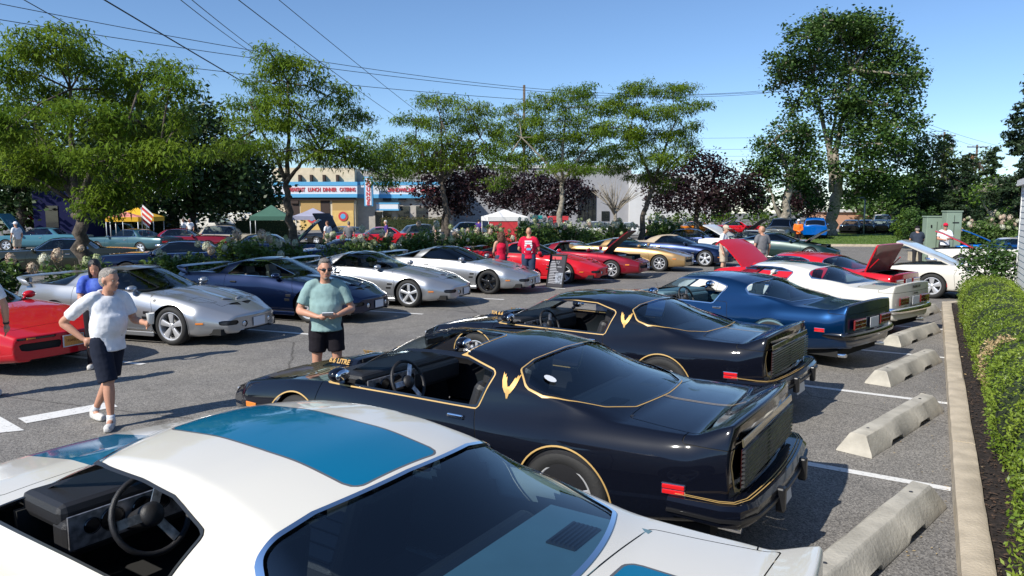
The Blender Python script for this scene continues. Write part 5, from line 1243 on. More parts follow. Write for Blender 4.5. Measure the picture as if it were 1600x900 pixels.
n = 9000; s_ = rng.uniform(-3, 15.3, n); t_ = rng.uniform(.2, 1.35, n); P = np.array([kp(a, b) for a, b in zip(s_, t_)]); C = np.column_stack([P, .112 + rng.random(n) * .022])
V, F = leaf_quads(C, .05, .018); V = V.reshape(-1, 4, 3); V[:, :, 2] = C[:, None, 2] + (V[:, :, 2] - C[:, None, 2]) * .35; V = V.reshape(-1, 3)
ch = mesh_obj('mulch_chips', V, F, mat('bark_chips', (.018, .013, .011), .9, col2=(.11, .065, .04), vscale=55), None, False); props(ch, 'loose dark bark chips covering the planting bed along the kerb', 'mulch', kind='stuff')
n = 260; s_ = rng.uniform(-1, 8, n); t_ = .95 + rng.normal(0, .35, n); P = np.array([kp(a, max(.22, b)) for a, b in zip(s_, t_)]); C = np.column_stack([P, np.full(n, .14)]); V, F = leaf_quads(C, .035, .016)
dl = mesh_obj('fallen_leaves', V, F, L_DEAD, None, False); props(dl, 'dry tan leaves scattered over the mulch under the hedge', 'leaves', kind='stuff')
n = 170; s_ = rng.uniform(-1, 14, n); t_ = -np.abs(rng.normal(0, .22, n)) - .02; P = np.array([kp(a, b) for a, b in zip(s_, t_)]); C = np.column_stack([P, np.full(n, .012)]); V, F = leaf_quads(C, .03, .014); V[:, 2] = .008 + np.abs(V[:, 2] - .012) * .3
gl_ = mesh_obj('gutter_litter', V, F, L_DEAD, None, False); props(gl_, 'small dry leaf scraps lying on the asphalt along the kerb', 'leaves', kind='stuff')
# concrete wheel stops
def wheel_stop(x, y, ang, label, L=2.30):
    hl = L / 2; us = [-hl, -hl + .10, -.62, -.58, -.30, -.26, .26, .30, .58, .62, hl - .10, hl]; V = []; r_ = np.random.default_rng(int(x * 100))
    for i, u in enumerate(us):
        end = i in (0, len(us) - 1); notch = .05 if (-.6 < u < -.28 or .28 < u < .6) else 0.; top = .004 if end else .185; hw = .165; tw_ = .072
        k = 0. if not end else 1.
        for (yy, zz) in ((-hw, notch), (-hw + .006, .03 + notch * .6), (-tw_ - .006, .172), (-tw_ + .012, .185), (tw_ - .012, .185), (tw_ + .006, .172), (hw - .006, .03 + notch * .6), (hw, notch)):
            uu = u
            if end: uu = u + (zz / .185) * .10 * (1 if i == 0 else -1)
            V.append((uu + r_.normal(0, .002), yy + r_.normal(0, .002), max(0, zz + r_.normal(0, .0025))))
    m = 8; F = [(i * m + j, i * m + (j + 1) % m, (i + 1) * m + (j + 1) % m, (i + 1) * m + j) for i in range(len(us) - 1) for j in range(m)] + [tuple(range(m)), tuple((len(us) - 1) * m + j for j in range(m))]
    root = empty('wheel_stop', (x, y, .002), ang, label, 'wheel stop', 'concrete wheel stops along the kerb')
    o = mesh_obj('block', V, F, CONC2, root, True); o.data.set_sharp_from_angle(angle=R(30)); bv = o.modifiers.new('b', 'BEVEL'); bv.width = .006; bv.segments = 2; bv.limit_method = 'ANGLE'
    for u in (-.8, .8): MB().lathe([(0, .1885), (.014, .1885), (.016, .186)], 10, 'z', (u, 0, 0)).build('anchor_pin', MATS['engine'], root)
WS = [((2.48, 4.77), 'pale concrete wheel stop nearest the camera, beside the white tail'), ((4.09, 7.52), 'pale concrete wheel stop behind the nearer black coupe, second from camera'), ((5.70, 10.27), 'concrete wheel stop behind the second black coupe'), ((7.31, 13.02), 'half shaded concrete wheel stop behind the blue coupe'), ((8.92, 15.77), 'farthest concrete wheel stop, behind the white and blue coupe')]
for (p, l) in WS: wheel_stop(p[0], p[1], R(44.5), l)
# planting island between the far row and the car park behind it
isl = [rd(-14, 15.95), rd(60, 14.2), rd(60, 16.6), rd(-14, 18.4)]
sheet('planting_island', [p[:2] for p in isl], .12, mat('soil', (.05, .042, .03), .95, var=.5, vscale=4, bump=.8, bscale=30))
for a, b in ((isl[0], isl[1]), (isl[3], isl[2])):
    p, q = Vector(a), Vector(b); d = (q - p); L_ = d.length; MB().box((0, 0, .065), (L_, .16, .13)).xf(Matrix.Translation((p + q) / 2) @ Matrix.Rotation(math.atan2(d.y, d.x), 4, 'Z')).build('island_kerb', CONC, None)['kind'] = 'structure'
# lawn on the right
GRS = mat('lawn_grass', (.07, .135, .02), .9, col2=(.13, .20, .035), vscale=3, bump=.8, bscale=80, detail=10)
def wpx(u, v, Y): c = at(u, v, Y); return (c.x, c.y)
lawn = [(15.5, 47.5), (22, 46.4), (29, 45.0), (40, 40), (70, 45), (80, 100), (40, 80), (24, 66), (15.5, 58)]
sheet('lawn', lawn, .13, GRS)
for a, b in zip(lawn[:3], lawn[1:4]):
    p, q = Vector((*a, 0)), Vector((*b, 0)); d = q - p; MB().box((0, 0, .07), (d.length + .1, .18, .15)).xf(Matrix.Translation((p + q) / 2) @ Matrix.Rotation(math.atan2(d.y, d.x), 4, 'Z')).build('lawn_kerb', CONC, None)['kind'] = 'structure'
n = 26000; P = np.column_stack([rng.uniform(15.5, 45, n), rng.uniform(44, 64, n)]); ins = sd_poly(P[:, 0], P[:, 1], lawn) < -.2; P = P[ins]; C = np.column_stack([P, np.full(len(P), .15)]); V, F = leaf_quads(C, .14, .03, -1.2); o = mesh_obj('grass_blades', V, F, leaf_mat('grass_blade', (.06, .12, .018), (.14, .21, .035), .7), None, False); props(o, 'short mown grass blades on the lawn under the tall tree', 'grass', kind='stuff')
# ------------------------------------------------------------------ white clapboard building at the right edge
WHT = mat('white_siding', (.76, .76, .74), .6, var=.04, vscale=6)
wb = empty('clapboard_building', (*kp(13.7, 1.36), 0), 0, 'white clapboard building corner behind the hedge at the right edge', 'building')
ang = math.atan2(KS.y, KS.x); wb.rotation_euler = (0, 0, ang)
MB().box((-7, -3.0, 1.42), (14, 6, 2.84)).build('wall', WHT, wb); 
brd = MB().box((0, 0, 0), (13.96, .022, .135), (R(5), 0, 0)).build('clapboard', WHT, wb); brd.location = (-7, .012, .12)
for k in range(1, 22): c = brd.copy(); COL.objects.link(c); c.parent = wb; c.location = (-7, .012, .12 + k * .124)
MB().box((0.0, -.02, 1.42), (.09, .11, 2.84)).build('corner_board', WHT, wb)
MB().box((-7.0, -2.98, 2.9), (14.2, 6.2, .12)).build('roof_edge', WHT, wb)
# boxwood hedge
hb = empty('boxwood_hedge', (*kp(6, .80), .1), ang, 'clipped bright green boxwood hedge along the mulch bed', 'hedge')
blobs = []
for k in range(17): blobs.append(((-9.9 + k * 1.05, rng.normal(0, .05), .40), (.80, .52 + rng.normal(0, .03), .48 + rng.normal(0, .03))))
Cs = []
for c, r_ in blobs:
    n = 5400 if c[0] > -6 else 3000; u = rng.normal(size=(n, 3)); u /= np.linalg.norm(u, axis=1, keepdims=True); u = np.sign(u) * np.abs(u) ** .8; u *= rng.uniform(.92, 1.025, (n, 1)) * (1 + .045 * np.sin(u[:, :1] * 17 + u[:, 1:2] * 13)); Cs.append(np.array(c) + u * np.array(r_))
C = np.concatenate(Cs); ok = C[:, 2] > .02
for c, r_ in blobs: ok &= (((C - np.array(c)) / np.array(r_)) ** 2).sum(1) > .66
C = C[ok]; dead = np.hypot(np.hypot((C[:, 0] + 1.15), (C[:, 1] - .42) * .8), (C[:, 2] - .48) * .9) < .33
V, F = leaf_quads(C[~dead], .036, .018, -.5); o = mesh_obj('foliage', V, F, L_BOX, hb, False); o['kind'] = 'stuff'
V, F = leaf_quads(C[dead], .046, .018, -.3); o = mesh_obj('dead_patch', V, F, L_DEAD, hb, False); o['kind'] = 'stuff'
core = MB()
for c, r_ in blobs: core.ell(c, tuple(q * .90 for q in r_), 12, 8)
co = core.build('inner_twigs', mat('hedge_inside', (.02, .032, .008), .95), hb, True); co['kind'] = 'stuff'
bush('leafy_shrub', (*kp(13.9, .95), .1), 'dark leafy shrub growing at the end of the boxwood hedge', (.75, .75, 1.55), L_GRN, (.09, .05), 7, 16, 120)
# ------------------------------------------------------------------ buildings behind
def box_at(u0, u1, v0, v1, Y, th, name, m, parent, B):
    a = at(u0, v0, Y); b = at(u1, v1, Y); o = MB().box(((a.x + b.x) / 2 - B[0], Y + th / 2 - B[1], (a.z + b.z) / 2), (abs(b.x - a.x), th, abs(a.z - b.z))).build(name, m, parent); return o
CRM = mat('cream_stucco', (.62, .53, .38), .85, var=.08, vscale=2); BLU = mat('sign_blue', (.10, .36, .60), .5); SWH = mat('sign_white', (.66, .68, .72), .6); SRD = mat('sign_red', (.52, .05, .06), .5); SYL = mat('mural_yellow', (.62, .42, .14), .7, var=.1, vscale=2); GLS = mat('window_dark', (.015, .018, .02), .12, coat=.6); BRN = mat('dark_brown_trim', (.04, .022, .016), .7); STN = mat('grey_stucco', (.40, .37, .33), .85, var=.1, vscale=2)
Y = 85.; B0 = (-24., 86.); rb = empty('restaurant', (B0[0], B0[1], 0), 0, 'cream sandwich restaurant with blue and white sign band and red lettering', 'building')
def rp(u0, u1, v0, v1, y, th, n, m, par=None): return box_at(u0, u1, v0, v1, y, th, n, m, par or rb, B0)
rp(425, 556, 262, 364, Y, 12, 'wall', CRM); rp(556, 700, 268, 364, Y + 1.2, 10, 'wall', STN)
rp(425, 558, 284, 290, Y - .55, .6, 'sign_band', BLU); f1 = rp(425, 558, 290, 303, Y - .5, .5, 'sign_panel', SWH); rp(425, 558, 303, 308.5, Y - .55, .6, 'sign_band', BLU)
rp(558, 690, 284, 289, Y + .5, .7, 'sign_band', BLU); f2 = rp(558, 690, 289, 303.5, Y + .55, .6, 'sign_panel', SWH); rp(558, 690, 303.5, 309.5, Y + .5, .7, 'sign_band', BLU)
for i, t in enumerate(('BREAKFAST', 'LUNCH', 'DINNER', 'CATERING')):
    c = at((466, 494, 518, 546)[i] - 3, 296.5, Y - .52); text_mesh('lettering', t, .62, SRD, rb, .04, Matrix.Translation((c.x - B0[0], c.y - B0[1], c.z)) @ Matrix.Rotation(R(90), 4, 'X'), bold=.02, sx=.62 if i in (0, 3) else .7)
for u, t in ((628, 'SANDWICHES'), (668, 'SALADS')):
    c = at(u, 297, Y + .5); text_mesh('lettering', t, .62, SRD, rb, .04, Matrix.Translation((c.x - B0[0], c.y - B0[1], c.z)) @ Matrix.Rotation(R(90), 4, 'X'), bold=.02, sx=.85)
vsn = rp(568.5, 582.5, 276, 322, Y - 1.2, .5, 'blade_sign', BLU); rp(570.5, 580.5, 277.5, 320.5, Y - 1.26, .05, 'blade_face', SWH)
for i, ch_ in enumerate('LOUNGE'):
    c = at(575.5, 281.5 + i * 7.3, Y - 1.27); text_mesh('lettering', ch_, .62, SRD, rb, .03, Matrix.Translation((c.x - B0[0], c.y - B0[1], c.z)) @ Matrix.Rotation(R(90), 4, 'X'), bold=.03)
for u in (467, 485, 505, 526): rp(u - 1.3, u + 2.6, 273, 284, Y - .5, .5, 'light_hood', BRN)
for u in (448, 494): rp(u + 3, u + (22 if u > 450 else 20), 313, 342, Y - .06, .1, 'window', BRN)
rp(469, 502, 313, 362, Y - .09, .1, 'window_panel', mat('tan_blind', (.42, .27, .10), .8)); rp(519, 553, 313, 329, Y - .09, .1, 'window_panel', MATS['tan_blind']); rp(519, 553, 329, 362, Y - .12, .12, 'mural_panel', SYL); rp(469, 500, 336, 362, Y - .12, .12, 'mural_panel', SYL); rp(454, 466, 313, 318, Y - .3, .3, 'soffit', BRN)
for u in (536, 487):
    c = at(u, 338 if u > 500 else 341, Y - .2); MB().lathe([(0, 0), (.55, 0), (.55, .05)], 20, 'y', (c.x - B0[0], c.y - B0[1], c.z)).build('mural_sunburst', SRD, rb); MB().lathe([(0, 0), (.3, 0), (.3, .05)], 20, 'y', (c.x - B0[0], c.y - B0[1] - .03, c.z)).build('mural_disc', BLU, rb)
rp(425, 556, 309, 313, Y - .35, .4, 'soffit', BRN); rp(588, 622, 318, 327, Y - .6, 1.4, 'entrance_canopy', SWH); rp(587, 623, 326.5, 329, Y - .65, 1.5, 'canopy_edge', BLU); rp(587, 623, 316.5, 318.5, Y - .65, 1.5, 'canopy_edge', BLU)
rp(586, 612, 331, 362, Y + 1.1, .15, 'door', GLS); rp(597.5, 598.6, 331, 362, Y + 1.05, .15, 'door_mullion', SWH); rp(622, 640, 322, 347, Y + 1.1, .15, 'window', GLS); rp(650, 668, 322, 347, Y + 1.1, .15, 'window', GLS)
for u in (598, 622, 648): rp(u, u + 12, 309.6, 313.5, Y + .7, .5, 'soffit_vent', BRN)
GRY = mat('pale_grey_wall', (.30, .30, .315), .8, var=.05, vscale=1); WH2 = mat('white_wall', (.58, .58, .575), .75, var=.04, vscale=1)
B1 = (12., 96.); ob = empty('office_building', (*B1, 0), 0, 'pale grey flat roofed office block with dark glass entrance behind the purple trees', 'building')
def op(u0, u1, v0, v1, y, th, n, m): return box_at(u0, u1, v0, v1, y, th, n, m, ob, B1)
op(690, 985, 262, 361, 95, 14, 'wall', GRY); op(985, 1110, 272, 361, 94, 14, 'wall', WH2); op(903, 931, 296, 345, 94.9, .3, 'glass_entrance', GLS); op(940, 952, 330, 345, 94.9, .3, 'window', GLS); op(688, 987, 258, 262.5, 94.8, 14.4, 'parapet', WH2)
for u in (908, 913, 918, 925): op(u, u + .9, 296, 345, 94.8, .1, 'mullion', MATS['black_trim'])
op(862, 884, 330, 345, 94.9, .2, 'window', GLS)
B2 = (42., 90.); sb = empty('salmon_building', (*B2, 0), 0, 'low salmon coloured building beyond the lawn', 'building'); box_at(1300, 1362, 331, 358, 90, 8, 'wall', mat('salmon', (.50, .27, .17), .8), sb, B2); box_at(1298, 1364, 327, 331.5, 89.7, 8.6, 'roof', mat('roof_white', (.6, .58, .55), .7), sb, B2); box_at(1370, 1377, 334, 350, 89.9, .3, 'window', GLS, sb, B2)
# ------------------------------------------------------------------ poles and wires
WD = mat('pole_wood', (.10, .078, .06), .9, var=.3, vscale=6, bump=.5); WR = mat('wire', (.01, .01, .011), .6); STL = mat('galvanised', (.42, .44, .45), .45, .6)
def pole(u, vtop, Yp, label, arms=(), r=.15):
    t = at(u, vtop, Yp); o = empty('utility_pole', (t.x, Yp, 0), 0, label, 'utility pole'); MB().tube([(0, 0, 0), (0, 0, t.z)], [r * 1.15, r * .8], 10).build('post', WD, o, True)
    for dz, hw in arms:
        MB().box((0, -.15, t.z - dz), (2 * hw, .1, .12)).build('crossarm', WD, o)
        for k in (-1, -.5, .5, 1): MB().lathe([(0, .16), (.04, .14), (.05, .06), (.02, 0)], 8, 'z', (hw * k * .95, -.15, t.z - dz + .06)).build('insulator', STL, o, True)
    return o, t
P1, T1 = pole(819, 133, 70, 'wooden utility pole rising behind the middle locust tree', ())
P2, T2 = pole(1476, 206, 92, 'utility pole with crossarm and transformer above the right trees', ((.5, 1.3),)); P3, T3 = pole(1527, 226, 90, 'utility pole with crossarm nearest the dark conifer at right', ((.3, 1.3),))
MB().lathe([(0, .5), (.25, .5), (.27, .45), (.27, -.45), (.2, -.5), (0, -.5)], 14, 'z', (.85, -.2, T2.z - 1.9)).build('transformer', SWH, P2, True); MB().lathe([(0, .3), (.22, .3), (.22, -.3), (0, -.3)], 12, 'z', (-.6, -.2, T3.z - 1.6)).build('transformer', mat('rust_red', (.35, .10, .06), .6), P3, True)
def wire(a, b, sag, label, r=.017):
    a, b = Vector(a), Vector(b); P = []
    for k in range(17): t = k / 16; p = a.lerp(b, t); p.z -= sag * 4 * t * (1 - t); P.append(p)
    o = MB().tube(P, r, 5, False).build('power_line', WR, None, True); props(o, label, 'power line', 'overhead power lines'); return o
def W3(u, v, Y): return at(u, v, Y)
wire(W3(-60, -6, 40), W3(819, 137, 69.8), .5, 'topmost of the long power lines running left from the wooden pole', .022); wire(W3(-60, 21, 40), W3(819, 141, 69.8), .35, 'second long power line running left from the wooden pole', .022); wire(W3(-60, 62, 40), W3(812, 155, 69.8), .3, 'lowest long power line running left from the wooden pole', .022)
wire(W3(819, 137, 70.2), W3(1270, 133, 95), .9, 'upper power line from the wooden pole to the tall tree', .022); wire(W3(819, 141, 70.2), W3(1270, 137, 95), .9, 'lower power line from the wooden pole to the tall tree', .022); wire(W3(812, 155, 70.2), W3(1270, 140, 95), .2, 'power line rising right behind the locust crowns', .022)
for i, (p, q, l) in enumerate([((20, -10, 20), (420, 205, 55), 'steep power line crossing the leftmost locust crown'), ((150, -8, 18), (640, 275, 60), 'thick steep power line crossing the sky left of the second locust'), ((270, -10, 22), (420, 98, 45), 'first of two close steep wires above the second locust'), ((288, -10, 22), (440, 104, 45), 'second of two close steep wires above the second locust'), ((365, -6, 20), (640, 196, 60), 'steep wire passing right of the second locust crown'), ((430, -5, 26), (700, 210, 70), 'faint steep wire near the middle of the sky')]):
    wire(W3(*p), W3(*q), .12, l, .014 if i != 1 else .02)
for i, v in enumerate((213, 230, 240, 246, 250)): wire(W3(1040, v + 3, 98), W3(1476, v - 8 + i * 3, 92.5), .25, ('highest', 'second', 'third', 'fourth', 'lowest')[i] + ' of the far wires between the purple tree and the tall tree', .018)
wire(W3(1400, 178, 75), W3(1476, 207, 91.7), .2, 'wire sloping down to the transformer pole', .016); wire(W3(1476, 208, 91.7), W3(1527, 228, 89.8), .25, 'wire between the two right hand poles', .016); wire(W3(1440, 190, 80), W3(1600, 236, 88), .3, 'wire passing above the right hand poles', .016)
g = at(1350, 352, 66); fr = empty('metal_post', (g.x, 66, 0), 0, 'thin pale metal post with a long arm beside the tall tree', 'sign post'); tz = at(1350, 309, 66).z; MB().tube([(0, 0, 0), (0, 0, tz + .2)], .07, 8).build('post', STL, fr, True); MB().tube([(0, 0, tz), (-2.15, 0, tz - .05)], .06, 8).build('arm', STL, fr, True); MB().tube([(0, 0, tz + .2), (-1.1, 0, tz + 3)], .02, 6).build('guy_rod', STL, fr, True)
# green utility cabinets
GC = mat('cabinet_green', (.22, .29, .22), .55, var=.05, vscale=3)
c = at(1489, 415, 31.5); cb = empty('utility_cabinet', (c.x, 31.8, 0), R(-8), 'tall grey green utility cabinet beside the open white hood', 'cabinet'); MB().box((0, 0, 1.12), (.62, .5, 2.24)).build('housing', GC, cb, bevel=.02); MB().box((0, 0, 2.27), (.68, .56, .06)).build('lid', GC, cb, bevel=.01); MB().box((.06, -.26, 1.78), (.26, .01, .05)).build('warning_plate', MATS['black_trim'], cb); MB().box((0, -.255, 1.1), (.012, .012, 2.0)).build('door_seam', MATS['gap'], cb)
c = at(1468, 415, 32.5); cb = empty('utility_cabinet', (c.x - .1, 32.9, 0), R(-8), 'shorter double door green utility cabinet left of the tall one', 'cabinet'); MB().box((0, 0, 1.0), (.86, .5, 2.0)).build('housing', GC, cb, bevel=.02); MB().box((0, 0, 2.03), (.92, .56, .06)).build('lid', GC, cb, bevel=.01)
MB().box((0, -.255, .95), (.015, .012, 1.7)).build('door_seam', MATS['gap'], cb)
for sx in (-.24, .2): MB().box((sx, -.265, 1.6), (.05, .03, .12)).build('latch', MATS['black_trim'], cb)
# low stone wall
MB().box((0, 0, .20), (5, .4, .40)).xf(Matrix.Translation((20.9, 33.2, 0)) @ Matrix.Rotation(R(-6), 4, 'Z')).build('low_wall', CONC, None); props(bpy.data.objects['low_wall'], 'low pale concrete wall below the green cabinets', 'wall')
# ================================================================== trees
def hl(name, label, base_px, Y, trunk, limbs, blobs, r0=.16, per=26, sub=12, spread=.17, leaf=(.17, .036), dy=1.3, k=1.0, leafm=None, bark=None, **kw):
    b = at(base_px[0], base_px[1], Y); base = (b.x, Y, .1)
    tp = [(b.x, Y, .1, r0)] + px_path(trunk, Y, r0 * .9, r0 * .55); lb = [px_path(l, Y, r0 * .5, r0 * .16) for l in limbs]
    return tree(name, label, base, tp, lb, px_blobs(blobs, Y, dy, k), leafm or L_LOC, bark or BARK, int(per * (2.6 if kw.get('kind') is None else 1.35)), sub * (2.6 if kw.get('kind') is None else 2.2), spread, leaf, group=kw.pop('group', 'honey locust trees in the planting island'), **kw)
hl('honey_locust', 'large honey locust with spreading crown at the left edge', (135, 480), 17, [(132, 400), (126, 340), (118, 320)], [[(118, 320), (90, 250, .4), (55, 200, .8)], [(120, 322), (150, 250, -.4), (200, 190, -.6)], [(118, 320), (112, 230, .2), (110, 140, .3)], [(124, 330), (190, 280, -.8), (250, 240, -1)]],
   [(75, 75, 62, 26), (20, 110, 50, 30), (140, 105, 60, 28), (230, 115, 55, 28), (190, 150, 60, 28), (60, 160, 75, 30), (265, 140, 40, 22), (130, 190, 80, 30), (15, 200, 50, 30), (230, 200, 70, 28), (60, 240, 70, 28), (170, 250, 70, 26), (260, 245, 50, 26), (110, 285, 50, 24), (180, 300, 50, 22), (20, 265, 40, 22), (250, 285, 40, 18), (100, 55, 30, 15), (290, 190, 25, 20), (150, 325, 32, 20)], .19, 24, 24, dy=1.6)
hl('honey_locust', 'tall honey locust with layered crown beside the restaurant sign', (463, 450), 22, [(461, 380), (452, 320), (447, 285)], [[(447, 285), (430, 240), (405, 200)], [(448, 285), (470, 255, -.3), (500, 235, -.6)], [(447, 287), (452, 200, .2), (450, 130, .2)]],
   [(430, 95, 42, 18), (470, 110, 45, 20), (425, 130, 55, 20), (510, 150, 45, 20), (390, 160, 42, 20), (455, 165, 60, 18), (540, 180, 40, 20), (400, 195, 60, 16), (480, 200, 70, 18), (550, 215, 40, 18), (380, 225, 45, 16), (460, 235, 70, 16), (540, 245, 60, 18), (585, 250, 42, 22), (420, 80, 18, 10), (600, 275, 30, 18), (350, 240, 30, 15)], .15, 24, 16, dy=1.5)
hl('honey_locust', 'middle honey locust above the couple in red shirts', (700, 430), 28.5, [(698, 370), (695, 310), (690, 285)], [[(690, 285), (665, 250), (650, 220)], [(692, 285), (720, 245), (750, 215)], [(690, 285), (690, 220), (690, 190)]],
   [(680, 162, 40, 13), (730, 172, 40, 13), (650, 190, 30, 14), (700, 195, 65, 15), (760, 200, 35, 15), (640, 225, 45, 16), (610, 240, 35, 20), (700, 225, 60, 14), (760, 235, 35, 14), (615, 265, 40, 18), (660, 255, 40, 15), (590, 255, 25, 25), (710, 255, 40, 12)], .14, 24, 15, dy=1.3)
hl('honey_locust', 'honey locust with pale trunk right of the wooden pole', (874, 410), 35.5, [(874, 350), (877, 310), (878, 285)], [[(878, 285), (845, 245), (815, 215)], [(878, 285), (910, 240), (935, 215)], [(877, 290), (880, 220), (885, 170)]],
   [(900, 145, 42, 13), (850, 160, 40, 14), (920, 170, 40, 13), (810, 180, 40, 16), (870, 190, 55, 14), (800, 215, 50, 18), (860, 220, 60, 16), (920, 210, 50, 15), (790, 255, 35, 18), (840, 250, 50, 14), (910, 245, 50, 14), (775, 285, 20, 12), (880, 265, 50, 10)], .17, 24, 13, spread=.2, leaf=(.20, .042), dy=1.5, bark=BARK_P)
hl('honey_locust', 'leaning honey locust farthest along the planting island', (998, 400), 40, [(1003, 345), (1012, 310), (1022, 290)], [[(1022, 290), (1000, 240), (985, 200)], [(1022, 290), (1040, 230), (1055, 190)], [(1020, 292), (1050, 255), (1075, 235)]],
   [(1000, 140, 40, 12), (1050, 145, 40, 13), (1080, 165, 28, 12), (970, 165, 40, 14), (1030, 175, 55, 14), (960, 200, 45, 15), (1010, 210, 55, 15), (1070, 200, 30, 14), (1070, 230, 26, 18), (980, 235, 50, 14), (1030, 250, 45, 16), (950, 260, 40, 12), (1010, 275, 35, 14), (1035, 285, 22, 15)], .16, 24, 12, spread=.21, leaf=(.22, .046), dy=1.6)
# big tree on the lawn
hl('shade_tree', 'very tall broad green tree with pale trunk on the lawn', (1300, 374), 62, [(1300, 340), (1308, 290), (1305, 240)], [[(1305, 240), (1318, 180), (1330, 110)], [(1303, 260), (1285, 190), (1270, 120)], [(1306, 285), (1325, 265, -.5), (1338, 240, -1)], [(1300, 300), (1295, 240, .5), (1310, 160, .5)]],
   [(1310, 45, 60, 25), (1260, 60, 40, 25), (1370, 55, 45, 25), (1330, 80, 65, 30), (1400, 90, 35, 25), (1230, 95, 35, 25), (1270, 110, 55, 28), (1350, 120, 60, 30), (1410, 130, 40, 28), (1220, 130, 22, 22), (1300, 155, 50, 28), (1380, 165, 60, 30), (1330, 190, 45, 28), (1400, 200, 50, 28), (1360, 225, 60, 28), (1410, 245, 40, 25), (1345, 265, 50, 25), (1390, 285, 50, 26), (1340, 300, 30, 20), (1240, 170, 18, 22), (1290, 35, 30, 14), (1350, 30, 30, 14), (1430, 120, 22, 14)], .52, 26, 5.6, .36, (.30, .20), 3.0, leafm=L_GRN, bark=BARK_P, kind='leaf', flat=.8, group=None, twig=.05)
hl('shade_tree', 'smaller rounded tree with two pale trunks left of the tall tree', (1222, 372), 58, [(1226, 340), (1232, 300), (1236, 270)], [[(1222, 345, .3), (1210, 320), (1205, 300)], [(1236, 280), (1220, 240), (1210, 220)], [(1236, 275), (1250, 235), (1258, 215)]],
   [(1230, 205, 40, 20), (1265, 215, 28, 20), (1200, 230, 30, 22), (1240, 240, 45, 22), (1190, 265, 32, 25), (1225, 275, 45, 22), (1265, 260, 25, 25), (1260, 290, 30, 20), (1280, 310, 25, 18), (1180, 290, 20, 12)], .38, 24, 6.5, .32, (.28, .18), 2.0, leafm=L_GRN, bark=BARK_P, kind='leaf', flat=.8, group=None, twig=.04)
for lab, bp, Y_, tr, bl in (('dark purple leaved maple behind the middle locust', (694, 380), 52, [(694, 350), (700, 300)], [(715, 240, 40, 25), (680, 265, 35, 25), (735, 265, 30, 25), (700, 295, 45, 25), (745, 295, 28, 22), (675, 310, 28, 22), (660, 290, 20, 20), (720, 320, 35, 20), (770, 285, 20, 20)]),
    ('purple leaved maple behind the white tent', (838, 370), 62, [(838, 345), (840, 310)], [(820, 285, 40, 20), (870, 290, 40, 22), (905, 300, 25, 20), (800, 310, 35, 22), (845, 315, 45, 20), (880, 320, 35, 18), (780, 300, 25, 25), (905, 280, 15, 15)]),
    ('wide purple leaved maple left of the tall green tree', (1088, 370), 60, [(1088, 345), (1090, 310)], [(1095, 255, 30, 18), (1060, 275, 35, 22), (1120, 275, 35, 22), (1030, 300, 28, 20), (1080, 300, 50, 24), (1140, 300, 40, 24), (1170, 285, 28, 20), (1175, 315, 25, 15), (1050, 320, 30, 12), (1110, 322, 45, 14)]),
    ('purple leaved maple behind the twin trunked tree', (1262, 368), 70, [(1262, 345), (1262, 320)], [(1262, 300, 28, 24), (1240, 320, 22, 16), (1275, 325, 22, 16)])):
    hl('purple_maple', lab, bp, Y_, tr, [], bl, .22, 20, 8, .36, (.26, .19), 1.6, leafm=L_PUR, kind='leaf', flat=.8, group='purple leaved maples', twig=.03)
# dark wood edge behind the left half
for lab, bp, Y_, tr, bl in (('dark broad tree behind the leftmost parked classics', (30, 385), 48, [(30, 330), (35, 280)], [(20, 200, 60, 40), (70, 240, 60, 40), (-20, 260, 50, 45), (40, 290, 60, 40), (100, 290, 55, 40), (10, 330, 50, 25)]),
    ('dark tree behind the blue trailer', (175, 380), 52, [(175, 330), (180, 280)], [(150, 235, 55, 35), (200, 210, 60, 40), (250, 190, 50, 35), (180, 280, 70, 35), (240, 260, 60, 38), (130, 300, 45, 30), (220, 310, 60, 26)]),
    ('dark round tree behind the white van', (300, 378), 56, [(300, 330), (305, 280)], [(300, 185, 50, 30), (330, 215, 50, 35), (280, 240, 55, 35), (350, 255, 50, 35), (310, 290, 65, 35), (370, 290, 40, 35), (290, 325, 60, 20)]),
    ('dark tree with sky gaps left of the restaurant', (395, 374), 62, [(395, 330), (390, 290)], [(390, 240, 40, 25), (365, 265, 40, 30), (410, 275, 35, 28), (385, 305, 50, 28), (425, 310, 22, 22), (350, 320, 40, 22)])):
    hl('dark_tree', lab, bp, Y_, tr, [], bl, .32, 17, 5.0, .6, (.42, .28), 2.5, leafm=L_DRK, kind='leaf', flat=.8, group='dark trees behind the left car rows', twig=.05, shell=.35)
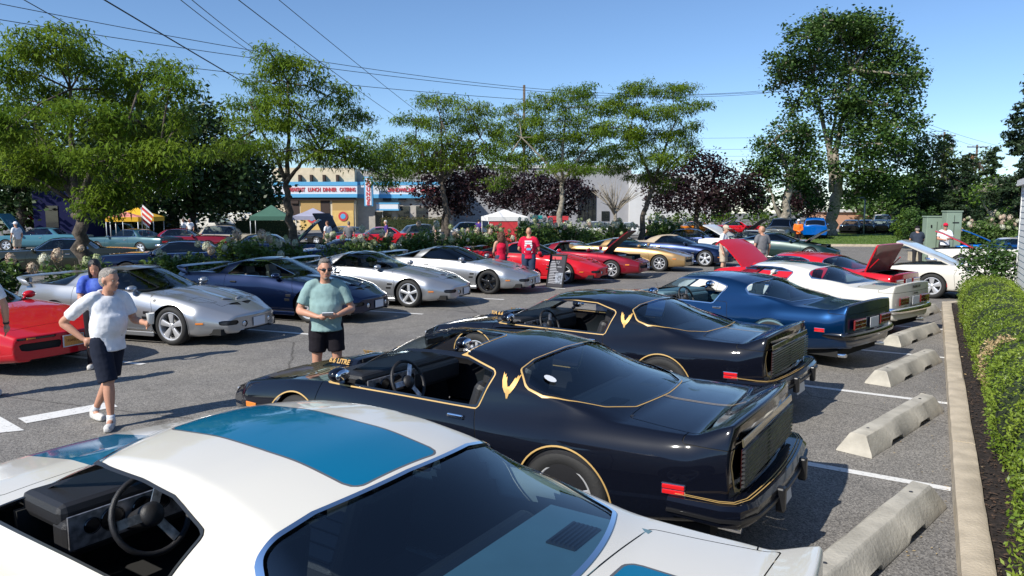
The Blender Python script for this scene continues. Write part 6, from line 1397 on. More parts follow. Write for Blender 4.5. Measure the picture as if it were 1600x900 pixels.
# right hand mixed trees
def conifer(label, u, vb, vt, Y_, wpx, leafm=L_CON, seed=1, name='conifer'):
    b = at(u, vb, Y_); top = at(u, vt, Y_).z; H = top; w_ = wpx * Y_ / FPX; base = (b.x, Y_, 0); root = empty(name, base, 0, label, 'tree'); r_ = np.random.default_rng(seed)
    MB().tube([(0, 0, 0), (0, 0, H * .5), (0, 0, H * .98)], [.2, .12, .02], 8).build('trunk', BARK, root, True); C = []; lb = MB()
    for k in range(int(H * 9)):
        z = H * (.06 + .92 * (k / (H * 9))); rad = 1.35 * w_ * (1 - z / H) ** .62 * r_.uniform(.6, 1.15) + .15; q = r_.uniform(0, 6.28); e = np.array([rad * math.cos(q), rad * math.sin(q), z - rad * .22])
        lb.tube([(0, 0, z), tuple(e)], [.03, .008], 4, False); n = int(110 * rad / max(1, w_) + 25); t = r_.random(n)[:, None] ** .7; C.append(np.array([0, 0, z]) + (e - np.array([0, 0, z])) * t + r_.normal(size=(n, 3)) * np.array([.2, .2, .09]) * (rad * .35 + .3))
    lb.build('limbs', BARK, root); C = np.concatenate(C); V, F = leaf_quads(C, .26, .11, .3); o = mesh_obj('crown', V, F, leafm, root, False); o['kind'] = 'stuff'
conifer('dark green spruce at the right edge above the clapboard building', 1592, 400, 105, 40, 40, seed=2); conifer('narrow dark conifer under the transformer pole', 1470, 372, 205, 66, 28, seed=3); conifer('loose dark conifer behind the green cabinets', 1505, 372, 235, 60, 30, seed=4); conifer('short dark conifer left of the green cabinets', 1432, 370, 230, 64, 28, seed=5); conifer('ragged conifer beside the right hand pole', 1545, 372, 225, 55, 24, seed=6)
hl('shade_tree', 'mid green tree mass behind the white pickup', (1390, 366), 90, [(1390, 345), (1390, 310)], [], [(1360, 300, 30, 22), (1400, 300, 35, 24), (1440, 310, 35, 24), (1370, 325, 30, 12), (1480, 320, 40, 20), (1530, 310, 35, 30), (1560, 330, 30, 25), (1330, 320, 20, 14)], .3, 16, 5, .6, (.5, .32), 3, leafm=L_GRN, kind='leaf', flat=.8, group=None, twig=.05)
hl('shade_tree', 'pale dead limbed tree behind the blue and orange hoods', (1555, 380), 50, [(1553, 345), (1548, 330)], [[(1553, 345), (1535, 315), (1528, 300)], [(1550, 340), (1565, 310), (1580, 298)]], [(1560, 290, 30, 16), (1530, 300, 26, 14), (1585, 320, 22, 30), (1570, 350, 30, 20)], .16, 14, 9, .35, (.22, .13), 1.5, leafm=L_BRI, bark=BARK_P, kind='leaf', flat=.8, group=None, twig=.03)
hl('shade_tree', 'loose green trees below the transformer pole at right', (1490, 368), 64, [(1490, 340), (1492, 300)], [[(1492, 300), (1470, 260), (1460, 240)], [(1492, 300), (1515, 270), (1530, 255)]], [(1450, 225, 26, 20), (1475, 245, 26, 18), (1505, 262, 26, 16), (1535, 255, 22, 18), (1455, 275, 30, 20), (1490, 290, 34, 20), (1530, 295, 30, 20), (1470, 315, 34, 18), (1515, 322, 34, 16), (1555, 300, 22, 22)], .25, 22, 6, .34, (.28, .17), 2.2, leafm=leaf_mat('mixed_leaf', (.035, .07, .018), (.10, .14, .04), .5), kind='leaf', flat=.7, group=None, twig=.04)
# bare tree
b = at(960, 380, 50); br = empty('bare_tree', (b.x, 50, 0), 0, 'leafless pale tree in front of the grey office block', 'tree'); mb = MB(); rr = random.Random(5)
z0 = at(960, 325, 50).z; MB().tube([(0, 0, 0), (.05, 0, z0 * .6), (0, 0, z0)], [.17, .13, .10], 8).build('trunk', BARK_P, br, True)
for k in range(26):
    q = rr.uniform(0, 6.28); e = rr.uniform(.5, 2.0); z1 = z0 + rr.uniform(.4, 1.9); p = (e * math.cos(q), e * .6 * math.sin(q), z1); m_ = (p[0] * .4, p[1] * .4, z0 + (z1 - z0) * .35)
    mb.tube([(0, 0, z0 * rr.uniform(.75, 1)), m_, p], [.05, .03, .010], 5)
    for _ in range(2): mb.tube([m_, (p[0] * .9 + rr.uniform(-.3, .3), p[1], z1 + rr.uniform(-.1, .4))], [.02, .007], 4)
mb.build('limbs', BARK_P, br, True)
# hydrangeas along the island, low trees and far hedges
hyd = [(-2, 1.35), (2.5, 1.4), (4.6, 1.5), (6.3, 1.35), (8.0, 1.2), (10.8, 1.15), (12.2, 1.5), (13.6, 1.35), (15.6, 1.25), (17.4, 1.4), (19.3, 1.5), (20.8, 1.55), (22.2, 1.6), (24.2, 1.5), (26.0, 1.7), (27.6, 1.75), (29.3, 1.6), (31.0, 1.7), (33.5, 1.6), (36, 1.6), (39, 1.6), (43, 1.5)]
WHERE = ['at the far left edge', 'left of the olive hardtop', 'below the olive hardtop', 'in front of the leftmost tree trunk', 'just right of the leftmost trunk', 'in front of the dark coupe window', 'with a tall cream bloom beside the dark coupe', 'between the dark coupe and second trunk', 'left of the second trunk', 'right of the second trunk', 'behind the middle silver coupe roof', 'below the purple shirted man', 'beside the orange cone', 'left of the third trunk', 'behind the woman in red', 'behind the man in the red shirt', 'left of the pale trunk', 'right of the pale trunk', 'behind the maroon coupe hood', 'behind the tan coupe', 'behind the beige soft top', 'farthest along the island']
for i, (r_, ht) in enumerate(hyd):
    hydrangea((*rd(r_, 16.9 - .03 * r_ + (.35 if i % 2 else -.25))[:2], .1), 'flowering hydrangea bush ' + WHERE[i], .95 + .15 * ((i * 7) % 3), ht + .15, 8 + (i * 5) % 6, i, pink=.35 if i in (4, 5, 6, 12) else .12)
def clip_hedge(u0, u1, vt, Y_, label, m=L_HED):
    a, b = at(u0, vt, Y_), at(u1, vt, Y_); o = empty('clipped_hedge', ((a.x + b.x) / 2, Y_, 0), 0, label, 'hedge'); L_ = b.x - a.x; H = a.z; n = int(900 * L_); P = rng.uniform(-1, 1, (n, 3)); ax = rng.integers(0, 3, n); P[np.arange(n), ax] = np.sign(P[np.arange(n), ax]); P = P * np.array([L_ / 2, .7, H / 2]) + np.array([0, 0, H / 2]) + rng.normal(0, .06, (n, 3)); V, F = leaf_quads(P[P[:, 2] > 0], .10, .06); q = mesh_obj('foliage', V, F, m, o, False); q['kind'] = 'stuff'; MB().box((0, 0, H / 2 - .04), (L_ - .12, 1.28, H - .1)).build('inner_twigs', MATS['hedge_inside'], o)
clip_hedge(372, 452, 343, 58, 'clipped reddish green hedge left of the second locust trunk'); clip_hedge(598, 690, 341, 58, 'clipped reddish green hedge in front of the restaurant door'); clip_hedge(196, 276, 338, 60, 'clipped hedge below the yellow tent'); 
bush('round_bush', (*wpx(1420, 378, 44), .1), 'bright round green bush beside the utility cabinets', (1.15, 1.1, 2.3), L_BRI, (.13, .08), 8, 14, 60); bush('round_bush', (*wpx(1440, 378, 40), .1), 'dark green bush tucked behind the cabinets', (1.2, 1.1, 2.4), L_GRN, (.13, .08), 7, 14, 60)
for i, (u, Y_) in enumerate(((1515, 36), (1545, 34), (1575, 33))): hydrangea((*wpx(u, 400, Y_), .1), 'pinkish flowering hydrangea behind the raised blue hood, ' + ('left', 'middle', 'right')[i] + ' one', 1.3, 2.0, 16, 40 + i, 'hydrangeas behind the raised hoods', .6)
for i, (u, Y_) in enumerate(((1020, 74), (1060, 74), (1100, 74), (1140, 74), (1195, 72), (450, 66))): bush('round_bush', (*wpx(u, 380, Y_), 0), 'light green bush ' + ('behind the beige soft top', 'behind the raised navy hood', 'under the wide purple maple', 'right of the wide purple maple', 'behind the grey utility wagon', 'left of the grey tent')[i], (1.7, 1.4, 2.2), L_BRI, (.2, .13), 6, 10, 26)

# far wood that closes the horizon
bl = []
for k in range(70):
    x = -190 + k * 5.6 + rng.normal(0, 1.2); bl.append(((x, 150 + rng.normal(0, 5), 3.5 + rng.normal(0, .6)), (4.2, 3.5, 3.6 + rng.random() * 2.0)))
for k in range(9): bl.append(((-34 - k * 5.0, 52 + rng.normal(0, 3), 4.2), (3.6, 3.2, 4.2 + rng.random() * 2)))
C, T = clump_points(bl, 8, 3.0, .9, .8, .4); C = C[C[:, 2] > .2]; V, F = leaf_quads(C, 1.1, .8); o = mesh_obj('distant_wood', V, F, L_DRK, None, False); props(o, 'far dark wood along the horizon behind the buildings', 'wood', kind='stuff')
# ================================================================== the cars
PB = paint('paint_black', (.004, .005, .010)); PW = paint('paint_white', (.64, .615, .55)); PS = paint('paint_silver', (.40, .41, .425), .7, .3); PN = paint('paint_navy', (.002, .010, .046), .7, .28); PBL = paint('paint_blue', (.0, .032, .11), .75, .32)
PR = paint('paint_red', (.52, .012, .022)); PDR = paint('paint_maroon', (.20, .008, .018), .2); PG = paint('paint_gold', (.40, .25, .10), .45, .3); PGR = paint('paint_green', (.004, .026, .021), .3); POL = paint('paint_olive', (.020, .024, .012), .3); STB = paint('stripe_blue', (.0, .13, .25))
SPW = paint('paint_tan', (.42, .36, .26), .2); PTE = paint('paint_teal', (.02, .075, .09), .3); PSK = paint('paint_sky', (.06, .18, .235)); PGY = paint('paint_grey', (.09, .10, .105), .4); PRB = paint('paint_royal', (.0, .10, .42), .2); PBK2 = paint('paint_jet', (.008, .008, .009)); UR = mat('red_underside', (.24, .02, .02), .55, coat=.3, var=.2, vscale=5); paint('paint_white2', (.72, .72, .7)); mat('hood_under', (.02, .02, .022), .7)
def stripe70(V):
    y = np.abs(V[:, 1]); a = sd_box(V[:, 0], V[:, 1], -.20, 0, .66, .27, .06); b = sd_box(V[:, 0], V[:, 1], -2.02, 0, .19, .27, .05); c = sd_box(V[:, 0], V[:, 1], 1.75, 0, .68, .27, .05)
    return a, b, c
def st(i): return lambda V: np.maximum(stripe70(V)[i], .72 - V[:, 2])
SI79 = [(n_, f_, MATS[m_], o_) for n_, f_, m_, o_ in tail79()]; TI79 = tail79() + [('pinstripe', gold_tail(), MATS['gold_line'], .002)]
ROW = 'second generation coupes along the kerb'
def near(name, lab, spk, r, d, a, pm, **o): return car(name, lab, 'car', spk, rd(r, d), HEAD_A + a, pm, ROW, **o)
W1, _ = near('coupe', 'white coupe with blue roof stripe filling the foreground', 'coupe70', 2.31, 2.94, -.01, PW, open_windows=True, glass='glass_blue', vinyl='black_vinyl', shelf='teal_trim', trim_w=.022, side_trim='black_trim', no_mirror=True, rim='rally', extras=[rear70], bumper='chrome', stripes=[('roof_stripe', st(0), STB, MATS['grey_vinyl']), ('trunk_stripe', st(1), STB, MATS['grey_vinyl']), ('hood_stripe', st(2), STB, None)])
B1_, skb = near('coupe', 'nearer glossy black coupe with gold pinstripes and open roof panels', 'coupe79', 5.17, 3.73, .0, PB, gold=True, open_windows=True, glass='glass_blue', trim='black_gloss', ttop='open', sticker=True, rim='snow', extras=[rear79, front79], spoiler_inlays=SI79, inlays=TI79)
B2_, _ = near('coupe', 'second black coupe with gold pinstripes, roof panels closed', 'coupe79', 8.69, 4.3, -.06, PB, gold=True, open_windows=True, glass='glass_blue', trim='black_gloss', ttop='glass', rim='snow', extras=[rear79, front79], spoiler_inlays=SI79, inlays=TI79, scoop_text='T/A 6.6')
BL_, _ = near('coupe', 'metallic blue coupe with white bucket seats and chrome window trim', 'coupe70', 12.5, 3.74, -.25, PBL, open_windows=True, glass='glass_blue', vinyl='white_vinyl', trim_in='teal_trim', rim='rally', extras=[rear70], spoiler_mat=PBL, bumper='black_gloss')
W2_, _ = near('coupe', 'white coupe with blue trunk stripe beyond the blue coupe', 'coupe70', 15.9, 3.4, -.29, PW, open_windows=True, glass='glass_blue', vinyl='red_vinyl', rim='rally', extras=[rear70], tail_text='TRANS AM', stripes=[('roof_stripe', st(0), paint('stripe_teal', (.01, .07, .11)), None), ('trunk_stripe', st(1), STB, None)])
R1_, _ = near('coupe', 'red coupe with both hood and trunk lid raised', 'coupe70plain', 19.6, 3.8, -.29, PR, glass='glass_blue', rim='rally', extras=[rear70], hood_open=50, trunk_open=70, lid_under='red_underside')
near('convertible', 'white convertible with red interior and raised white hood', 'conv69', 22.7, -.4, -.1, PW, convertible='open', vinyl='red_vinyl', trim_in='red_vinyl', rim='rally', extras=[old_ends], hood_open=27, headrest=False)
FAR = 'row of coupes facing the camera across the aisle'
def far(name, lab, spk, r, d, a, pm, **o): return car(name, lab, 'car', spk, rd(r, d), HEAD_B + a, pm, FAR, res=.86, **o)
far('coupe', 'bright red wedge coupe with orange front plate at left edge', 'wedge85', 4.75, 13.4, .22, PR, glass='glass_tint', extras=[front85, wing85], inlays=nose85(), trim='black_trim')
far('coupe', 'leftmost silver coupe behind the man in white shirt', 'wedge98', 7.65, 13.1, .26, PS, glass='glass_tint', glass_ws='glass_green', extras=[front98, wing98], inlays=nose98(), trim='black_trim', rim='star', handle='black_trim', stripes=[('fender_hash', lambda V: np.maximum(sd_poly(V[:, 0], V[:, 2], [(1.02, .74), (.86, .86), (.80, .86), (.96, .72)], .0), V[:, 1] + .3) * 1., MATS['grey_vinyl'], None)])
far('coupe', 'navy blue coupe behind the man in teal shirt', 'wedge98', 10.73, 13.0, .2, PN, glass='glass_green', extras=[front98, wing98], inlays=nose98(), trim='chrome', trim_w=.012, rim='star', open_windows=True, handle='black_trim')
far('coupe', 'silver coupe with open side window right of the teal shirted man', 'wedge98', 13.6, 12.9, .25, PS, glass='glass_green', extras=[front98, wing98], inlays=nose98(), trim='black_trim', rim='five', open_windows=True, ttop='glass', handle='black_trim')
far('coupe', 'silver coupe with dark wheels and dark roof beside the sign board', 'wedge98', 17.0, 12.85, .19, PS, glass='glass_dark', extras=[front98, wing98], inlays=nose98(), trim='black_trim', rim='dark', ttop='glass', handle='black_trim')
far('coupe', 'bright red coupe behind the couple in red shirts', 'wedge98', 20.6, 12.4, .15, PR, glass='glass_dark', extras=[front98, wing98], inlays=nose98(), trim='black_trim', rim='star', front_plate=False, handle='black_trim')
far('coupe', 'dark maroon wedge coupe with hood raised', 'wedge85', 22.9, 11.9, .18, PDR, glass='glass_green', extras=[front85, wing85], inlays=nose85(), trim='black_trim', rim='mesh', hood_open=52, lid_under='hood_under', open_windows=True, plate_col='plate_white')
far('coupe', 'metallic tan wedge coupe beside the maroon one', 'wedge85', 26.6, 11.6, .15, PG, glass='glass_green', extras=[front85, wing85], inlays=nose85(), trim='black_trim', rim='mesh', plate_col='plate_white')
far('convertible', 'navy convertible with beige soft top', 'conv98', 30.0, 10.9, .10, PN, glass='glass_green', extras=[front98], inlays=nose98(), convertible='top', trim='black_trim', rim='star', front_plate=False)
# ---------------- cars farther back, lighter meshes
def bgc(name, lab, spk, u, Y_, ang, pm, cat='car', res=.45, group='show cars parked beyond the planting island', **o):
    x = (u - 800) / FPX * Y_ * .9985; return car(name, lab, cat, spk, (x, Y_, 0), R(ang), pm, group, res=res, **o)
O = dict(extras=[old_ends], rim='rally')
bgc('hardtop', 'dark olive hardtop seen side on behind the hydrangeas', 'muscle', 90, 26.5, 203, POL, res=.7, glass='glass_tint', **O)
bgc('coupe', 'dark blue coupe with chrome window line behind the blooms', 'muscle', 275, 24.5, 196, PN, res=.7, glass='glass_tint', **O)
bgc('hardtop', 'dark blue hardtop with raised hood left of the second trunk', 'muscle', 425, 31, 20, PN, hood_open=48, lid_under='paint_navy', **O)
bgc('coupe', 'low purple blue coupe with red flame hood behind the silver cars', 'wedge85', 520, 27.5, 200, PN, extras=[front85, wing85], glass='glass_tint')
bgc('sedan', 'dark teal sedan with aqua interior under the leftmost tree', 'muscle', 205, 39, 165, PTE, vinyl='teal_trim', **O)
bgc('hardtop', 'maroon hardtop coupe below the clipped hedge', 'muscle', 290, 40, 10, PDR, glass='glass', **O)
bgc('sedan', 'pale blue sedan behind the dark teal one', 'sedan', 172, 52, 170, PSK, **O)
bgc('coupe', 'red coupe with red hood raised at far left', 'muscle', 100, 50, 200, PR, hood_open=55, **O)
bgc('sedan', 'aqua sedan with black hood raised beside the white shirted man', 'muscle', 62, 42, 190, PSK, hood_open=60, lid_under='hood_under', **O)
bgc('sedan', 'tan and black old sedan right of the maroon hardtop', 'sedan', 355, 43, 10, SPW, **O)
bgc('hardtop', 'red hardtop with white roof behind the purple shirted man', 'muscle', 590, 44, 195, PR, **O)
bgc('coupe', 'black coupe with black hood raised in front of the mural', 'muscle', 535, 46, 150, PBK2, hood_open=60, lid_under='hood_under', **O)
bgc('van', 'grey white panel van with roof rack in front of the dark trees', 'van', 335, 63, 5, paint('paint_white2', (.6, .6, .6)), cat='van', extras=[])
bgc('van', 'long pale van right of the panel van', 'van', 400, 66, 8, paint('paint_white2', (.6, .6, .6)), cat='van', extras=[])
bgc('sedan', 'dark grey sedan parked left of the third trunk', 'sedan', 665, 47, 20, PGY, **O)
bgc('sedan', 'white sedan with open door near the white tent', 'sedan', 725, 55, 190, paint('paint_white2', (.6, .6, .6)), **O)
bgc('sedan', 'navy sedan behind the red tent curtain', 'sedan', 850, 56, 10, PN, **O)
bgc('sedan', 'white sedan behind the pale locust trunk', 'sedan', 925, 58, 185, paint('paint_white2', (.6, .6, .6)), **O)
bgc('coupe', 'white coupe with red stripe left of the leaning locust', 'muscle', 985, 60, 10, paint('paint_white2', (.6, .6, .6)), **O)
bgc('coupe', 'dark coupe with navy hood raised behind the beige soft top', 'muscle', 1085, 40, -25, PN, hood_open=42, lid_under='paint_navy', **O)
bgc('coupe', 'black coupe with black hood raised left of the capped man', 'muscle', 1135, 42, -30, PBK2, hood_open=42, lid_under='hood_under', **O)
bgc('coupe', 'white fronted coupe with raised white hood between the two men', 'muscle', 1172, 37, 140, paint('paint_white2', (.6, .6, .6)), hood_open=30, **O)
bgc('coupe', 'dark green coupe with raised green hood behind the grey shirted man', 'wedge98', 1225, 33.5, -32, PGR, extras=[front98, wing98], hood_open=45, glass='glass_dark')
bgc('coupe', 'orange coupe far behind the raised hoods', 'muscle', 1080, 66, 190, paint('paint_orange', (.65, .20, .02)), **O)
bgc('coupe', 'red coupe under the wide purple maple', 'muscle', 1140, 68, 170, PR, **O)
bgc('utility_wagon', 'dark grey utility wagon behind the twin pale trunks', 'suv', 1222, 52, 235, PGY, cat='car', glass='glass_dark', extras=[])
bgc('utility_wagon', 'bright blue utility wagon seen from behind left of the tall trunk', 'suv', 1272, 57, 68, PRB, cat='car', glass='glass_dark', extras=[])
bgc('pickup_truck', 'white pickup truck facing the camera beyond the lawn', 'pickup', 1376, 78, 250, paint('paint_white2', (.6, .6, .6)), cat='truck', extras=[])
for i, u in enumerate((1330, 1352, 1374, 1396)): bgc('sedan', ('first', 'second', 'third', 'fourth')[i] + ' dark sedan from the tall trunk, parked behind the lawn', 'sedan', u, 69 + i * .6, 60, PBK2, group='dark cars parked behind the lawn', extras=[])
bgc('coupe', 'white car with raised orange red hood at the far right', 'muscle', 1570, 27, 150, PW, hood_open=30, lid_under='paint_red', hood_mat=PR, **O)
bgc('coupe', 'blue car with raised blue hood at the far right edge', 'muscle', 1600, 30.5, 150, PRB, hood_open=28, **O)
# ---------------- dark blue trailer at the left, tents, signs
TR = empty('show_trailer', (*wpx(128, 375, 50), 0), R(8), 'tall dark blue enclosed trailer behind the leftmost tree', 'trailer'); MB().box((0, 0, 2.0), (3.2, 6, 3.1)).build('box', mat('trailer_blue', (.006, .008, .045), .75, spec=.15), TR, bevel=.08); MB().box((-.45, -3.02, 1.9), (.75, .05, 1.4)).build('door', MATS['black_gloss'], TR); MB().tube([(1.1, -3.1, .3), (1.1, -3.1, 3.4)], .05, 8).build('rail', MATS['chrome'], TR, True)
for sx in (-1.3, 1.3): MB().lathe([(0, -.12), (.3, -.12), (.4, -.1), (.4, .1), (.3, .12), (0, .12)], 20, 'x', (sx, 0, .4)).build('wheel', MATS['tyre'], TR, True)
def tent(label, u, vtop, Y_, wpx_, m, m2=None, curtain=None, leg=2.1):
    t = at(u, vtop, Y_); hw = wpx_ * Y_ / FPX / 2; zt = t.z; ze = max(1.9, zt - hw * .62); o = empty('canopy_tent', (t.x, Y_, 0), R(12), label, 'tent', 'canopy tents')
    V = [(-hw, -hw, ze), (hw, -hw, ze), (hw, hw, ze), (-hw, hw, ze), (0, 0, zt)] + [(sx * hw * .5, sy * hw * .5, ze + (zt - ze) * .43) for sx, sy in ((-1, -1), (1, -1), (1, 1), (-1, 1))]
    F = [(0, 1, 6, 5), (1, 2, 7, 6), (2, 3, 8, 7), (3, 0, 5, 8), (5, 6, 4), (6, 7, 4), (7, 8, 4), (8, 5, 4)]; c = mesh_obj('canopy', V, F, m, o, False); sd = c.modifiers.new('s', 'SOLIDIFY'); sd.thickness = .02
    for a, b in (((-hw, -hw), (hw, -hw)), ((hw, -hw), (hw, hw)), ((hw, hw), (-hw, hw)), ((-hw, hw), (-hw, -hw))):
        mx, my = (a[0] + b[0]) / 2, (a[1] + b[1]) / 2; MB().box((mx, my, ze - .13), (abs(a[0] - b[0]) + .02, abs(a[1] - b[1]) + .02, .27)).build('valance', m2 or m, o)
    for sx in (-1, 1):
        for sy in (-1, 1): MB().tube([(sx * hw * .97, sy * hw * .97, 0), (sx * hw * .97, sy * hw * .97, ze)], .03, 6).build('leg', STL, o, True)
    if curtain: MB().box((-hw * .25, -hw + .04, ze / 2 + .1), (hw * 1.45, .02, ze - .3)).build('curtain', curtain, o)
def fab(n, c): return mat('fabric_' + n, c, .8, var=.06, vscale=2, bump=.2, bscale=6)
tent('yellow canopy tent beside the striped flag', 214, 324, 46, 62, fab('yellow', (.75, .42, .02))); tent('pink canopy tent in front of the yellow one', 197, 331, 44, 46, fab('pink', (.70, .25, .20)), fab('yellow', (.75, .42, .02))); tent('dark green canopy tent left of the second locust trunk', 424, 320, 50, 58, fab('green', (.05, .13, .09))); tent('grey lilac canopy tent in front of the mural', 489, 325, 52, 58, fab('lilac', (.34, .34, .44)))
tent('white canopy tent with red curtain behind the couple', 788, 327, 47, 62, fab('white', (.75, .74, .72)), None, fab('red', (.60, .04, .05))); tent('small teal canopy tent right of the white one', 838, 345, 56, 16, fab('teal', (.02, .35, .33))); tent('small white topped red tent behind the pale trunk', 872, 342, 50, 26, fab('white', (.75, .74, .72)), fab('red', (.60, .04, .05)), fab('red', (.60, .04, .05)))
FL = empty('striped_flag', (*wpx(222, 350, 44), 0), 0, 'red and white striped flag beside the yellow tent', 'flag'); z1 = at(222, 316, 44).z; MB().tube([(0, 0, 0), (0, 0, z1)], .025, 6).build('pole', STL, FL, True)
for k in range(7): MB().prism([(.05 + .0 * k, z1 - .1 - k * .17), (.72 - .05 * k, z1 - .75 - k * .12), (.72 - .05 * k, z1 - .86 - k * .12), (.05, z1 - .26 - k * .17)], -.01, .01, 'y').build('stripe', fab('red', 0) if k % 2 else fab('white', 0), FL)
# sandwich board near the red car
sg = gpx(866, 449); SB = empty('sign_board', (sg[0], sg[1], 0), R(-38), 'black framed display board with red heading leaning on the aisle', 'sign')
BM = Matrix.Rotation(R(-14), 4, 'X')
bd = MB().box((0, 0, .50), (.56, .025, .98)).xf(BM).build('panel', mat('board_print', (.03, .03, .04), .4), SB); fr = MB()
for (x, z, a, b) in ((-.29, .5, .03, 1.02), (.29, .5, .03, 1.02), (0, 0.0, .6, .03), (0, 1.0, .6, .03)): fr.box((x, -.005, z), (a, .045, b))
fr.xf(BM).build('frame', MATS['black_trim'], SB); MB().box((-.05, -.016, .9), (.36, .006, .09)).xf(BM).build('heading', SRD, SB)
tx = MB(); rr = random.Random(9)
for k in range(14): L_ = rr.uniform(.22, .44) * (1 if k < 5 else .75); tx.box((-.24 + L_ / 2, -.0155, .78 - k * .05), (L_, .005, .022))
t_ = tx.xf(BM).build('print_lines', mat('print_grey', (.35, .36, .40), .5), SB); t_['kind'] = 'stuff'
MB().box((.12, -.0155, .28), (.26, .004, .34)).xf(BM).build('print_picture', mat('print_pic', (.18, .2, .24), .5, var=.8, vscale=14), SB); MB().tube([(0, .03, .9), (0, .36, .0)], .012, 6).build('rear_strut', MATS['black_trim'], SB)
jk = Vector(B2_.location) ; jm = Matrix.Translation(jk) @ Matrix.Rotation(B2_.rotation_euler.z, 4, 'Z'); JO = empty('red_jacket', jm @ Vector((-.62, .38, .62)), B2_.rotation_euler.z, 'red jacket bundled on the rear seat of the second black coupe', 'jacket'); JB = MB(); JB.ell((0, 0, .12), (.2, .26, .2)); JB.ell((-.1, .12, .2), (.14, .14, .12)); JB.ell((.05, -.14, .16), (.16, .12, .1)); jf = fuse(JB, 'jacket_cloth', cloth('red', (.60, .012, .05)), JO, .02, 3, .05)
# traffic cone
cn = at(672, 376, 40); CN = empty('traffic_cone', (cn.x, 40, 0), 0, 'orange traffic cone beside the hydrangeas', 'cone'); MB().lathe([(.03, .72), (.05, .70), (.15, .03)], 18).build('cone_body', mat('cone_orange', (.80, .14, .02), .5), CN, True); MB().box((0, 0, .015), (.38, .38, .03)).build('base', MATS['cone_orange'], CN)
# ================================================================== people
H_GREY = mat('hair_grey', (.30, .27, .24), .7, var=.35, vscale=60, bump=.8, bscale=120); H_SALT = mat('hair_salt', (.16, .14, .125), .7, var=.5, vscale=70, bump=.8, bscale=120); H_BLK = mat('hair_black', (.010, .008, .008), .35, bump=.5, bscale=90); H_BRN = mat('hair_brown', (.10, .04, .02), .5, var=.3, vscale=60, bump=.8, bscale=80); H_WHT = mat('hair_white', (.55, .53, .5), .7)
C_WHT = cloth('white', (.72, .73, .76)); C_TEAL = cloth('teal', (.24, .36, .35)); C_BLK = cloth('black', (.012, .010, .014)); C_NVY = cloth('navy', (.012, .016, .03)); C_RED = cloth('red', (.60, .012, .05)); C_GRY = cloth('grey', (.16, .16, .17)); C_ORG = cloth('orange', (.85, .17, .02)); C_TIE = cloth('tiedye', (.02, .05, .38), (.12, .20, .62), 7); C_KHK = cloth('khaki', (.50, .42, .32)); C_PUR = cloth('purple', (.06, .03, .18)); C_TPE = cloth('taupe', (.22, .18, .16)); C_DRK = cloth('dark', (.03, .03, .034)); C_DNM = cloth('denim', (.04, .06, .11)); C_MELON = cloth('navytee', (.03, .04, .06))
SH_W = mat('shoe_white', (.60, .58, .55), .6, var=.12, vscale=30); SH_B = mat('shoe_black', (.02, .02, .02), .5); SOCK = mat('sock_grey', (.5, .5, .5), .9)
def P2(u, v): x, y = gpx(u, v); return (x, y, 0)
# man in white shirt: hand on hip, cup in the other, mid stride
m1, _ = person('grey haired man in white shirt and navy shorts holding a white cup', P2(176, 662), R(-22), 1.72, dict(pel=(-.02, 0, .97), ch=(.03, 0, 1.28), nk=(.03, 0, 1.47), hd=(.06, 0, 1.485), shL=(.06, .19, 1.42), shR=(-.01, -.20, 1.42), elR=(-.30, -.29, 1.17), wrR=(-.10, -.21, .985), elL=(.10, .27, 1.15), wrL=(.36, .20, 1.13), hpL=(-.02, .10, .93), hpR=(0, -.10, .93), knL=(-.06, .06, .52), knR=(.10, -.10, .50), anL=(-.36, .06, .085), anR=(.13, -.12, .08), toL=(-.19, .02, .03), toR=(.25, -.27, .03)),
    C_WHT, 'short', C_NVY, True, SH_W, MATS['plate_white'], H_GREY, 'short', None, SK_T, False, None, .05, .97, .0115, (10, 4), .84, (dict(fwd=(.9, -.3, .05), pal=(.1, -1, 0), curl=.55), dict(fwd=(.75, .55, -.35), pal=(.2, .6, -.6), curl=.35)), collar=True)
cp = Vector(rd(0, 0)); c_ = m1.matrix_basis @ Vector((.47, .155, 1.17)); CUP = empty('paper_cup', c_ - Vector((0, 0, .06)), 0, 'white paper cup held by the man in the white shirt', 'cup'); MB().lathe([(0, 0), (.03, 0), (.041, .115), (.043, .118), (.038, .118), (.03, .01)], 20).build('cup_body', mat('paper_white', (.78, .77, .75), .6), CUP, True)
# man in teal tee
m2, hm = person('grey goateed man in teal tee shirt, black shorts and sunglasses', P2(513, 626), R(-72), 1.76, dict(elL=(.02, .31, 1.13), elR=(.02, -.31, 1.13), wrL=(.27, .11, 1.09), wrR=(.27, -.10, 1.08), knL=(.02, .12, .51), knR=(.0, -.12, .51), hd=(.03, 0, 1.49)),
    C_TEAL, 'short', C_BLK, True, SH_W, None, H_SALT, 'short', None, SK_T, True, H_SALT, .04, .99, .0115, (8, 3), .88, short_len=.74, hands=(dict(fwd=(.35, -.9, .0), pal=(-.5, 0, .3), curl=.5), dict(fwd=(.35, .9, .05), pal=(-.5, 0, .3), curl=.5)))
ph = empty('phone', m2.matrix_basis @ Vector((.335, .0, 1.12)), R(-72), 'small pale phone held in both hands by the teal shirted man', 'phone'); MB().box((0, 0, 0), (.075, .13, .012), (0, R(-35), 0)).build('phone_body', SWH, ph, bevel=.004)
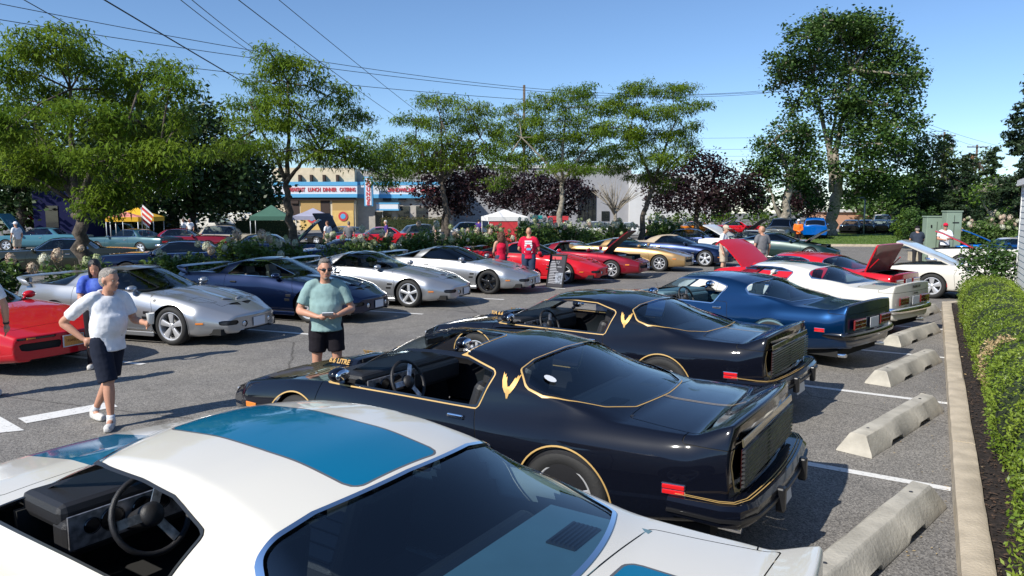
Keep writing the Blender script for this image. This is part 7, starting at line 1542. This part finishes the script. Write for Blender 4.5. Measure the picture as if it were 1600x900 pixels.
# woman behind, man cut by the left edge
person('woman with long black hair in blue tie dye shirt behind the man', P2(158, 574), R(-65), 1.62, dict(elR=(.08, -.22, 1.14), wrR=(.26, -.10, 1.10), elL=(.08, .22, 1.14), wrL=(.26, .10, 1.10)), C_TIE, 'short', C_BLK, False, SH_W, None, H_BLK, 'long', None, SK_T, head=(0, 22), vox=.014, female=True, hands=(dict(fwd=(.4, -.9, 0), pal=(-.5, 0, .3), curl=.5), dict(fwd=(.4, .9, 0), pal=(-.5, 0, .3), curl=.5)))
person('man in pale shirt with black watch cut off by the left edge', (*wpx(-30, 600, 8.75), 0), R(120), 1.80, dict(elR=(.02, -.29, 1.13), wrR=(.08, -.29, .88)), C_WHT, 'short', C_NVY, True, SH_W, None, H_GREY, 'short', None, SK_T, watch=('R',), belly=.04, vox=.015)
# couple in red
person('curly haired woman in red tank top seen from behind', (*wpx(783, 400, 22.0), 0), R(112), 1.66, dict(elL=(.05, .24, 1.13), wrL=(.2, .16, 1.0), elR=(.03, -.24, 1.12), wrR=(.12, -.2, .9)), C_RED, 'none', C_DNM, False, SH_B, None, H_BRN, 'curly', None, SK_L, vox=.02, detail=False, female=True)
mr, _ = person('balding man in red tee shirt with white back print', (*wpx(826, 400, 21.7), 0), R(85), 1.80, dict(elL=(.05, .29, 1.13), wrL=(.22, .18, 1.02), elR=(.05, -.29, 1.13), wrR=(.2, -.16, 1.0)), C_RED, 'short', C_DNM, False, SH_B, None, None, 'short', None, SK_T, belly=.05, build=1.08, vox=.02, detail=False)
bp = MB(); rr = random.Random(4)
for k in range(6): bp.box((-.168 + .006 * k, 0, 1.40 - k * .062), (.012, rr.uniform(.20, .28), .05))
q_ = bp.build('back_print', mat('print_white', (.72, .72, .74), .8, var=.1, vscale=30), mr); MB().box((-.178, -.01, 1.17), (.008, .13, .07)).build('back_print_blue', mat('print_blue', (.12, .42, .65), .8), mr); q_['kind'] = 'stuff'
person('man in cream cap and white tee behind the raised red hood', (*wpx(1130, 400, 25.2), 0), R(-30), 1.80, {}, C_WHT, 'short', C_KHK, True, SH_W, None, H_SALT, 'balding', C_KHK, SK_L, vox=.02, head=(-12, 12), detail=False)
person('man in grey tee shirt watching by the raised red hood', (*wpx(1190, 400, 24.2), 0), R(105), 1.79, dict(elL=(-.02, .28, 1.12)), C_GRY, 'short', C_KHK, True, SH_B, None, mat('hair_shaved', (.20, .11, .07), .7), 'balding', None, SK_T, vox=.02, head=(50, 0), detail=False, belly=.03)
person('man in orange shirt, white cap and black trousers by the lawn', (*wpx(1246, 385, 44.5), 0), R(-100), 1.76, dict(elL=(.05, .25, 1.13), wrL=(.25, .08, 1.05), elR=(.05, -.25, 1.13), wrR=(.25, -.08, 1.05)), C_ORG, 'long', C_BLK, False, SH_B, None, None, 'short', C_WHT, SK_T, vox=.02, detail=False)
person('man in dark navy shirt and black cap bending over the engine', (*wpx(1432, 420, 29.5), 0), R(75), 1.74, dict(ch=(.10, 0, 1.25), nk=(.16, 0, 1.43), hd=(.22, 0, 1.43), shL=(.13, .19, 1.38), shR=(.13, -.19, 1.38), elL=(.22, .25, 1.12), elR=(.20, -.25, 1.12), wrL=(.36, .2, .96), wrR=(.36, -.2, .96)), C_MELON, 'short', C_DRK, False, SH_B, None, H_GREY, 'balding', C_BLK, SK_L, vox=.02, detail=False, belly=.04)
person('man in white tee and red cap facing the open white hood', (*wpx(1473, 420, 30), 0), R(-108), 1.78, dict(elL=(.08, .27, 1.13), wrL=(.3, .1, 1.15), elR=(.08, -.27, 1.13), wrR=(.28, -.1, 1.1)), C_WHT, 'short', C_DRK, False, SH_B, None, None, 'short', C_RED, SK_T, True, vox=.02, detail=False, belly=.03)
for lab, u, v, Y_, a, sh, bo, so, hr, ha in (('man in purple shirt and pale shorts by the red hardtop', 604, 384, 42, 200, C_PUR, C_KHK, True, H_WHT, None), ('man in grey tee beside the black raised hood', 546, 395, 38, 100, C_GRY, C_BLK, False, H_SALT, None), ('man in pale tee by the blue raised hood', 513, 392, 39, 150, C_WHT, C_KHK, True, H_BRN, None), ('man in taupe tee walking near the orange cone', 680, 388, 41, 20, C_TPE, C_KHK, True, H_SALT, None),
    ('man in white tee and white cap by the aqua sedan', 28, 395, 36, 160, C_WHT, C_KHK, True, None, C_WHT), ('person in white shirt left of the panel van', 288, 372, 52, 250, C_WHT, C_KHK, True, H_SALT, None), ('shorter person in white shirt beside the other one near the van', 298, 372, 51, 260, C_WHT, C_DNM, False, H_WHT, None), ('person in navy shirt standing left of the red curtain', 748, 372, 49, 60, C_PUR, C_BLK, False, H_BLK, None), ('person in red shirt beside the small red tent', 768, 375, 48, 250, C_RED, C_DNM, False, H_BLK, None), ('person in black near the navy raised hood', 1015, 382, 42, 120, C_BLK, C_BLK, False, H_BLK, None)):
    person(lab, (*wpx(u, v, Y_), 0), R(a), 1.74, {}, sh, 'short', bo, so, SH_W, None, hr, 'short', ha, SK_T, vox=.034, detail=False, group='visitors walking among the far cars')
bake_all()
